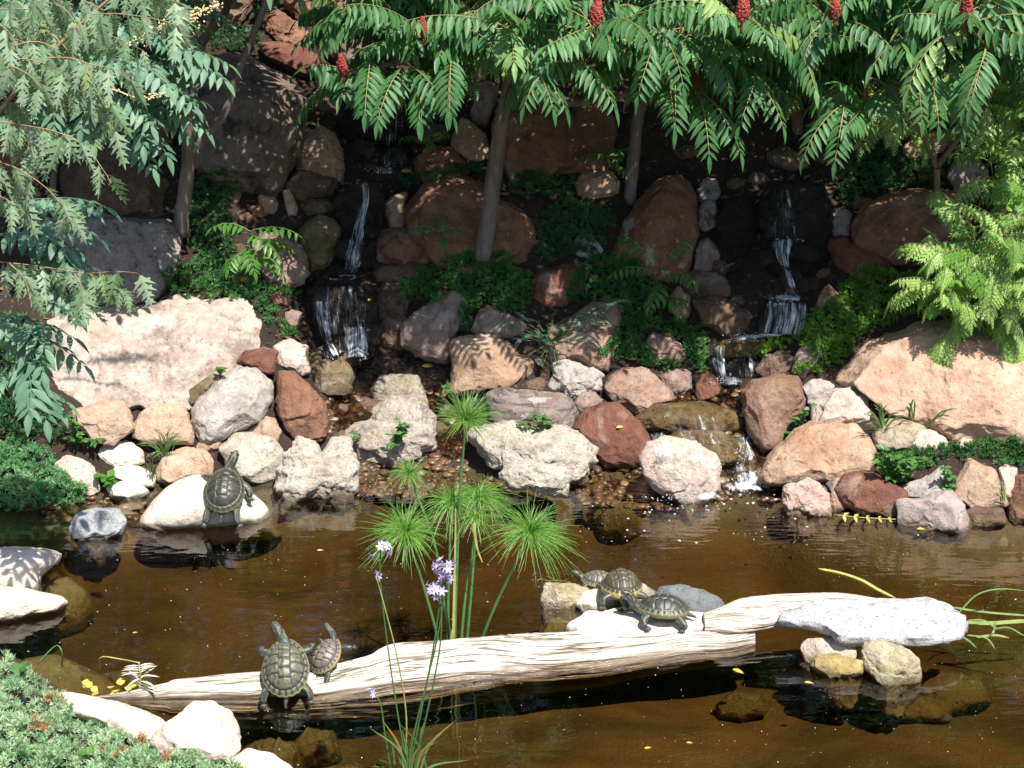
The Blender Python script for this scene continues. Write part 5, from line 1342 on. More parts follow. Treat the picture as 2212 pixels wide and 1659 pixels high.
# --- grasses
def grass(label, px, py, blades, L=.2, n=10, mat='strap', w=.006, name='grass_tuft', spread=.5, var=(0, .8)):
    b = first_hit(px, py)[0][0]; mb = MB()
    for k in range(n):
        if blades:
            tx, ty = blades[k % len(blades)]; t = P(tx + rng.normal(0, 4), ty + rng.normal(0, 4), b[1] - .05 + rng.normal(0, .02))
        else:
            a = rng.uniform(0, 6.28); t = b + np.array([math.cos(a) * L * spread, math.sin(a) * L * spread, L * rng.uniform(.5, 1)])
        st = b + rng.normal(0, .012, 3) * (1, 1, 0); mid = (st + t) / 2 + (0, 0, .2 * np.linalg.norm(t - st)) * np.array([1, 1, 1])
        q = smooth_path(np.array([st, mid, t]), 9)
        mb.ribbon(q, w * np.array([.8, 1, 1, 1, .95, .85, .7, .45, .05]), (rng.normal(0, .3), -1, .4), rng.uniform(*var))
    return tag(mb.build(name, MAT[mat], origin=b), label, 'grass', 'grass tufts among the rocks')
grass('bright grass blades sprouting before the giant orange-tan boulder', 1905, 925, [(1870, 900), (1890, 880), (1920, 875), (1940, 895), (1950, 905), (1875, 915), (1900, 870)], n=16, w=.007)
grass('long grass blade pair leaning over the giant orange-tan boulder', 2010, 925, [(2070, 885), (2050, 895)], n=3, w=.008)
grass('upright grass blades beside the pale mossy rock', 1970, 905, [(1975, 862), (1968, 870), (1962, 880)], n=5, w=.009)
grass('wispy green grass between the stacked white pair and the peach rock', 355, 985, [(320, 950), (340, 935), (370, 930), (395, 945), (330, 985), (350, 960), (385, 960), (400, 935), (300, 960)], n=46, w=.0035)
grass('thin grass in front of the flat-topped peach rock', 330, 1035, [(310, 1000), (325, 995), (345, 1005), (350, 1030), (335, 1015)], n=18, w=.0035)
grass('grass tuft at the waterline before the narrow upright pale rock', 2165, 1085, [(2150, 1050), (2160, 1040), (2175, 1055)], n=8, w=.004)

# dark undergrowth on the rise behind the sumacs
mb = MB()
for k in range(150):
    x, Y = rng.uniform(-4.2, 4.4), rng.uniform(11.0, 12.0); g = float(T(np.array([[x, Y]]))[0]); n = 120
    d = rng.normal(size=(n, 3)); d /= np.linalg.norm(d, axis=1)[:, None]; R0 = rng.uniform(.22, .5)
    c = np.array([x, Y, g + rng.uniform(.05, 1.1)]) + d * (R0 * rng.uniform(.3, 1, n) ** .5)[:, None]
    s = rng.uniform(.05, .12, n)
    mb.inst(LF_V, LF_Q, None, frames(rng.normal(size=(n, 3)), rng.normal(size=(n, 3)) + (0, -.3, 1.2)) * np.stack([s * .4, s, s], -1)[:, :, None], c, np.clip(rng.normal(.35, .2, n), 0, .84))
tag(mb.build('undergrowth', leaf_mat('undergrowth_leaf', (.025, .07, .022), (.05, .12, .035), None, .6, .2), origin=(0, 11.5, 2)), 'dark leafy undergrowth on the rise behind the sumacs', None, None, 'stuff')

# ---------------------------------------------------------------- driftwood log, slabs
def wood_mat(name, c1, c2, c3, groove):
    m = NM(name)
    fl = m.attr("flow", "Vector")
    sp = m.n("SeparateXYZ"); m.set(sp.inputs[0], fl)
    g1 = m.noise(m.scalev(fl, (.5, 17, 1)), 1.0, 4, 0.55, None, 0.3)
    g2 = m.noise(m.scalev(fl, (.8, 60, 1)), 1.0, 4, 0.6, None, 0.15)
    big = m.noise(m.scalev(fl, (2.5, 3, 1)), 1.0, 4)
    col = m.mix(m.ramp(big, .35, .65), c1, c2)
    col = m.mix(m.math('MULTIPLY', m.ramp(g2, .52, .72), .4), col, c3)
    gr = m.math('SUBTRACT', 1.0, m.ramp(m.math('ABSOLUTE', m.math('SUBTRACT', g1, .5)), 0.0, .04))
    col = m.mix(m.math('MULTIPLY', gr, .9), col, groove)
    pos = m.n("NewGeometry").outputs["Position"]; s2 = m.n("SeparateXYZ"); m.set(s2.inputs[0], pos)
    zz = m.math('ADD', s2.outputs[2], m.math('MULTIPLY', m.math('SUBTRACT', m.noise(pos, 9, 3), .5), .03))
    wet = m.math('SUBTRACT', 1.0, m.ramp(zz, .004, .022))
    col = m.mix(m.math('MULTIPLY', wet, .8), col, m.mix(.5, groove, (.10, .06, .02)))
    rg = m.math('SUBTRACT', .8, m.math('MULTIPLY', wet, .55))
    h = m.math('ADD', m.math('MULTIPLY', gr, -.8), m.math('MULTIPLY', g2, .6))
    return m.done(m.pbsdf(col, rg, m.bump(h, .8, .012), .35))


MAT['drift'] = wood_mat('bleached_driftwood', (0.62, 0.56, 0.48), (0.54, 0.46, 0.37), (0.42, 0.32, 0.23), (0.10, 0.065, 0.04))
MAT['drift2'] = wood_mat('pale_tan_driftwood', (0.70, 0.64, 0.56), (0.64, 0.56, 0.47), (0.54, 0.44, 0.35), (0.30, 0.18, 0.09))


def log_mesh(st, nx=260, ns=150, seed=3, gro=.055, flat=1.0):
    """st rows: x, y_top, y_waterline of the log in picture pixels; lies half in the water"""
    q = smooth_path(np.array(st, float), nx)
    yb = PZ(q[:, 0], q[:, 2], 0.0)
    s = np.array([mpp(a) for a in yb])
    r = np.maximum((q[:, 2] - q[:, 1]) * s / 1.17, .008)
    c = yb + np.stack([r * 0, r * .94, -.35 * r], -1)
    th = np.arange(ns) / ns * 2 * math.pi
    L = np.concatenate([[0], np.cumsum(np.linalg.norm(np.diff(c, axis=0), axis=1))])
    LL, TT = np.meshgrid(L, th, indexing='ij')
    p = np.stack([LL * 1.1, np.cos(TT) * 2.2, np.sin(TT) * 2.2], -1)
    wave = TT + .22 * fbm(np.stack([LL * 1.5, LL * 0, LL * 0 + seed], -1), 3, seed)
    gp = np.stack([LL * .9, np.cos(wave) * 7, np.sin(wave) * 7], -1)
    gv = -np.abs(vnoise(gp, seed)) * 1.0 + .5 * vnoise(gp * 2.1, seed + 2)
    rr = r[:, None] * (1 + .16 * fbm(p, 4, seed) + gro * 1.6 * gv)
    V = c[:, None, :] + np.stack([rr * 0, rr * np.cos(TT), rr * np.sin(TT) * flat], -1)
    i = np.arange(nx - 1)[:, None] * ns; j = np.arange(ns)[None]; j2 = (j + 1) % ns
    Q = np.stack([i + j, i + ns + j, i + ns + j2, i + j2], -1).reshape(-1, 4)
    uv = np.stack([LL * 3, wave / 6.283 * 2], -1).reshape(-1, 2)
    Vf = V.reshape(-1, 3); tr = []
    Vf = np.vstack([Vf, c[0] + (-.01, 0, 0), c[-1] + (.004, 0, 0)]); uv = np.vstack([uv, [0, 0], [L[-1] * 3, 0]])
    for k in range(ns):
        tr.append((nx * ns, k, (k + 1) % ns)); tr.append((nx * ns + 1, (nx - 1) * ns + (k + 1) % ns, (nx - 1) * ns + k))
    return Vf, Q, np.array(tr), uv


V, Q, Tt, uv = log_mesh([(150, 1508, 1516), (240, 1498, 1514), (350, 1474, 1512), (370, 1466, 1512), (460, 1457, 1511), (560, 1448, 1510), (680, 1440, 1506), (780, 1418, 1496), (815, 1402, 1490), (850, 1392, 1482), (950, 1388, 1470), (1080, 1380, 1452), (1200, 1374, 1440), (1300, 1364, 1430), (1400, 1366, 1420), (1500, 1362, 1411), (1580, 1358, 1403), (1632, 1356, 1394)])
mb = MB(); mb.add(V, Q, Tt, .5, uv)
logo = mb.build('driftwood_log', MAT['drift'], origin=V.mean(0), uvs=True)
tag(logo, 'long bleached driftwood log with deep grain, half sunk across the pond', 'log')
LOG_BVH = BVHTree.FromPolygons([tuple(a) for a in V.tolist()], [tuple(a) for a in Q.tolist()])


def on_bvh(b, px, py):
    h = b.ray_cast(Vector(CAMP), Vector(ray(px, py)).normalized())
    return (np.array(h[0]), np.array(h[1])) if h[0] is not None else (None, None)


# second, smoother piece of driftwood lying from the log to the grey slab
def piece(name, label, st, mat, seed):
    q = smooth_path(np.array(st, float), 120)   # x, y, z(height), radius y-ways m, radius z-ways m
    c = PZ(q[:, 0], q[:, 1], 0.0); c = np.array([PZ(a, b, z) for a, b, z in q[:, :3]])
    ns = 90; th = np.arange(ns) / ns * 2 * math.pi
    L = np.concatenate([[0], np.cumsum(np.linalg.norm(np.diff(c, axis=0), axis=1))])
    LL, TT = np.meshgrid(L, th, indexing='ij')
    wv = TT + .5 * fbm(np.stack([LL * 3, LL * 0, LL * 0 + seed], -1), 3, seed)
    gp = np.stack([LL * 1.5, np.cos(wv) * 5, np.sin(wv) * 5], -1)
    f = 1 + .10 * fbm(gp * .5, 4, seed) + .05 * -np.abs(vnoise(gp, seed + 3))
    V = c[:, None] + np.stack([LL * 0, q[:, 3:4] * np.cos(TT) * f, q[:, 4:5] * np.sin(TT) * f], -1)
    n = len(q); i = np.arange(n - 1)[:, None] * ns; j = np.arange(ns)[None]; j2 = (j + 1) % ns
    Q = np.stack([i + j, i + ns + j, i + ns + j2, i + j2], -1).reshape(-1, 4)
    Vf = np.vstack([V.reshape(-1, 3), c[0], c[-1]]); tr = []
    for k in range(ns): tr += [(n * ns, k, (k + 1) % ns), (n * ns + 1, (n - 1) * ns + (k + 1) % ns, (n - 1) * ns + k)]
    uv = np.vstack([np.stack([LL * 3, wv / 6.283 * 2], -1).reshape(-1, 2), [0, 0], [0, 0]])
    mb = MB(); mb.add(Vf, Q, tr, .5, uv)
    return tag(mb.build(name, mat, origin=c.mean(0), uvs=True), label, 'driftwood')
piece('driftwood', 'pale tan driftwood limb with knots lying between the log and the grey slab',
      [(1520, 1352, .04, .05, .05), (1560, 1345, .06, .075, .055), (1610, 1330, .07, .10, .055), (1680, 1318, .075, .095, .05), (1750, 1308, .08, .075, .045), (1830, 1305, .075, .06, .04), (1900, 1310, .06, .04, .03)], MAT['drift2'], 11)


def slab(name, label, poly, z, thick, mat, seed, dome=.012, tilt=(0, 0), amp=.006, cat='slab', zfun=None):
    pl = np.asarray(poly, float).reshape(-1, 2)
    top = np.array([PZ(a, b, z if zfun is None else zfun(a, b)) for a, b in pl])
    c = top.mean(0); loc = (top - c)[:, :2]
    nr, na = 46, 200
    ph = np.arange(na) / na * 2 * math.pi
    R = poly_radius(loc, ph); R = (R + np.roll(R, 1) + np.roll(R, -1)) / 3
    # plane through the outline
    Ac = np.column_stack([loc, np.ones(len(loc))]); cf = np.linalg.lstsq(Ac, top[:, 2], rcond=None)[0]
    V = []
    prof = [(t, 0) for t in np.linspace(0.02, .97, nr)] + [(1.0, .12), (1.01, .35), (.99, .6), (.95, .85), (.85, 1.0), (.5, 1.02), (.02, 1.02)]
    for t, dn in prof:
        x = R * t * np.cos(ph); y = R * t * np.sin(ph)
        p3 = np.stack([x, y, x * 0 + dn], -1)
        zz = cf[0] * x + cf[1] * y + cf[2] - dn * thick * (1 + .35 * fbm(p3 * 7 + seed, 3, 5)) + dome * (1 - t * t) * (1 - dn)
        nz = fbm(p3 * 9 + seed, 5, seed) * amp * (1.6 if dn > 0 else 1) + amp * 1.2 * fbm(p3 * np.array([4, 22, 4]) + seed, 3, seed + 1)
        k = 1 + (.05 * fbm(p3 * 12 + seed, 4, 3) if t > .9 else 0)
        V.append(np.stack([c[0] + x * k, c[1] + y * k, zz + nz], -1))
    V = np.array(V); n = len(prof)
    i = np.arange(n - 1)[:, None] * na; j = np.arange(na)[None]; j2 = (j + 1) % na
    Q = np.stack([i + j, i + na + j, i + na + j2, i + j2], -1).reshape(-1, 4)
    Vf = np.vstack([V.reshape(-1, 3), V[0].mean(0), V[-1].mean(0)]); tr = []
    for k in range(na): tr += [(n * na, k, (k + 1) % na), (n * na + 1, (n - 1) * na + (k + 1) % na, (n - 1) * na + k)]
    mb = MB(); mb.add(Vf, Q, tr)
    o = mb.build(name, mat, origin=c)
    return tag(o, label, cat), BVHTree.FromPolygons([tuple(a) for a in Vf.tolist()], [tuple(a) for a in Q.tolist()])


MAT['slabgrey'] = rock_mat('pale_grey_slab_stone', (0.64, 0.63, 0.61), (0.70, 0.69, 0.67), (0.55, 0.54, 0.52), (0.16, 0.15, 0.14), 0.4, scale=6, pits=0.35, bump=.9, mot=.12)
slab_g, SLAB_G = slab('stone_slab', 'pale grey stone slab with a ragged edge, propped on three wet stones', [1676, 1330, 1700, 1316, 1730, 1306, 1765, 1295, 1850, 1289, 1930, 1292, 2005, 1291, 2045, 1301, 2085, 1330, 2091, 1346, 2060, 1370, 2022, 1380, 1965, 1376, 1900, 1374, 1855, 1372, 1812, 1375, 1785, 1352, 1735, 1340, 1690, 1339], .125, .05, MAT['slabgrey'], 5, zfun=lambda a, b: .13 - (a - 1880) * .00006)
slab_w, SLAB_W = slab('stone_slab', 'flat white stone slab under two basking turtles behind the log', [1222, 1342, 1262, 1322, 1330, 1312, 1400, 1306, 1470, 1308, 1520, 1315, 1534, 1330, 1525, 1352, 1450, 1368, 1350, 1372, 1262, 1372], .055, .10, MAT['cream'], 8, amp=.004)

# ---------------------------------------------------------------- turtles
def shell_mat(name, base, patch, seam, rim, patch_amt, streak=0.0):
    m = NM(name)
    sm, mg, st = m.attr("seam"), m.attr("marg"), m.attr("streak")
    tc = m.n("TexCoord").outputs["Object"]
    n1 = m.noise(tc, 70, 6, .72, None, .4); n2 = m.noise(m.scalev(tc, (1, 1, 1)), 160, 3, .6)
    col = m.mix(m.math('MULTIPLY', m.ramp(n1, .38, .62), patch_amt), base, patch)
    col = m.mix(m.math('MULTIPLY', st, streak), col, rim)
    col = m.mix(sm, col, seam)
    col = m.mix(mg, col, rim)
    return m.done(m.pbsdf(col, m.math('ADD', .26, m.math('MULTIPLY', n1, .32)), m.bump(m.math('ADD', n1, m.math('MULTIPLY', n2, .5)), .35, .004), .6))


def skin_mat():
    m = NM('turtle_skin'); st = m.attr("stripe"); rd = m.attr("red")
    tc = m.n("TexCoord").outputs["Object"]; n1 = m.noise(tc, 140, 4, .6)
    col = m.mix(m.ramp(n1, .35, .7), (.022, .025, .022), (.06, .065, .055))
    col = m.mix(st, col, (.21, .23, .10)); col = m.mix(rd, col, (.35, .05, .02))
    return m.done(m.pbsdf(col, .42, m.bump(n1, .5, .004), .5))


MAT['skin'] = skin_mat()
MAT['plastron'] = plain_mat('yellow_plastron', (0.42, 0.25, 0.06), (0.12, 0.08, 0.03), 30, .5, .2)
MAT['eye'] = plain_mat('dark_eye', (0.01, 0.01, 0.008), (0.02, 0.02, 0.01), 30, .08, 0)
MAT['sh_dark'] = shell_mat('dark_turtle_shell', (.022, .022, .020), (.05, .047, .038), (.085, .08, .045), (.15, .14, .06), .7)
MAT['sh_olive'] = shell_mat('olive_turtle_shell', (.055, .057, .036), (.15, .145, .085), (.014, .016, .014), (.30, .28, .13), .9)
MAT['sh_brown'] = shell_mat('grey_brown_turtle_shell', (.10, .085, .065), (.15, .13, .10), (.03, .026, .02), (.34, .26, .09), .7)
MAT['sh_strip'] = shell_mat('yellow_lined_turtle_shell', (.05, .045, .025), (.085, .075, .04), (.03, .03, .02), (.38, .30, .08), .6, .45)

SEED_U = np.array([(.66, 0), (.33, 0), (0, 0), (-.33, 0), (-.66, 0)] + [(u, s * .52) for u in (.50, .17, -.17, -.49) for s in (-1, 1)])


def shell(L, W, H):
    nr, na = 64, 168
    th = np.arange(na) / na * 2 * math.pi
    rs = np.concatenate([np.linspace(.012, 1, nr), [1.0]])
    Rr, TH = np.meshgrid(rs, th, indexing='ij')
    u = Rr * np.cos(TH); v = Rr * np.sin(TH)
    d = np.hypot((u[..., None] - SEED_U[:, 0]) * 1.0, (v[..., None] - SEED_U[:, 1]) * 1.15)
    ds = np.sort(d, -1); sv = ds[..., 1] - ds[..., 0]
    sec = (TH / (2 * math.pi) * 24) % 1; sm = np.minimum(sec, 1 - sec) * .26
    inner = Rr < .83
    seam = np.where(inner, np.minimum(sv, (.83 - Rr) * 1.4), np.minimum(sm, (Rr - .83) * 1.4))
    groove = np.exp(-(seam / .034) ** 2)
    z = H * np.clip(1 - Rr ** 2.3, 0, 1) ** .85
    z = np.where(Rr > .80, z + H * .10 * ((Rr - .8) / .2) ** 1.5, z)
    z = z * (1 + .08 * (-u)) + .035 * H * np.exp(-(v / .10) ** 2) * (Rr < .8)   # keel
    bul = .035 * H * np.clip(seam / .12, 0, 1)
    z = z + bul - groove * .05 * H
    x = u * L / 2 * (1 + .02 * np.cos(2 * TH)); y = v * W / 2 * (1 - .10 * u)
    flare = 1 + .02 * np.clip(np.abs(np.cos(12 * TH)), 0, 1) * (Rr > .95) * (u < .2)
    x, y = x * flare, y * flare
    z[-1] = -.10 * H; x[-1] *= .965; y[-1] *= .965
    V = np.stack([x, y, z], -1).reshape(-1, 3)
    n = len(rs); i = np.arange(n - 1)[:, None] * na; j = np.arange(na)[None]; j2 = (j + 1) % na
    Q = np.stack([i + j, i + na + j, i + na + j2, i + j2], -1).reshape(-1, 4)
    Vf = np.vstack([V, [0, 0, z[0].mean()]]); tr = [(n * na, k, (k + 1) % na) for k in range(na)]
    rim = np.clip((Rr - .955) / .02, 0, 1); rim[-1] = 1
    line = np.exp(-((v - np.sign(v) * .52 - .35 * (u - .0) * 0) / .018) ** 2) * inner * (np.abs(np.sin(u * 9)) > .35)
    pad = lambda a: np.append(a.ravel(), 0)
    return Vf, Q, np.array(tr), pad(groove), pad(rim * .9), pad(np.abs(line))


def turtle(label, loc, L, W, yaw, pitch, roll, mat, neck, legs, tail=True, H=None, head_r=.017):
    """local frame: x ahead, y to its left, z up; neck and legs are lists of points in that frame"""
    H = H or .36 * W
    e = empty('turtle', loc, label, 'turtle', 'turtles basking in the pond')
    e.rotation_euler = Matrix.Rotation(yaw, 3, 'Z').to_4x4().to_euler()
    M = Matrix.Rotation(yaw, 4, 'Z') @ Matrix.Rotation(-pitch, 4, 'Y') @ Matrix.Rotation(roll, 4, 'X')
    e.rotation_euler = M.to_euler()
    V, Q, Tr, sm, rim, stk = shell(L, W, H)
    def put(mb, name, mat, attrs=()):
        me = mb.mesh(name); o = bpy.data.objects.new(name, me); me.materials.append(mat); COL.objects.link(o); o.parent = e
        for an, av in attrs:
            at = me.attributes.new(an, 'FLOAT', 'POINT'); at.data.foreach_set("value", np.asarray(av, np.float32))
        return o
    mb = MB(); mb.add(V, Q, Tr); put(mb, 'shell', mat, (('seam', sm), ('marg', rim), ('streak', stk)))
    # plastron
    na, nr = 60, 8; th = np.arange(na) / na * 2 * math.pi; P_ = []
    for t, z in [(.95, -.10 * H), (.90, -.22 * H), (.80, -.30 * H), (.5, -.33 * H), (.02, -.33 * H)]:
        P_.append(np.stack([L / 2 * t * .93 * np.cos(th), W / 2 * t * .86 * np.sin(th), th * 0 + z], -1))
    P_ = np.array(P_); i = np.arange(4)[:, None] * na; j = np.arange(na)[None]; j2 = (j + 1) % na
    mb = MB(); mb.add(P_.reshape(-1, 3), np.stack([i + j2, i + na + j2, i + na + j, i + j], -1).reshape(-1, 4)); put(mb, 'plastron', MAT['plastron'])
    # one continuous body: skin over a skeleton
    nodes = [(-.02, 0, -.1 * H)]; rad = [.18 * W]; ed = []; kind = [0]
    def chain(start, pts, rr, kd):
        prev = start
        for p, r in zip(pts, rr):
            nodes.append(tuple(p)); rad.append(r); kind.append(kd); ed.append((prev, len(nodes) - 1)); prev = len(nodes) - 1
        return prev
    k = L / .24
    fr = chain(0, [(.30 * L, 0, -.06 * H)], [.14 * W], 0)
    bk = chain(0, [(-.30 * L, 0, -.08 * H)], [.14 * W], 0)
    nk = chain(fr, neck[:-2], [.030 * k] + [.024 * k] * (len(neck) - 3), 1)
    hd = chain(nk, neck[-2:], [head_r * 1.35 * k, head_r * .62 * k], 2)
    # a wider cheek between neck and snout
    for q in legs:
        chain(fr if q[0][0] > 0 else bk, q, [.024 * k, .019 * k, .016 * k, .012 * k][:len(q)], 3)
    if tail: chain(bk, [(-.47 * L, 0, -.16 * H), (-.58 * L, .004, -.26 * H), (-.66 * L, .006, -.36 * H)], [.013 * k, .008 * k, .003 * k], 4)
    me = bpy.data.meshes.new('sk'); me.from_pydata(nodes, ed, []); ob = bpy.data.objects.new('sk', me); COL.objects.link(ob)
    sk = ob.modifiers.new('s', 'SKIN'); sk.use_smooth_shade = True
    for q, r in zip(me.skin_vertices[0].data, rad): q.radius = (r, r)
    me.skin_vertices[0].data[0].use_root = True
    sb = ob.modifiers.new('b', 'SUBSURF'); sb.levels = 3; sb.render_levels = 3
    dg = bpy.context.evaluated_depsgraph_get(); dg.update()
    bm_ = bpy.data.meshes.new_from_object(ob.evaluated_get(dg)); bpy.data.objects.remove(ob); bpy.data.meshes.remove(me)
    co = np.zeros(len(bm_.vertices) * 3, np.float32); bm_.vertices.foreach_get('co', co); co = co.reshape(-1, 3).astype(float)
    # stripes along neck and limbs
    N_ = np.array(nodes); best = np.full(len(co), 1e9); stripe = np.zeros(len(co)); red = np.zeros(len(co))
    for a, b in ed:
        A, B = N_[a], N_[b]; ab = B - A; t = np.clip(((co - A) @ ab) / (ab @ ab + 1e-12), 0, 1)
        rel = co - A - t[:, None] * ab; dd = np.linalg.norm(rel, axis=1)
        ax_ = ab / (np.linalg.norm(ab) + 1e-9); s_ = np.cross(ax_, (0, 0, 1.)); s_ = s_ / (np.linalg.norm(s_) + 1e-6); w_ = np.cross(s_, ax_)
        an = np.arctan2(rel @ w_, rel @ s_)
        sv = np.clip((np.cos(an * (7 if kind[b] in (1, 2) else 5) + (.9 if kind[b] == 2 else 0)) - .87) / .12, 0, 1) * (kind[b] in (1, 2, 3))
        u_ = dd < best; best = np.where(u_, dd, best); stripe = np.where(u_, sv, stripe)
        if kind[b] == 2 and b == len(neck) + 1 + 1: pass
        if kind[b] == 2: red = np.where(u_ & (np.abs(np.abs(an - math.pi / 2) - 1.15) < .16) & (t < .4), .55, np.where(u_, 0, red))
        else: red = np.where(u_, 0, red)
    mb = MB(); fv = np.zeros(len(bm_.loops), np.int32); bm_.loops.foreach_get('vertex_index', fv)
    ls = np.zeros(len(bm_.polygons), np.int32); lt = ls.copy(); bm_.polygons.foreach_get('loop_start', ls); bm_.polygons.foreach_get('loop_total', lt)
    Qd = fv[ls[lt == 4][:, None] + np.arange(4)] if (lt == 4).any() else []
    Td = fv[ls[lt == 3][:, None] + np.arange(3)] if (lt == 3).any() else []
    mb.add(co, Qd, Td)
    extra = 0
    for q in legs:      # webbed toes with claws on each foot
        f0 = np.array(q[-1]); dr = f0 - np.array(q[-2]); dr[2] = 0; dr /= np.linalg.norm(dr) + 1e-9; sd = np.array([-dr[1], dr[0], 0])
        for a in (-.9, -.45, 0, .45, .9):
            dd = dr * math.cos(a) + sd * math.sin(a)
            pts = np.array([f0 - dd * .004 * k, f0 + dd * .012 * k + (0, 0, -.002 * k), f0 + dd * .019 * k + (0, 0, -.006 * k), f0 + dd * .026 * k + (0, 0, -.011 * k)])
            n0 = mb.n; mb.tube(pts, np.array([.0062, .0052, .0032, .0006]) * k, 6); extra += mb.n - n0
    put(mb, 'body', MAT['skin'], (('stripe', np.append(stripe, np.zeros(extra))), ('red', np.append(red, np.zeros(extra)))))
    a, b = np.array(neck[-2]), np.array(neck[-1]); ax_ = (b - a) / np.linalg.norm(b - a); s_ = np.cross(ax_, (0, 0, 1.)); s_ /= np.linalg.norm(s_); w_ = np.cross(s_, ax_)
    v4, f4 = ICO[3]
    for sg in (-1, 1):
        mb = MB(); mb.add(v4 * .0052 * k + a + ax_ * .010 * k + sg * s_ * head_r * 1.02 * k + w_ * .006 * k, None, f4); put(mb, 'eye', MAT['eye'])
    bpy.data.meshes.remove(bm_)
    return e


def std_legs(L, W, z=-.034, f=1.0, hind=None, front=None):
    k = L / .24
    fl = lambda s: [(.27 * L, s * .34 * W, -.010 * k), (.33 * L, s * .50 * W, -.016 * k), (.36 * L, s * .53 * W, z * .8), (.41 * L, s * .54 * W, z)]
    hl = lambda s: [(-.28 * L, s * .32 * W, -.012 * k), (-.38 * L, s * .46 * W, -.018 * k), (-.46 * L, s * .50 * W, z * .8), (-.53 * L, s * .50 * W, z)]
    out = [front or fl(1), fl(-1), hl(1), hl(-1)]
    return out


rt_ = rk('carrying the lone')
p0, n0 = on_rock(rt_, 485, 1078)
turtle('lone dark turtle seen from behind, basking on the smooth cream rock', p0 + np.array([0, .012, .036]), .235, .185, R_(88), R_(34), 0, MAT['sh_dark'],
       [(.095, 0, 0), (.120, -.012, .012), (.140, -.024, .026), (.158, -.034, .040), (.186, -.044, .050)],
       [[(.065, .06, -.01), (.08, .09, -.016), (.085, .105, -.03)], [(.045, -.06, -.01), (.03, -.098, -.016), (.0, -.112, -.028), (-.012, -.114, -.036)],
        [(-.07, .055, -.012), (-.10, .068, -.02), (-.132, .072, -.034), (-.148, .080, -.040)], [(-.07, -.055, -.012), (-.10, -.062, -.02), (-.132, -.066, -.034), (-.150, -.078, -.040)]])
p1, n1_ = on_bvh(LOG_BVH, 620, 1462)
p1 = p1 if p1 is not None else PZ(620, 1462, .05)
turtle('large olive turtle with black seams climbing the log, tail end in the water', p1 + np.array([-.002, -.012, .044]), .235, .180, R_(95), R_(38), R_(-4), MAT['sh_olive'],
       [(.095, 0, 0), (.120, .010, .010), (.136, .018, .018), (.152, .026, .030), (.182, .044, .032)],
       std_legs(.235, .180))
p2, n2_ = on_bvh(LOG_BVH, 702, 1445)
p2 = p2 if p2 is not None else PZ(702, 1445, .08)
turtle('small grey-brown turtle beside the large olive one on the log', p2 + np.array([.006, .010, .052]), .158, .125, R_(62), R_(34), R_(-8), MAT['sh_brown'],
       [(.064, 0, 0), (.080, .004, .012), (.090, .012, .024), (.098, .022, .038), (.112, .040, .048)],
       [[(.045, .04, -.008), (.06, .066, -.012), (.07, .075, -.02)], [(.045, -.04, -.008), (.055, -.07, -.008), (.064, -.084, -.016)],
        [(-.04, .04, -.008), (-.06, .06, -.012), (-.08, .07, -.02)], [(-.05, -.03, -.008), (-.075, -.036, -.02), (-.098, -.034, -.03), (-.106, -.032, -.036)]])
p3, _n = on_bvh(SLAB_W, 1345, 1316)
turtle('turtle with yellow-lined shell facing out from the back of the white slab', p3 + np.array([0, .085, .052]), .205, .172, R_(-84), R_(6), 0, MAT['sh_strip'],
       [(.085, 0, 0), (.104, -.002, -.004), (.120, -.004, -.012), (.134, -.006, -.018), (.160, -.008, -.030)],
       std_legs(.205, .172, -.042), H=.074)
p4, _n = on_bvh(SLAB_W, 1432, 1350)
turtle('dark turtle side-on with raised head on the front of the white slab', p4 + np.array([0, .045, .046]), .212, .165, R_(176), R_(3), R_(6), MAT['sh_dark'],
       [(.088, 0, -.004), (.112, .004, .010), (.126, .006, .034), (.138, .008, .058), (.168, .012, .068)],
       [[(.06, .055, -.012), (.076, .075, -.020), (.070, .088, -.036), (.062, .094, -.042)], [(.075, -.05, -.010), (.115, -.058, -.016), (.140, -.062, -.032), (.154, -.064, -.040)],
        [(-.06, .055, -.012), (-.085, .078, -.020), (-.094, .084, -.034), (-.086, .09, -.042)], [(-.06, -.055, -.012), (-.085, -.075, -.020), (-.10, -.08, -.04)]], H=.060)
p5 = PZ(1292, 1256, 0.0)
turtle('small dark turtle swimming low in the water behind the white stones', p5 + np.array([0, 0, .002]), .15, .12, R_(165), R_(2), 0, MAT['sh_brown'],
       [(.062, 0, .004), (.080, 0, .010), (.09, .002, .018), (.098, .004, .026), (.118, .008, .028)], std_legs(.15, .12, -.03))

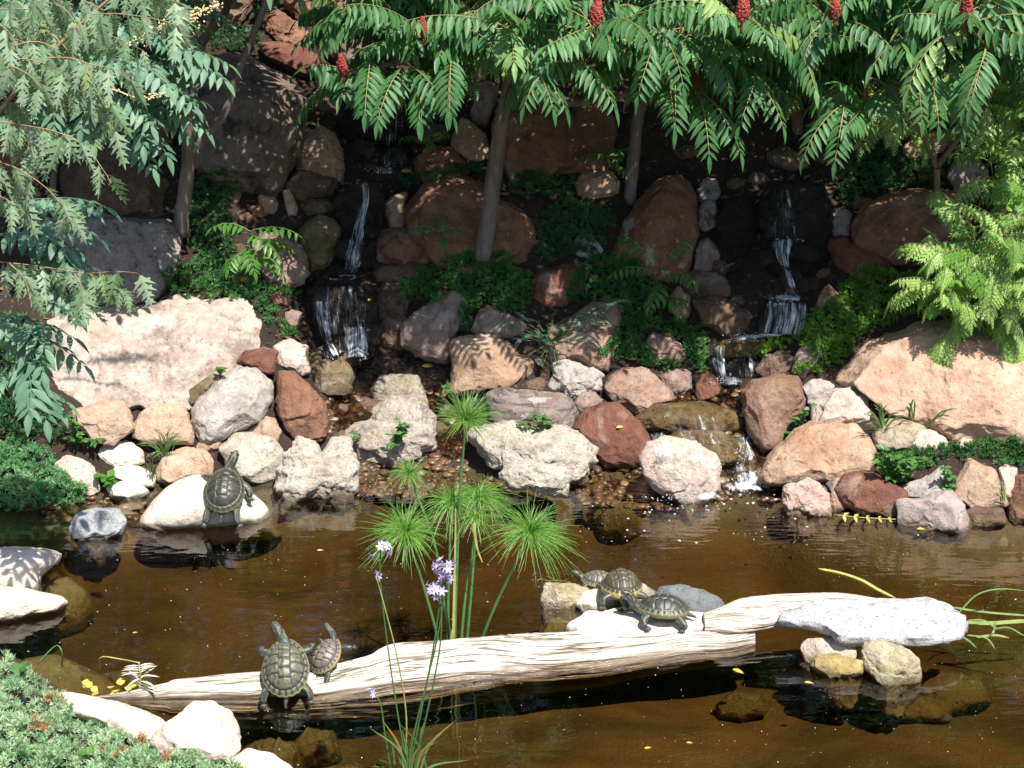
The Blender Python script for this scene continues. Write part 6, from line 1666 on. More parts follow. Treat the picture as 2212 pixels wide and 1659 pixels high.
# ---------------------------------------------------------------- papyrus
pb = PZ(985, 1384, 0.0)
pap = empty('papyrus', pb, 'papyrus plant with thin-rayed green umbels rising behind the log', 'plant')
def umbel(px, py, Y, R, n, up=(0, 0, 1), spread=1.25, drop=.55, dy=0):
    n = int(n * 1.9); R *= .9
    o = P(px, py, Y); mb = MB(); upv = np.array(up, float); upv /= np.linalg.norm(upv)
    for k in range(n):
        a = rng.uniform(0, 6.283); el = math.acos(1 - rng.uniform(0, 1) * spread)
        d = np.array([math.sin(el) * math.cos(a), math.sin(el) * math.sin(a), math.cos(el)])
        ax_ = np.cross((0, 0, 1), upv); s_ = np.linalg.norm(ax_)
        if s_ > 1e-4: d = np.array(Matrix.Rotation(math.asin(min(1, s_)), 3, Vector(ax_ / s_)) @ Vector(d))
        l = R * rng.uniform(.65, 1.1); t = np.linspace(0, 1, 6)[:, None]
        q = o + d * l * t + np.array([0, 0, -1.0]) * (drop * l * t ** 2.2) * rng.uniform(.5, 1.3) + rng.normal(0, .18, 3) * l * t ** 2
        mb.ribbon(q, np.array([.0017, .0017, .0016, .0015, .0012, .0006]) * rng.uniform(.8, 1.2), ray(px, py), rng.uniform(0, .84) if rng.random() > .04 else .95)
    for k in range(7):   # leafy bracts under the rays
        a = rng.uniform(0, 6.283); d = np.array([math.cos(a), math.sin(a), rng.uniform(-.6, .1)]); t = np.linspace(0, 1, 6)[:, None]; l = R * rng.uniform(.4, .75)
        mb.ribbon(o + d * l * t + np.array([0, 0, -1.]) * .5 * l * t ** 2, np.array([.005, .006, .006, .005, .003, .0006]), ray(px, py), rng.uniform(.2, .9))
    mb.build('umbel', MAT['papyrus'], pap)
YP = pb[1]
def stalk(pts, r=.0062, Y=None, v=.3):
    mb = MB(); pp = np.asarray(pts, float); Ys = np.broadcast_to(np.asarray(Y if Y is not None else YP, float), (len(pp),))
    q = smooth_path(P(pp[:, 0], pp[:, 1], Ys), 20); mb.tube(q, np.linspace(r * 1.15, r * .75, 20), 7, np.linspace(.1, .7, 20).repeat(7).tolist() + [.3, .3]); mb.build('stalk', MAT['stem'], pap)
for (px, py, dY, R, n, up, sp, dr), path in [
    ((1006, 908, .10, .165, 150, (.15, 0, 1), .95, .25), [(982, 1396), (985, 1280), (992, 1100), (1000, 980), (1006, 908)]),
    ((884, 1022, .14, .115, 70, (-.1, 0, 1), 1.1, .5), [(975, 1396), (960, 1300), (940, 1180), (905, 1080), (884, 1022)]),
    ((876, 1150, .02, .185, 190, (-.15, -.1, 1), 1.15, .45), [(948, 1390), (930, 1320), (905, 1235), (884, 1175), (876, 1150)]),
    ((1028, 1120, .08, .12, 60, (0, -.1, 1), 1.2, .6), [(1008, 1390), (1016, 1300), (1024, 1200), (1028, 1120)]),
    ((1145, 1150, .0, .20, 210, (.25, -.1, 1), 1.15, .45), [(1036, 1394), (1065, 1320), (1105, 1235), (1145, 1150)]),
    ((975, 1085, .12, .19, 110, (-.1, 0, 1), 1.0, .7), [(968, 1394), (968, 1300), (972, 1180), (975, 1085)]),
    ((1035, 1075, .16, .20, 110, (.2, 0, 1), 1.0, .7), [(996, 1394), (1004, 1300), (1022, 1180), (1035, 1075)]),
]:
    umbel(px, py, YP + dY, R, n, up, sp, dr)
    stalk(path, Y=[YP + dY * k / (len(path) - 1) for k in range(len(path))])
mb = MB()
for path in [[(979, 1392), (982, 1250), (984, 1150), (984, 1098)], [(1024, 1130), (1030, 1180), (1042, 1215)], [(972, 1395), (976, 1370), (982, 1340)]]:
    pp = np.array(path, float); mb.ribbon(smooth_path(P(pp[:, 0], pp[:, 1], YP - .03), 12), np.linspace(.012, .004, 12), (0, -1, .3), .96)
mb.build('dry_leaf', MAT['strawleaf'], pap)

# ---------------------------------------------------------------- society garlic in the near corner
gbx = ground_hit(880, 1700, -.02)[0]; YG = PZ(880, 1690, 0.0)[1]
gar = empty('society_garlic', PZ(880, 1700, 0.0), 'society garlic clump with strap leaves and tall lilac flower heads', 'plant')
mb = MB()
for (tx, ty), v in [((798, 1572), .3), ((826, 1555), .96), ((860, 1560), .5), ((842, 1590), .4), ((900, 1560), .6), ((916, 1560), .4), ((985, 1555), .9), ((945, 1600), .5), ((1012, 1642), .5), ((870, 1600), .2), ((925, 1590), .3), ((800, 1655), .5), ((890, 1580), .8), ((818, 1640), .5), ((960, 1580), .95), ((868, 1575), .3), ((908, 1610), .97)]:
    b = P(880 + rng.normal(0, 22), 1700, YG); t = P(tx, ty, YG - rng.uniform(-.06, .06)); md = (b + t) / 2 + np.array([(b - t)[0] * .18, 0, .03])
    mb.ribbon(smooth_path(np.array([b, md, t]), 10), np.array([.008, .009, .0095, .0095, .009, .008, .0065, .005, .003, .0004]), (rng.normal(0, .3), -1, .3), v)
mb.build('strap_leaves', MAT['strap'], gar)
def flowerhead(stem, r, n, v=.35, bud=False):
    mb = MB(); pp = np.array(stem, float); q = smooth_path(P(pp[:, 0], pp[:, 1], np.linspace(YG, YG - .02, len(pp))), 24); mb.tube(q, np.linspace(.0034, .0024, 24), 6, v); mb.build('flower_stem', MAT['stem'], gar)
    o = q[-1]; mb = MB()
    for k in range(n):
        a = rng.uniform(0, 6.283); el = rng.uniform(-.5, 1.3); d = np.array([math.cos(a) * math.cos(el), math.sin(a) * math.cos(el), math.sin(el)]); c = o + d * r * rng.uniform(.6, 1.1)
        mb.tube(np.array([o, (o + c) / 2 + (0, 0, .004), c]), [.0008, .001, .0022], 5, .1)
        s_ = np.cross(d, (0.1, .2, 1.)); s_ /= np.linalg.norm(s_); w_ = np.cross(s_, d)
        dd = []; nn = []
        for j in range(6):
            b_ = j / 6 * 6.283; dd.append(d * .45 + s_ * math.cos(b_) + w_ * math.sin(b_)); nn.append(d)
        R = frames(np.array(dd), np.array(nn)) * np.array([.0095, .020, .020])[None, :, None]
        mb.inst(LF_V, LF_Q, None, R, np.repeat(c[None], 6, 0), np.full(6, rng.uniform(0, .95)))
    mb.build('flower_head', MAT['lilac'], gar)
flowerhead([(888, 1700), (862, 1560), (838, 1400), (822, 1260), (822, 1190)], .030, 9)
flowerhead([(876, 1700), (905, 1560), (936, 1400), (950, 1300), (962, 1225)], .040, 13)
flowerhead([(884, 1700), (918, 1560), (950, 1400), (952, 1300), (944, 1275)], .034, 12)
flowerhead([(868, 1700), (900, 1560), (940, 1400), (958, 1300), (966, 1252)], .022, 7)
flowerhead([(850, 1700), (832, 1590), (824, 1530), (815, 1508), (798, 1498)], .016, 3)
flowerhead([(870, 1700), (878, 1560), (860, 1430), (825, 1290), (812, 1245)], .010, 2, .96)

# ---------------------------------------------------------------- floating leaves and plants
def flat_leaf(label, px, py, ln, ang, mat='yellowleaf', z=.004, w=.42, grp='fallen leaves floating on the pond', name='fallen_leaf', surf=False):
    c = first_hit(px, py)[0][0] + np.array([0, -.01, .012]) if surf else PZ(px, py, z)
    d = np.array([math.cos(ang), math.sin(ang) * 1.0, .02]); R = frames(d[None], np.array([[0, -.15 if not surf else -.6, 1.]])) * np.array([ln * w, ln, ln])[None, :, None]
    mb = MB(); mb.inst(LF_V, LF_Q, None, R, c[None] - d[None] * ln / 2, np.array([rng.uniform(0, .8)]))
    return tag(mb.build(name, MAT[mat], origin=c), label, 'leaf', grp)
for lb, px, py, ln, ang in [('yellow leaf floating in open water off the lone turtle', 692, 1188, .03, .3), ('small pale leaf floating in front of the big flat sunken stone', 292, 1366, .022, .5), ('yellow curled leaf floating below the log end by the grey slab', 1895 - 300, 1449, .05, -.6),
                           ('yellow leaf floating just below the yellow oblong stone', 1748, 1474, .035, -.1), ('yellow leaf touching the big pale rough stone', 1892, 1456, .03, -.6), ('tiny yellow leaf by the foot of the big pale rough stone', 1928, 1462, .025, .1),
                           ('yellow leaf at the foot of the grey waterline block', 1990, 1142, .04, .1), ('pale leaf at the foot of the low dark rock', 2040, 1140, .035, .2), ('yellow leaf at the foot of the cream turtle rock', 335, 1122, .035, -.6), ('yellow leaf against the pale grey stone', 143, 1140, .03, .4),
                           ('yellow leaf under the white twin-peaked rock', 665, 1071, .045, .1), ('yellow leaf at the shallow gravel by the cascade mouth', 1370, 1040, .05, -.2), ('pale leaf lying low in the near water', 1400, 1615, .03, .4), ('small straw leaf floating near the bottom edge', 1490, 1604, .025, 0)]:
    flat_leaf(lb, px, py, ln, ang)
for lb, px, py, ln, ang in [('yellow leaf lying on the wet stone below the wide waterfall', 925, 793, .06, .2), ('yellow leaf by the upper waterfall pool', 880, 373, .07, .15), ('yellow leaf caught on the wide waterfall rock', 797, 715, .05, 1.4), ('yellow leaf caught beside the dark brown waterfall rock', 800, 650, .045, 1.2),
                           ('yellow leaf on the dark juniper mat above the pointed rock', 945, 612, .05, -.4), ('orange leaf on the juniper beside the grey rounded rock', 1004, 705, .05, -.8), ('yellow leaf on the lighter trailing juniper', 1363, 777, .06, -.2), ('orange leaf on domed red rock', 1339, 925, .04, .4)]:
    flat_leaf(lb, px, py, ln, ang, surf=True, grp='fallen leaves among the rocks')


def pinnate(name, label, path, z, n, ll, lw, mat, stalkmat, cat='leaf', hang=0):
    pp = np.asarray(path, float); q = smooth_path(np.array([PZ(a, b, zz) for a, b, zz in pp]), 24)
    mb = MB(); e = empty(name, q[0], label, cat)
    mb.tube(q, .0022, 5)
    if stalkmat != mat: mb.build('stalk', MAT[stalkmat], e); mb = MB()
    ps, ds, ns = [], [], []
    for k in range(n):
        i = 3 + int(20 * k / n); d = q[min(23, i + 1)] - q[i - 1]; d /= np.linalg.norm(d); sd = np.cross(d, (0, 0, 1.)); sd /= np.linalg.norm(sd)
        for sg in (-1, 1): ps.append(q[i]); ds.append(sg * sd + d * .35 + np.array([0, 0, -hang])); ns.append((0, -.2, 1))
    sc = np.linspace(1, .6, n).repeat(2)
    R = frames(np.array(ds), np.array(ns, float)) * np.stack([sc * lw, sc * ll, sc * ll], -1)[:, :, None]
    mb.inst(LF_V, LF_Q, None, R, np.array(ps), rng.uniform(0, .8, len(ps))); mb.build('leaflets', MAT[mat], e)
    return e
pinnate('sumac_leaf', 'bleached sumac leaf with white leaflets drooping onto the thin end of the log', [(300, 1492, .01), (304, 1470, .05), (302, 1450, .09), (300, 1432, .11)], 0, 9, .10, .013, 'paleleaf', 'strawleaf', hang=.15)
pinnate('sumac_leaf', 'pale green pinnate leaf floating near the grey waterline block', [(1805, 1112, .004), (1850, 1117, .006), (1900, 1120, .006), (1940, 1122, .005)], 0, 5, .055, .018, 'strawleaf', 'strawleaf')
mb = MB(); mb.ribbon(smooth_path(np.array([PZ(a, b, z) for a, b, z in [(1768, 1228, .004), (1815, 1237, .005), (1860, 1252, .005), (1895, 1272, .005), (1935, 1292, .004)]]), 16), np.array([.004] + [.018] * 13 + [.012, .003]), (0, 0, 1), .6)
tag(mb.build('reed_blade', MAT['strawleaf'], origin=PZ(1850, 1250, 0)), 'long yellow reed blade floating behind the grey slab', 'reed')
fp = empty('water_grass', PZ(2150, 1340, 0), 'water grass with arching yellow-green blades beside the grey slab', 'plant')
mb = MB()
for path, w, v in [([(2070, 1325, .05), (2110, 1285, .12), (2160, 1272, .14), (2215, 1276, .10)], .006, .6), ([(2060, 1312, .02), (2110, 1320, .015), (2170, 1326, .01), (2260, 1332, .005)], .010, .8), ([(2080, 1345, .01), (2140, 1346, .015), (2200, 1342, .01), (2260, 1340, .005)], .018, .9),
                   ([(2090, 1340, .03), (2125, 1340, .04), (2150, 1356, .02), (2160, 1362, .01)], .008, .5), ([(2065, 1370, .03), (2090, 1382, .02), (2110, 1400, .006)], .008, .4), ([(2090, 1372, .02), (2130, 1378, .02), (2150, 1402, .005)], .008, .6), ([(2130, 1380, .01), (2146, 1365, .04), (2150, 1340, .06)], .008, .2),
                   ([(2150, 1358, .02), (2180, 1356, .03), (2215, 1375, .01)], .007, .5), ([(2110, 1376, .01), (2150, 1372, .012), (2180, 1378, .006)], .010, .9)]:
    mb.ribbon(smooth_path(np.array([PZ(*p) for p in path]), 14), w * np.array([.6] + [1] * 10 + [.8, .5, .1]), (0.1, -.5, 1), v)
mb.build('blades', MAT['strap'], fp)
# seedlings by the log end, twiggy stems standing in the water
def pads(name, label, pts, mat, cat='plant'):
    mb = MB()
    for px, py, z, r, v in pts:
        c = PZ(px, py, z); a = rng.uniform(0, 6.28)
        R = frames(np.array([[math.cos(a), math.sin(a), .35]]), np.array([[0, -.4, 1.]])) * np.array([r * 1.5, r * 1.7, r])[None, :, None]
        mb.inst(LF_V, LF_Q, None, R, c[None], np.array([v]))
    return tag(mb.build(name, MAT[mat], origin=PZ(pts[0][0], pts[0][1], 0)), label, cat, 'seedlings by the log end')
pads('seedling', 'yellow-green seedling in the water, farther from the bleached leaf', [(185, 1488, .01, .02, .3), (198, 1484, .025, .022, .5), (210, 1492, .012, .02, .7), (200, 1497, .005, .022, .2), (182, 1480, .02, .02, .6)], 'yellowleaf')
pads('seedling', 'yellow-green seedling in the water beside the bleached leaf', [(250, 1490, .01, .022, .3), (262, 1480, .03, .024, .6), (275, 1492, .012, .02, .7), (285, 1485, .02, .022, .4), (258, 1500, .005, .022, .2), (240, 1482, .02, .02, .6)], 'yellowleaf')
mb = MB()
for path in [[(80, 1435, .10), (120, 1395, .16), (134, 1410, .14), (134, 1440, .06)]]:
    mb.tube(smooth_path(np.array([PZ(*p) for p in path]), 14), .0028, 5)
tag(mb.build('bent_stem', MAT['stem'], origin=PZ(110, 1420, .05)), 'bent green plant stem hanging over the big flat sunken stone', 'stem')
mb = MB()
mb.tube(smooth_path(np.array([PZ(*p) for p in [(216, 1450, .02), (218, 1420, .10), (260, 1424, .10), (302, 1432, .11)]]), 14), .0028, 5)
tag(mb.build('bent_stem', MAT['strawleaf'], origin=PZ(250, 1430, .05)), 'bent yellow stalk leaning from the water to the bleached leaf', 'stem')
mb = MB()
for k in range(26):
    x, y = rng.uniform(1155, 1345), rng.uniform(1236, 1262)
    a, b = PZ(x, y, .004), PZ(x + rng.normal(0, 26), y + rng.normal(0, 7), rng.uniform(.004, .03))
    mb.ribbon(np.array([a, (a + b) / 2 + (0, 0, .006), b]), [.004, .005, .001], (0, 0, 1), rng.uniform(0, .9))
tag(mb.build('floating_grass', MAT['strap'], origin=PZ(1250, 1248, 0)), 'loose floating grass bits beyond the white stones', 'grass', None, 'stuff')

# ---------------------------------------------------------------- falling water, foam, gravel
def fall_mat(name, dens, wscale=1.0, tint=(.72, .76, .80)):
    m = NM(name); fl = m.attr("flow", "Vector")
    n1 = m.noise(m.scalev(fl, (26 * wscale, 1.6, 1)), 1.0, 5, .65, None, .3); n2 = m.noise(m.scalev(fl, (70 * wscale, 5, 1)), 1.0, 3, .6)
    env = m.attr("var")
    n3 = m.noise(m.scalev(fl, (7 * wscale, 1.2, 1)), 1.0, 4, .6, None, .6)
    f_ = m.math('ADD', m.math('MULTIPLY', n1, .55), m.math('ADD', m.math('MULTIPLY', n2, .25), m.math('MULTIPLY', n3, .45)))
    f_ = m.math('SUBTRACT', f_, m.math('MULTIPLY', m.math('SUBTRACT', 1.0, env), .35))
    a = m.math('MULTIPLY', m.math('MULTIPLY', m.ramp(f_, .66 - dens * .2, .92 - dens * .2), .85), m.ramp(env, 0.0, .25), clamp=True)
    d = m.pbsdf(tint, .25, None, .5); tr = m.n("BsdfTransparent").outputs[0]
    gl = m.n("BsdfGlossy"); gl.inputs["Roughness"].default_value = .12; m.set(gl.inputs["Normal"], m.bump(n1, .6, .03))
    mx = m.n("MixShader"); mx.inputs[0].default_value = .012; m.t.links.new(tr, mx.inputs[1]); m.t.links.new(gl.outputs[0], mx.inputs[2])
    mx2 = m.n("MixShader"); m.set(mx2.inputs[0], a); m.t.links.new(mx.outputs[0], mx2.inputs[1]); m.t.links.new(d, mx2.inputs[2])
    return m.done(mx2.outputs[0])


MAT['fall'] = fall_mat('falling_water', .5); MAT['fall_thin'] = fall_mat('thin_falling_water', .1); MAT['fall_white'] = fall_mat('white_water', 1.35, .8)


def fall(left, right, mat, label=None, nu=22, nv=46, off=.018, soft=.12, smoothk=5, parent=None, name='falling_water', fix=None):
    Lp = smooth_path(np.asarray(left, float), nv); Rp = smooth_path(np.asarray(right, float), nv)
    t = np.linspace(0, 1, nu)
    px = Lp[:, None, 0] * (1 - t) + Rp[:, None, 0] * t; py = Lp[:, None, 1] * (1 - t) + Rp[:, None, 1] * t
    h, _ = first_hit(px.ravel(), py.ravel()); dist = np.linalg.norm(h - CAMP, axis=1).reshape(nv, nu)
    # a sheet of water cannot follow every dent: smooth and never sink behind the rock
    d0 = dist.copy()
    for k in range(smoothk):
        dp = np.pad(dist, 1, mode='edge'); dist = np.minimum(dist, (dp[:-2, 1:-1] + dp[2:, 1:-1] + dp[1:-1, :-2] + dp[1:-1, 2:]) / 4)
    dist = dist - off - .012 * np.sin(np.pi * t)[None]
    d = ray(px, py); d /= np.linalg.norm(d, axis=-1)[..., None]
    V = CAMP + d * dist[..., None]
    i = np.arange(nv - 1)[:, None] * nu; j = np.arange(nu - 1)[None]
    Q = np.stack([i + j, i + nu + j, i + nu + j + 1, i + j + 1], -1).reshape(-1, 4)
    w = np.linalg.norm(V[:, -1] - V[:, 0], axis=1)[:, None]
    ln = np.concatenate([[0], np.cumsum(np.linalg.norm(np.diff(V[:, nu // 2], axis=0), axis=1))])
    uv = np.stack([(t[None] - .5) * w * 3 + 5 + rng.uniform(0, 9) * 0, np.broadcast_to(ln[:, None] * 3, (nv, nu))], -1).reshape(-1, 2)
    env = np.clip(np.minimum(t, 1 - t) / soft, 0, 1)[None] * np.clip(np.minimum(np.linspace(0, 1, nv), np.linspace(1.05, .05, nv)) / (.35 if mat == 'fall_white' else .08), 0, 1)[:, None]
    mb = MB(); mb.add(V.reshape(-1, 3), Q, None, env.ravel(), uv)
    o = mb.build(name, MAT[mat], origin=V[0, nu // 2], uvs=True)
    return tag(o, None, None, None, 'structure')


fall([(785, 170), (780, 260), (775, 366)], [(885, 170), (888, 260), (890, 366)], 'fall_thin', name='upper_waterfall')
fall([(768, 360), (765, 376)], [(890, 360), (892, 376)], 'fall', nv=12, soft=.4, name='upper_waterfall_foam')
fall([(762, 380), (772, 430), (765, 480), (745, 540), (740, 592)], [(805, 380), (800, 430), (790, 480), (790, 540), (775, 592)], 'fall', name='mid_waterfall')
fall([(692, 594), (690, 608)], [(800, 588), (802, 604)], 'fall_white', nv=12, soft=.4, name='mid_waterfall_foam')
fall([(676, 606), (680, 660), (690, 720), (700, 770)], [(805, 606), (812, 660), (812, 720), (800, 765)], 'fall_thin', name='wide_waterfall')
fall([(676, 640), (682, 690), (695, 740), (706, 768)], [(708, 640), (712, 690), (722, 740), (735, 768)], 'fall', name='wide_waterfall_strand')
fall([(735, 700), (738, 740), (740, 775)], [(800, 700), (802, 740), (800, 770)], 'fall', nv=20, name='wide_waterfall_strand')
fall([(1662, 405), (1668, 450), (1655, 512)], [(1712, 400), (1716, 450), (1730, 512)], 'fall_thin', name='narrow_waterfall_top')
fall([(1654, 508), (1672, 550), (1690, 600), (1688, 646)], [(1728, 508), (1708, 550), (1714, 600), (1738, 646)], 'fall', name='narrow_waterfall')
fall([(1650, 632), (1645, 650)], [(1755, 636), (1765, 652)], 'fall_white', nv=12, soft=.4, name='narrow_waterfall_foam')
fall([(1648, 645), (1640, 690), (1640, 722)], [(1752, 650), (1756, 690), (1740, 724)], 'fall', name='dome_waterfall')
fall([(1545, 735), (1600, 722), (1650, 718), (1690, 716)], [(1560, 750), (1610, 736), (1660, 732), (1700, 728)], 'fall_white', nv=26, nu=12, soft=.4, name='ledge_foam')
fall([(1535, 738), (1533, 770), (1545, 810), (1556, 832)], [(1572, 742), (1568, 770), (1572, 810), (1590, 828)], 'fall', name='ledge_waterfall')
fall([(1566, 760), (1566, 790), (1580, 818)], [(1650, 760), (1650, 785), (1645, 812)], 'fall_thin', name='ledge_waterfall_veil')
fall([(1552, 812), (1556, 838)], [(1600, 808), (1612, 830)], 'fall_white', nv=12, soft=.4, name='ledge_waterfall_foam')
fall([(1586, 935), (1596, 975), (1595, 1010), (1585, 1040)], [(1618, 935), (1632, 975), (1645, 1010), (1655, 1045)], 'fall', name='mouth_cascade')
fall([(1560, 1036), (1545, 1064)], [(1668, 1034), (1700, 1060)], 'fall_white', nv=16, soft=.45, name='mouth_foam')
fall([(1560, 1000), (1562, 1044)], [(1650, 1000), (1668, 1046)], 'fall', nv=16, soft=.3, name='mouth_splash')
fall([(1470, 1072), (1500, 1088)], [(1560, 1052), (1580, 1072)], 'fall_white', nv=12, soft=.45, name='mouth_foam')
fall([(1430, 890), (1440, 930), (1455, 960)], [(1560, 890), (1575, 930), (1590, 960)], 'fall_thin', name='shallow_stream_veil')
fall([(1400, 930), (1408, 965), (1412, 990)], [(1440, 930), (1450, 965), (1455, 985)], 'fall', nv=16, name='shallow_stream_strand')

# stream skins: thin glossy water running over the gravel beds
def stream(name, poly, lift=.022):
    pl = np.asarray(poly, float).reshape(-1, 2); lo, hi = pl.min(0), pl.max(0)
    gx, gy = np.meshgrid(np.arange(lo[0], hi[0], 5.), np.arange(lo[1], hi[1], 4.), indexing='ij')
    h = ground_hit(gx.ravel(), gy.ravel(), 0.0).reshape(gx.shape + (3,)); ins = in_poly(pl, gx.ravel(), gy.ravel()).reshape(gx.shape)
    V = h + np.array([0, 0, lift]); nx_, ny_ = gx.shape; idx = np.arange(nx_ * ny_).reshape(nx_, ny_)
    ok = ins[:-1, :-1] & ins[1:, :-1] & ins[1:, 1:] & ins[:-1, 1:]
    Q = np.stack([idx[:-1, :-1], idx[:-1, 1:], idx[1:, 1:], idx[1:, :-1]], -1)[ok]
    mb = MB(); mb.add(V.reshape(-1, 3), Q)
    return tag(mb.build(name, MAT['streamskin'], origin=V.reshape(-1, 3).mean(0)), None, None, None, 'structure')
m = NM('running_stream_water'); pos = m.n("NewGeometry").outputs["Position"]
n1 = m.noise(pos, 22, 4, .6, None, .5); nr_ = m.bump(n1, .9, .03)
gl = m.n("BsdfGlossy"); gl.inputs["Roughness"].default_value = .05; m.set(gl.inputs["Normal"], nr_)
tr = m.n("BsdfTransparent"); tr.inputs[0].default_value = (.62, .5, .36, 1); fr = m.n("Fresnel"); fr.inputs["IOR"].default_value = 1.38; m.set(fr.inputs["Normal"], nr_)
mx = m.n("MixShader"); m.set(mx.inputs[0], fr.outputs[0]); m.t.links.new(tr.outputs[0], mx.inputs[1]); m.t.links.new(gl.outputs[0], mx.inputs[2])
MAT['streamskin'] = m.done(mx.outputs[0])
stream('stream_water', [690, 770, 860, 770, 980, 790, 960, 850, 950, 900, 1020, 930, 1010, 1000, 960, 1000, 930, 960, 800, 1000, 770, 990, 720, 930, 710, 860, 760, 830])
stream('stream_water', [1490, 840, 1600, 830, 1620, 900, 1640, 960, 1690, 1000, 1660, 1060, 1580, 1060, 1540, 980, 1460, 960, 1400, 1000, 1380, 960, 1370, 900])

MAT['pebble'] = None
m = NM('wet_pebbles'); vr = m.attr("var"); tc = m.n("TexCoord").outputs["Object"]; n1 = m.noise(tc, 60, 4)
cr_ = m.n("ValToRGB"); m.set(cr_.inputs[0], vr)
els = cr_.color_ramp.elements; els[0].color = (.05, .03, .018, 1); els[1].color = (.34, .29, .20, 1)
for p_, c_ in ((.3, (.14, .08, .035, 1)), (.55, (.15, .085, .03, 1)), (.75, (.11, .05, .03, 1)), (.9, (.2, .15, .09, 1))): e_ = els.new(p_); e_.color = c_
MAT['pebble'] = m.done(m.pbsdf(m.mix(m.ramp(n1, .3, .7), m.mix(.4, cr_.outputs[0], (.03, .02, .012)), cr_.outputs[0]), .38, m.bump(n1, .3, .01), .5))
def gravel(label, areas, rlo, rhi, dens, lift=.3):
    mb = MB(); v0, f0 = ICO[3]
    for poly in areas:
        pl = np.asarray(poly, float).reshape(-1, 2); lo, hi = pl.min(0), pl.max(0); A = np.prod(hi - lo); n = int(A * dens)
        x, y = rng.uniform(lo[0], hi[0], n), rng.uniform(lo[1], hi[1], n); k = in_poly(pl, x, y); x, y = x[k], y[k]
        h = ground_hit(x, y, -0.04); n = len(x); r = rlo + (rhi - rlo) * rng.uniform(0, 1, n) ** 3
        rot = rng.uniform(0, 6.28, n); c, s = np.cos(rot), np.sin(rot)
        R = np.zeros((n, 3, 3)); R[:, 0] = np.stack([c, s, 0 * c], -1) * (r * rng.uniform(.9, 1.5, n))[:, None]; R[:, 1] = np.stack([-s, c, 0 * c], -1) * r[:, None]; R[:, 2, 2] = r * rng.uniform(.5, .8, n)
        mb.inst(v0, None, f0, R, h + np.array([0, 0, 1.]) * (r * lift)[:, None], np.clip(rng.uniform(0, 1, n) ** 1.7, 0, 1))
    return tag(mb.build('gravel', MAT['pebble'], origin=(0, 8.6, 0)), label, None, None, 'stuff')
gravel('wet brown gravel in the streams and the shallow pond edge', [[690, 850, 960, 840, 1010, 1000, 1030, 1070, 780, 1070, 760, 1000, 700, 930], [1230, 1000, 1400, 1000, 1480, 1070, 1480, 1100, 1250, 1090], [1480, 930, 1640, 940, 1690, 1060, 1560, 1080],
        [600, 1020, 1100, 1030, 1100, 1075, 600, 1070], [150, 1060, 330, 1060, 300, 1120, 60, 1130], [1640, 1040, 1830, 1040, 1830, 1095, 1640, 1080], [1360, 860, 1620, 840, 1620, 940, 1380, 960]], .005, .026, .024, .05)

# foam bubbles and floating specks
mb = MB(); v0, f0 = ICO[3]; h0 = v0.copy(); h0[:, 2] = np.maximum(h0[:, 2], -.1) * .6
def bub(n, x0, x1, y0, y1, rl, rh, fn=None):
    x, y = rng.uniform(x0, x1, n), rng.uniform(y0, y1, n)
    c = PZ(x, y, 0.001); ok = sdist(c[:, :2]) < -.03; c = c[ok]; n = len(c)
    r = rl + (rh - rl) * rng.uniform(0, 1, n) ** 3
    mb.inst(h0, None, f0, np.eye(3)[None] * r[:, None, None], c, rng.uniform(0, 1, n))
bub(70, 1250, 1800, 1050, 1180, .002, .007); bub(70, 1050, 2200, 1150, 1320, .0015, .005); bub(20, 1560, 1700, 1050, 1090, .003, .010); bub(40, 1380, 1560, 1060, 1110, .002, .008)
m = NM('foam_bubble'); fb = m.n("BsdfGlossy"); fb.inputs["Roughness"].default_value = .05; df = m.n("BsdfDiffuse"); df.inputs[0].default_value = (.7, .72, .74, 1)
trn = m.n("BsdfTransparent"); mx = m.n("MixShader"); mx.inputs[0].default_value = .45; m.t.links.new(df.outputs[0], mx.inputs[1]); m.t.links.new(fb.outputs[0], mx.inputs[2])
mx2 = m.n("MixShader"); mx2.inputs[0].default_value = .65; m.t.links.new(trn.outputs[0], mx2.inputs[1]); m.t.links.new(mx.outputs[0], mx2.inputs[2])
tag(mb.build('foam', m.done(mx2.outputs[0]), origin=(0, 8, 0)), 'small white bubbles drifting on the pond below the cascades', None, None, 'stuff')
mb = MB()
bub(190, 60, 1100, 1180, 1659, .0009, .0022); bub(130, 1050, 2200, 1400, 1659, .0009, .0022)
MAT['speck'] = plain_mat('floating_speck', (.7, .66, .45), (.75, .72, .6), 10, .7, 0)
tag(mb.build('pollen_specks', MAT['speck'], origin=(0, 7, 0)), 'tiny pale specks floating on the brown water', None, None, 'stuff')

mb = MB()
for (sx, sy, rx, ry, n_) in [(1625, 1030, 40, 28, 150), (1600, 985, 18, 30, 60), (1690, 648, 40, 14, 70), (1610, 728, 50, 9, 90), (1565, 822, 28, 14, 70), (720, 765, 30, 12, 60), (790, 768, 22, 8, 30), (830, 366, 45, 8, 60), (1705, 520, 30, 12, 30), (1425, 985, 18, 10, 40), (1470, 1075, 40, 10, 60)]:
    x, y = sx + rng.normal(0, rx * .5, n_), sy + rng.normal(0, ry * .5, n_); h, _n = first_hit(x, y)
    h = h + (CAMP - h) / np.linalg.norm(CAMP - h, axis=1)[:, None] * rng.uniform(.015, .05, n_)[:, None]
    mb.inst(oc, None, of, np.eye(3)[None] * (.0018 + .0045 * rng.uniform(0, 1, n_) ** 3)[:, None, None], h, rng.uniform(0, 1, n_))
tag(mb.build('spray', bpy.data.materials['foam_bubble'], origin=(0, 9, .3)), 'white splash drops where the cascades break', None, None, 'stuff')

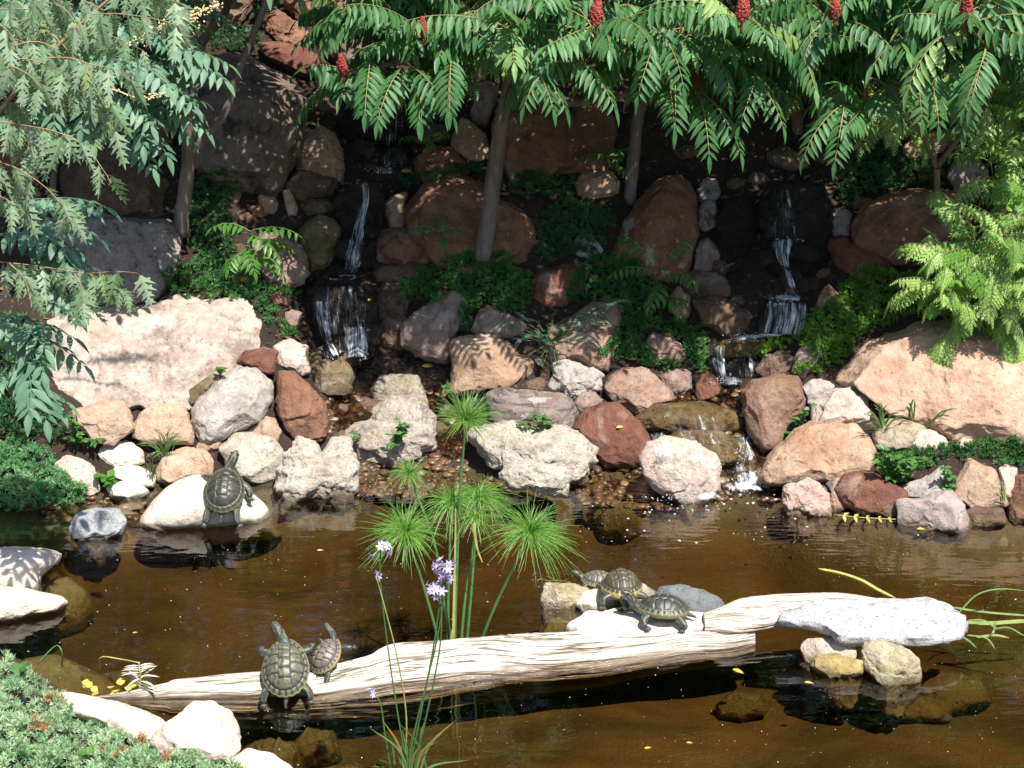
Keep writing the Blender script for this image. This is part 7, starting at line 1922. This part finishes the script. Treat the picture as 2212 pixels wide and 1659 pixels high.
# dead leaves and twigs on the shaded soil
mb = MB(); n = 2600
x, y = rng.uniform(0, 2212, n), rng.uniform(180, 760, n); h = ground_hit(x, y); a = rng.uniform(0, 6.28, n)
R = frames(np.stack([np.cos(a), np.sin(a), rng.normal(0, .25, n)], -1), np.stack([rng.normal(0, .3, n), rng.normal(-.4, .3, n), np.ones(n)], -1))
ln = rng.uniform(.02, .065, n); R = R * np.stack([ln * rng.uniform(.12, .45, n), ln, ln], -1)[:, :, None]
mb.inst(LF_V, LF_Q, None, R, h + (0, 0, .006), rng.uniform(0, 1, n))
MAT['litter'] = leaf_mat('dry_leaf_litter', (.10, .055, .03), (.24, .14, .06), (.36, .26, .06), .7, .1, (.3, .2, .05))
tag(mb.build('leaf_litter', MAT['litter'], origin=(0, 9.5, .6)), 'dry brown leaf litter on the shaded soil', None, None, 'stuff')

# wood behind the rockery, mirrored in the pond
mb = MB()
for k in range(36):
    x, Y = rng.uniform(-9, 9), rng.uniform(12.2, 16.5); z0 = rng.uniform(1.8, 5.3); R0 = rng.uniform(.6, 1.2); n = 520
    if z0 > 3.0 and any(abs(x / Y * F + 1106 - g) < 190 for g in GAPS): z0 = rng.uniform(1.8, 3.0)
    d = rng.normal(size=(n, 3)); d /= np.linalg.norm(d, axis=1)[:, None]
    c = np.array([x, Y, z0]) + d * (R0 * rng.uniform(.35, 1, n) ** .5)[:, None] * np.array([1.1, 1, .8])
    a = rng.normal(size=(n, 3)); b = rng.normal(size=(n, 3)) + (0, 0, 1.5); s = rng.uniform(.10, .24, n)
    mb.inst(LF_V, LF_Q, None, frames(a, b) * np.stack([s * .45, s, s], -1)[:, :, None], c, np.clip(rng.normal(.4, .2, n), 0, .84))
for k in range(16):
    x, Y = rng.uniform(-8, 8), rng.uniform(12.5, 16); mb.tube(np.array([[x, Y, 1], [x + .1, Y, 3], [x - .1, Y + .1, 6.5]]), [.12, .09, .05], 8)
MAT['farleaf'] = leaf_mat('far_wood_leaf', (.03, .075, .025), (.06, .12, .04), None, .6, .2)
tag(mb.build('wood', MAT['farleaf'], origin=(0, 14, 2)), 'dark leafy wood on the rise behind the rockery', None, None, 'stuff')
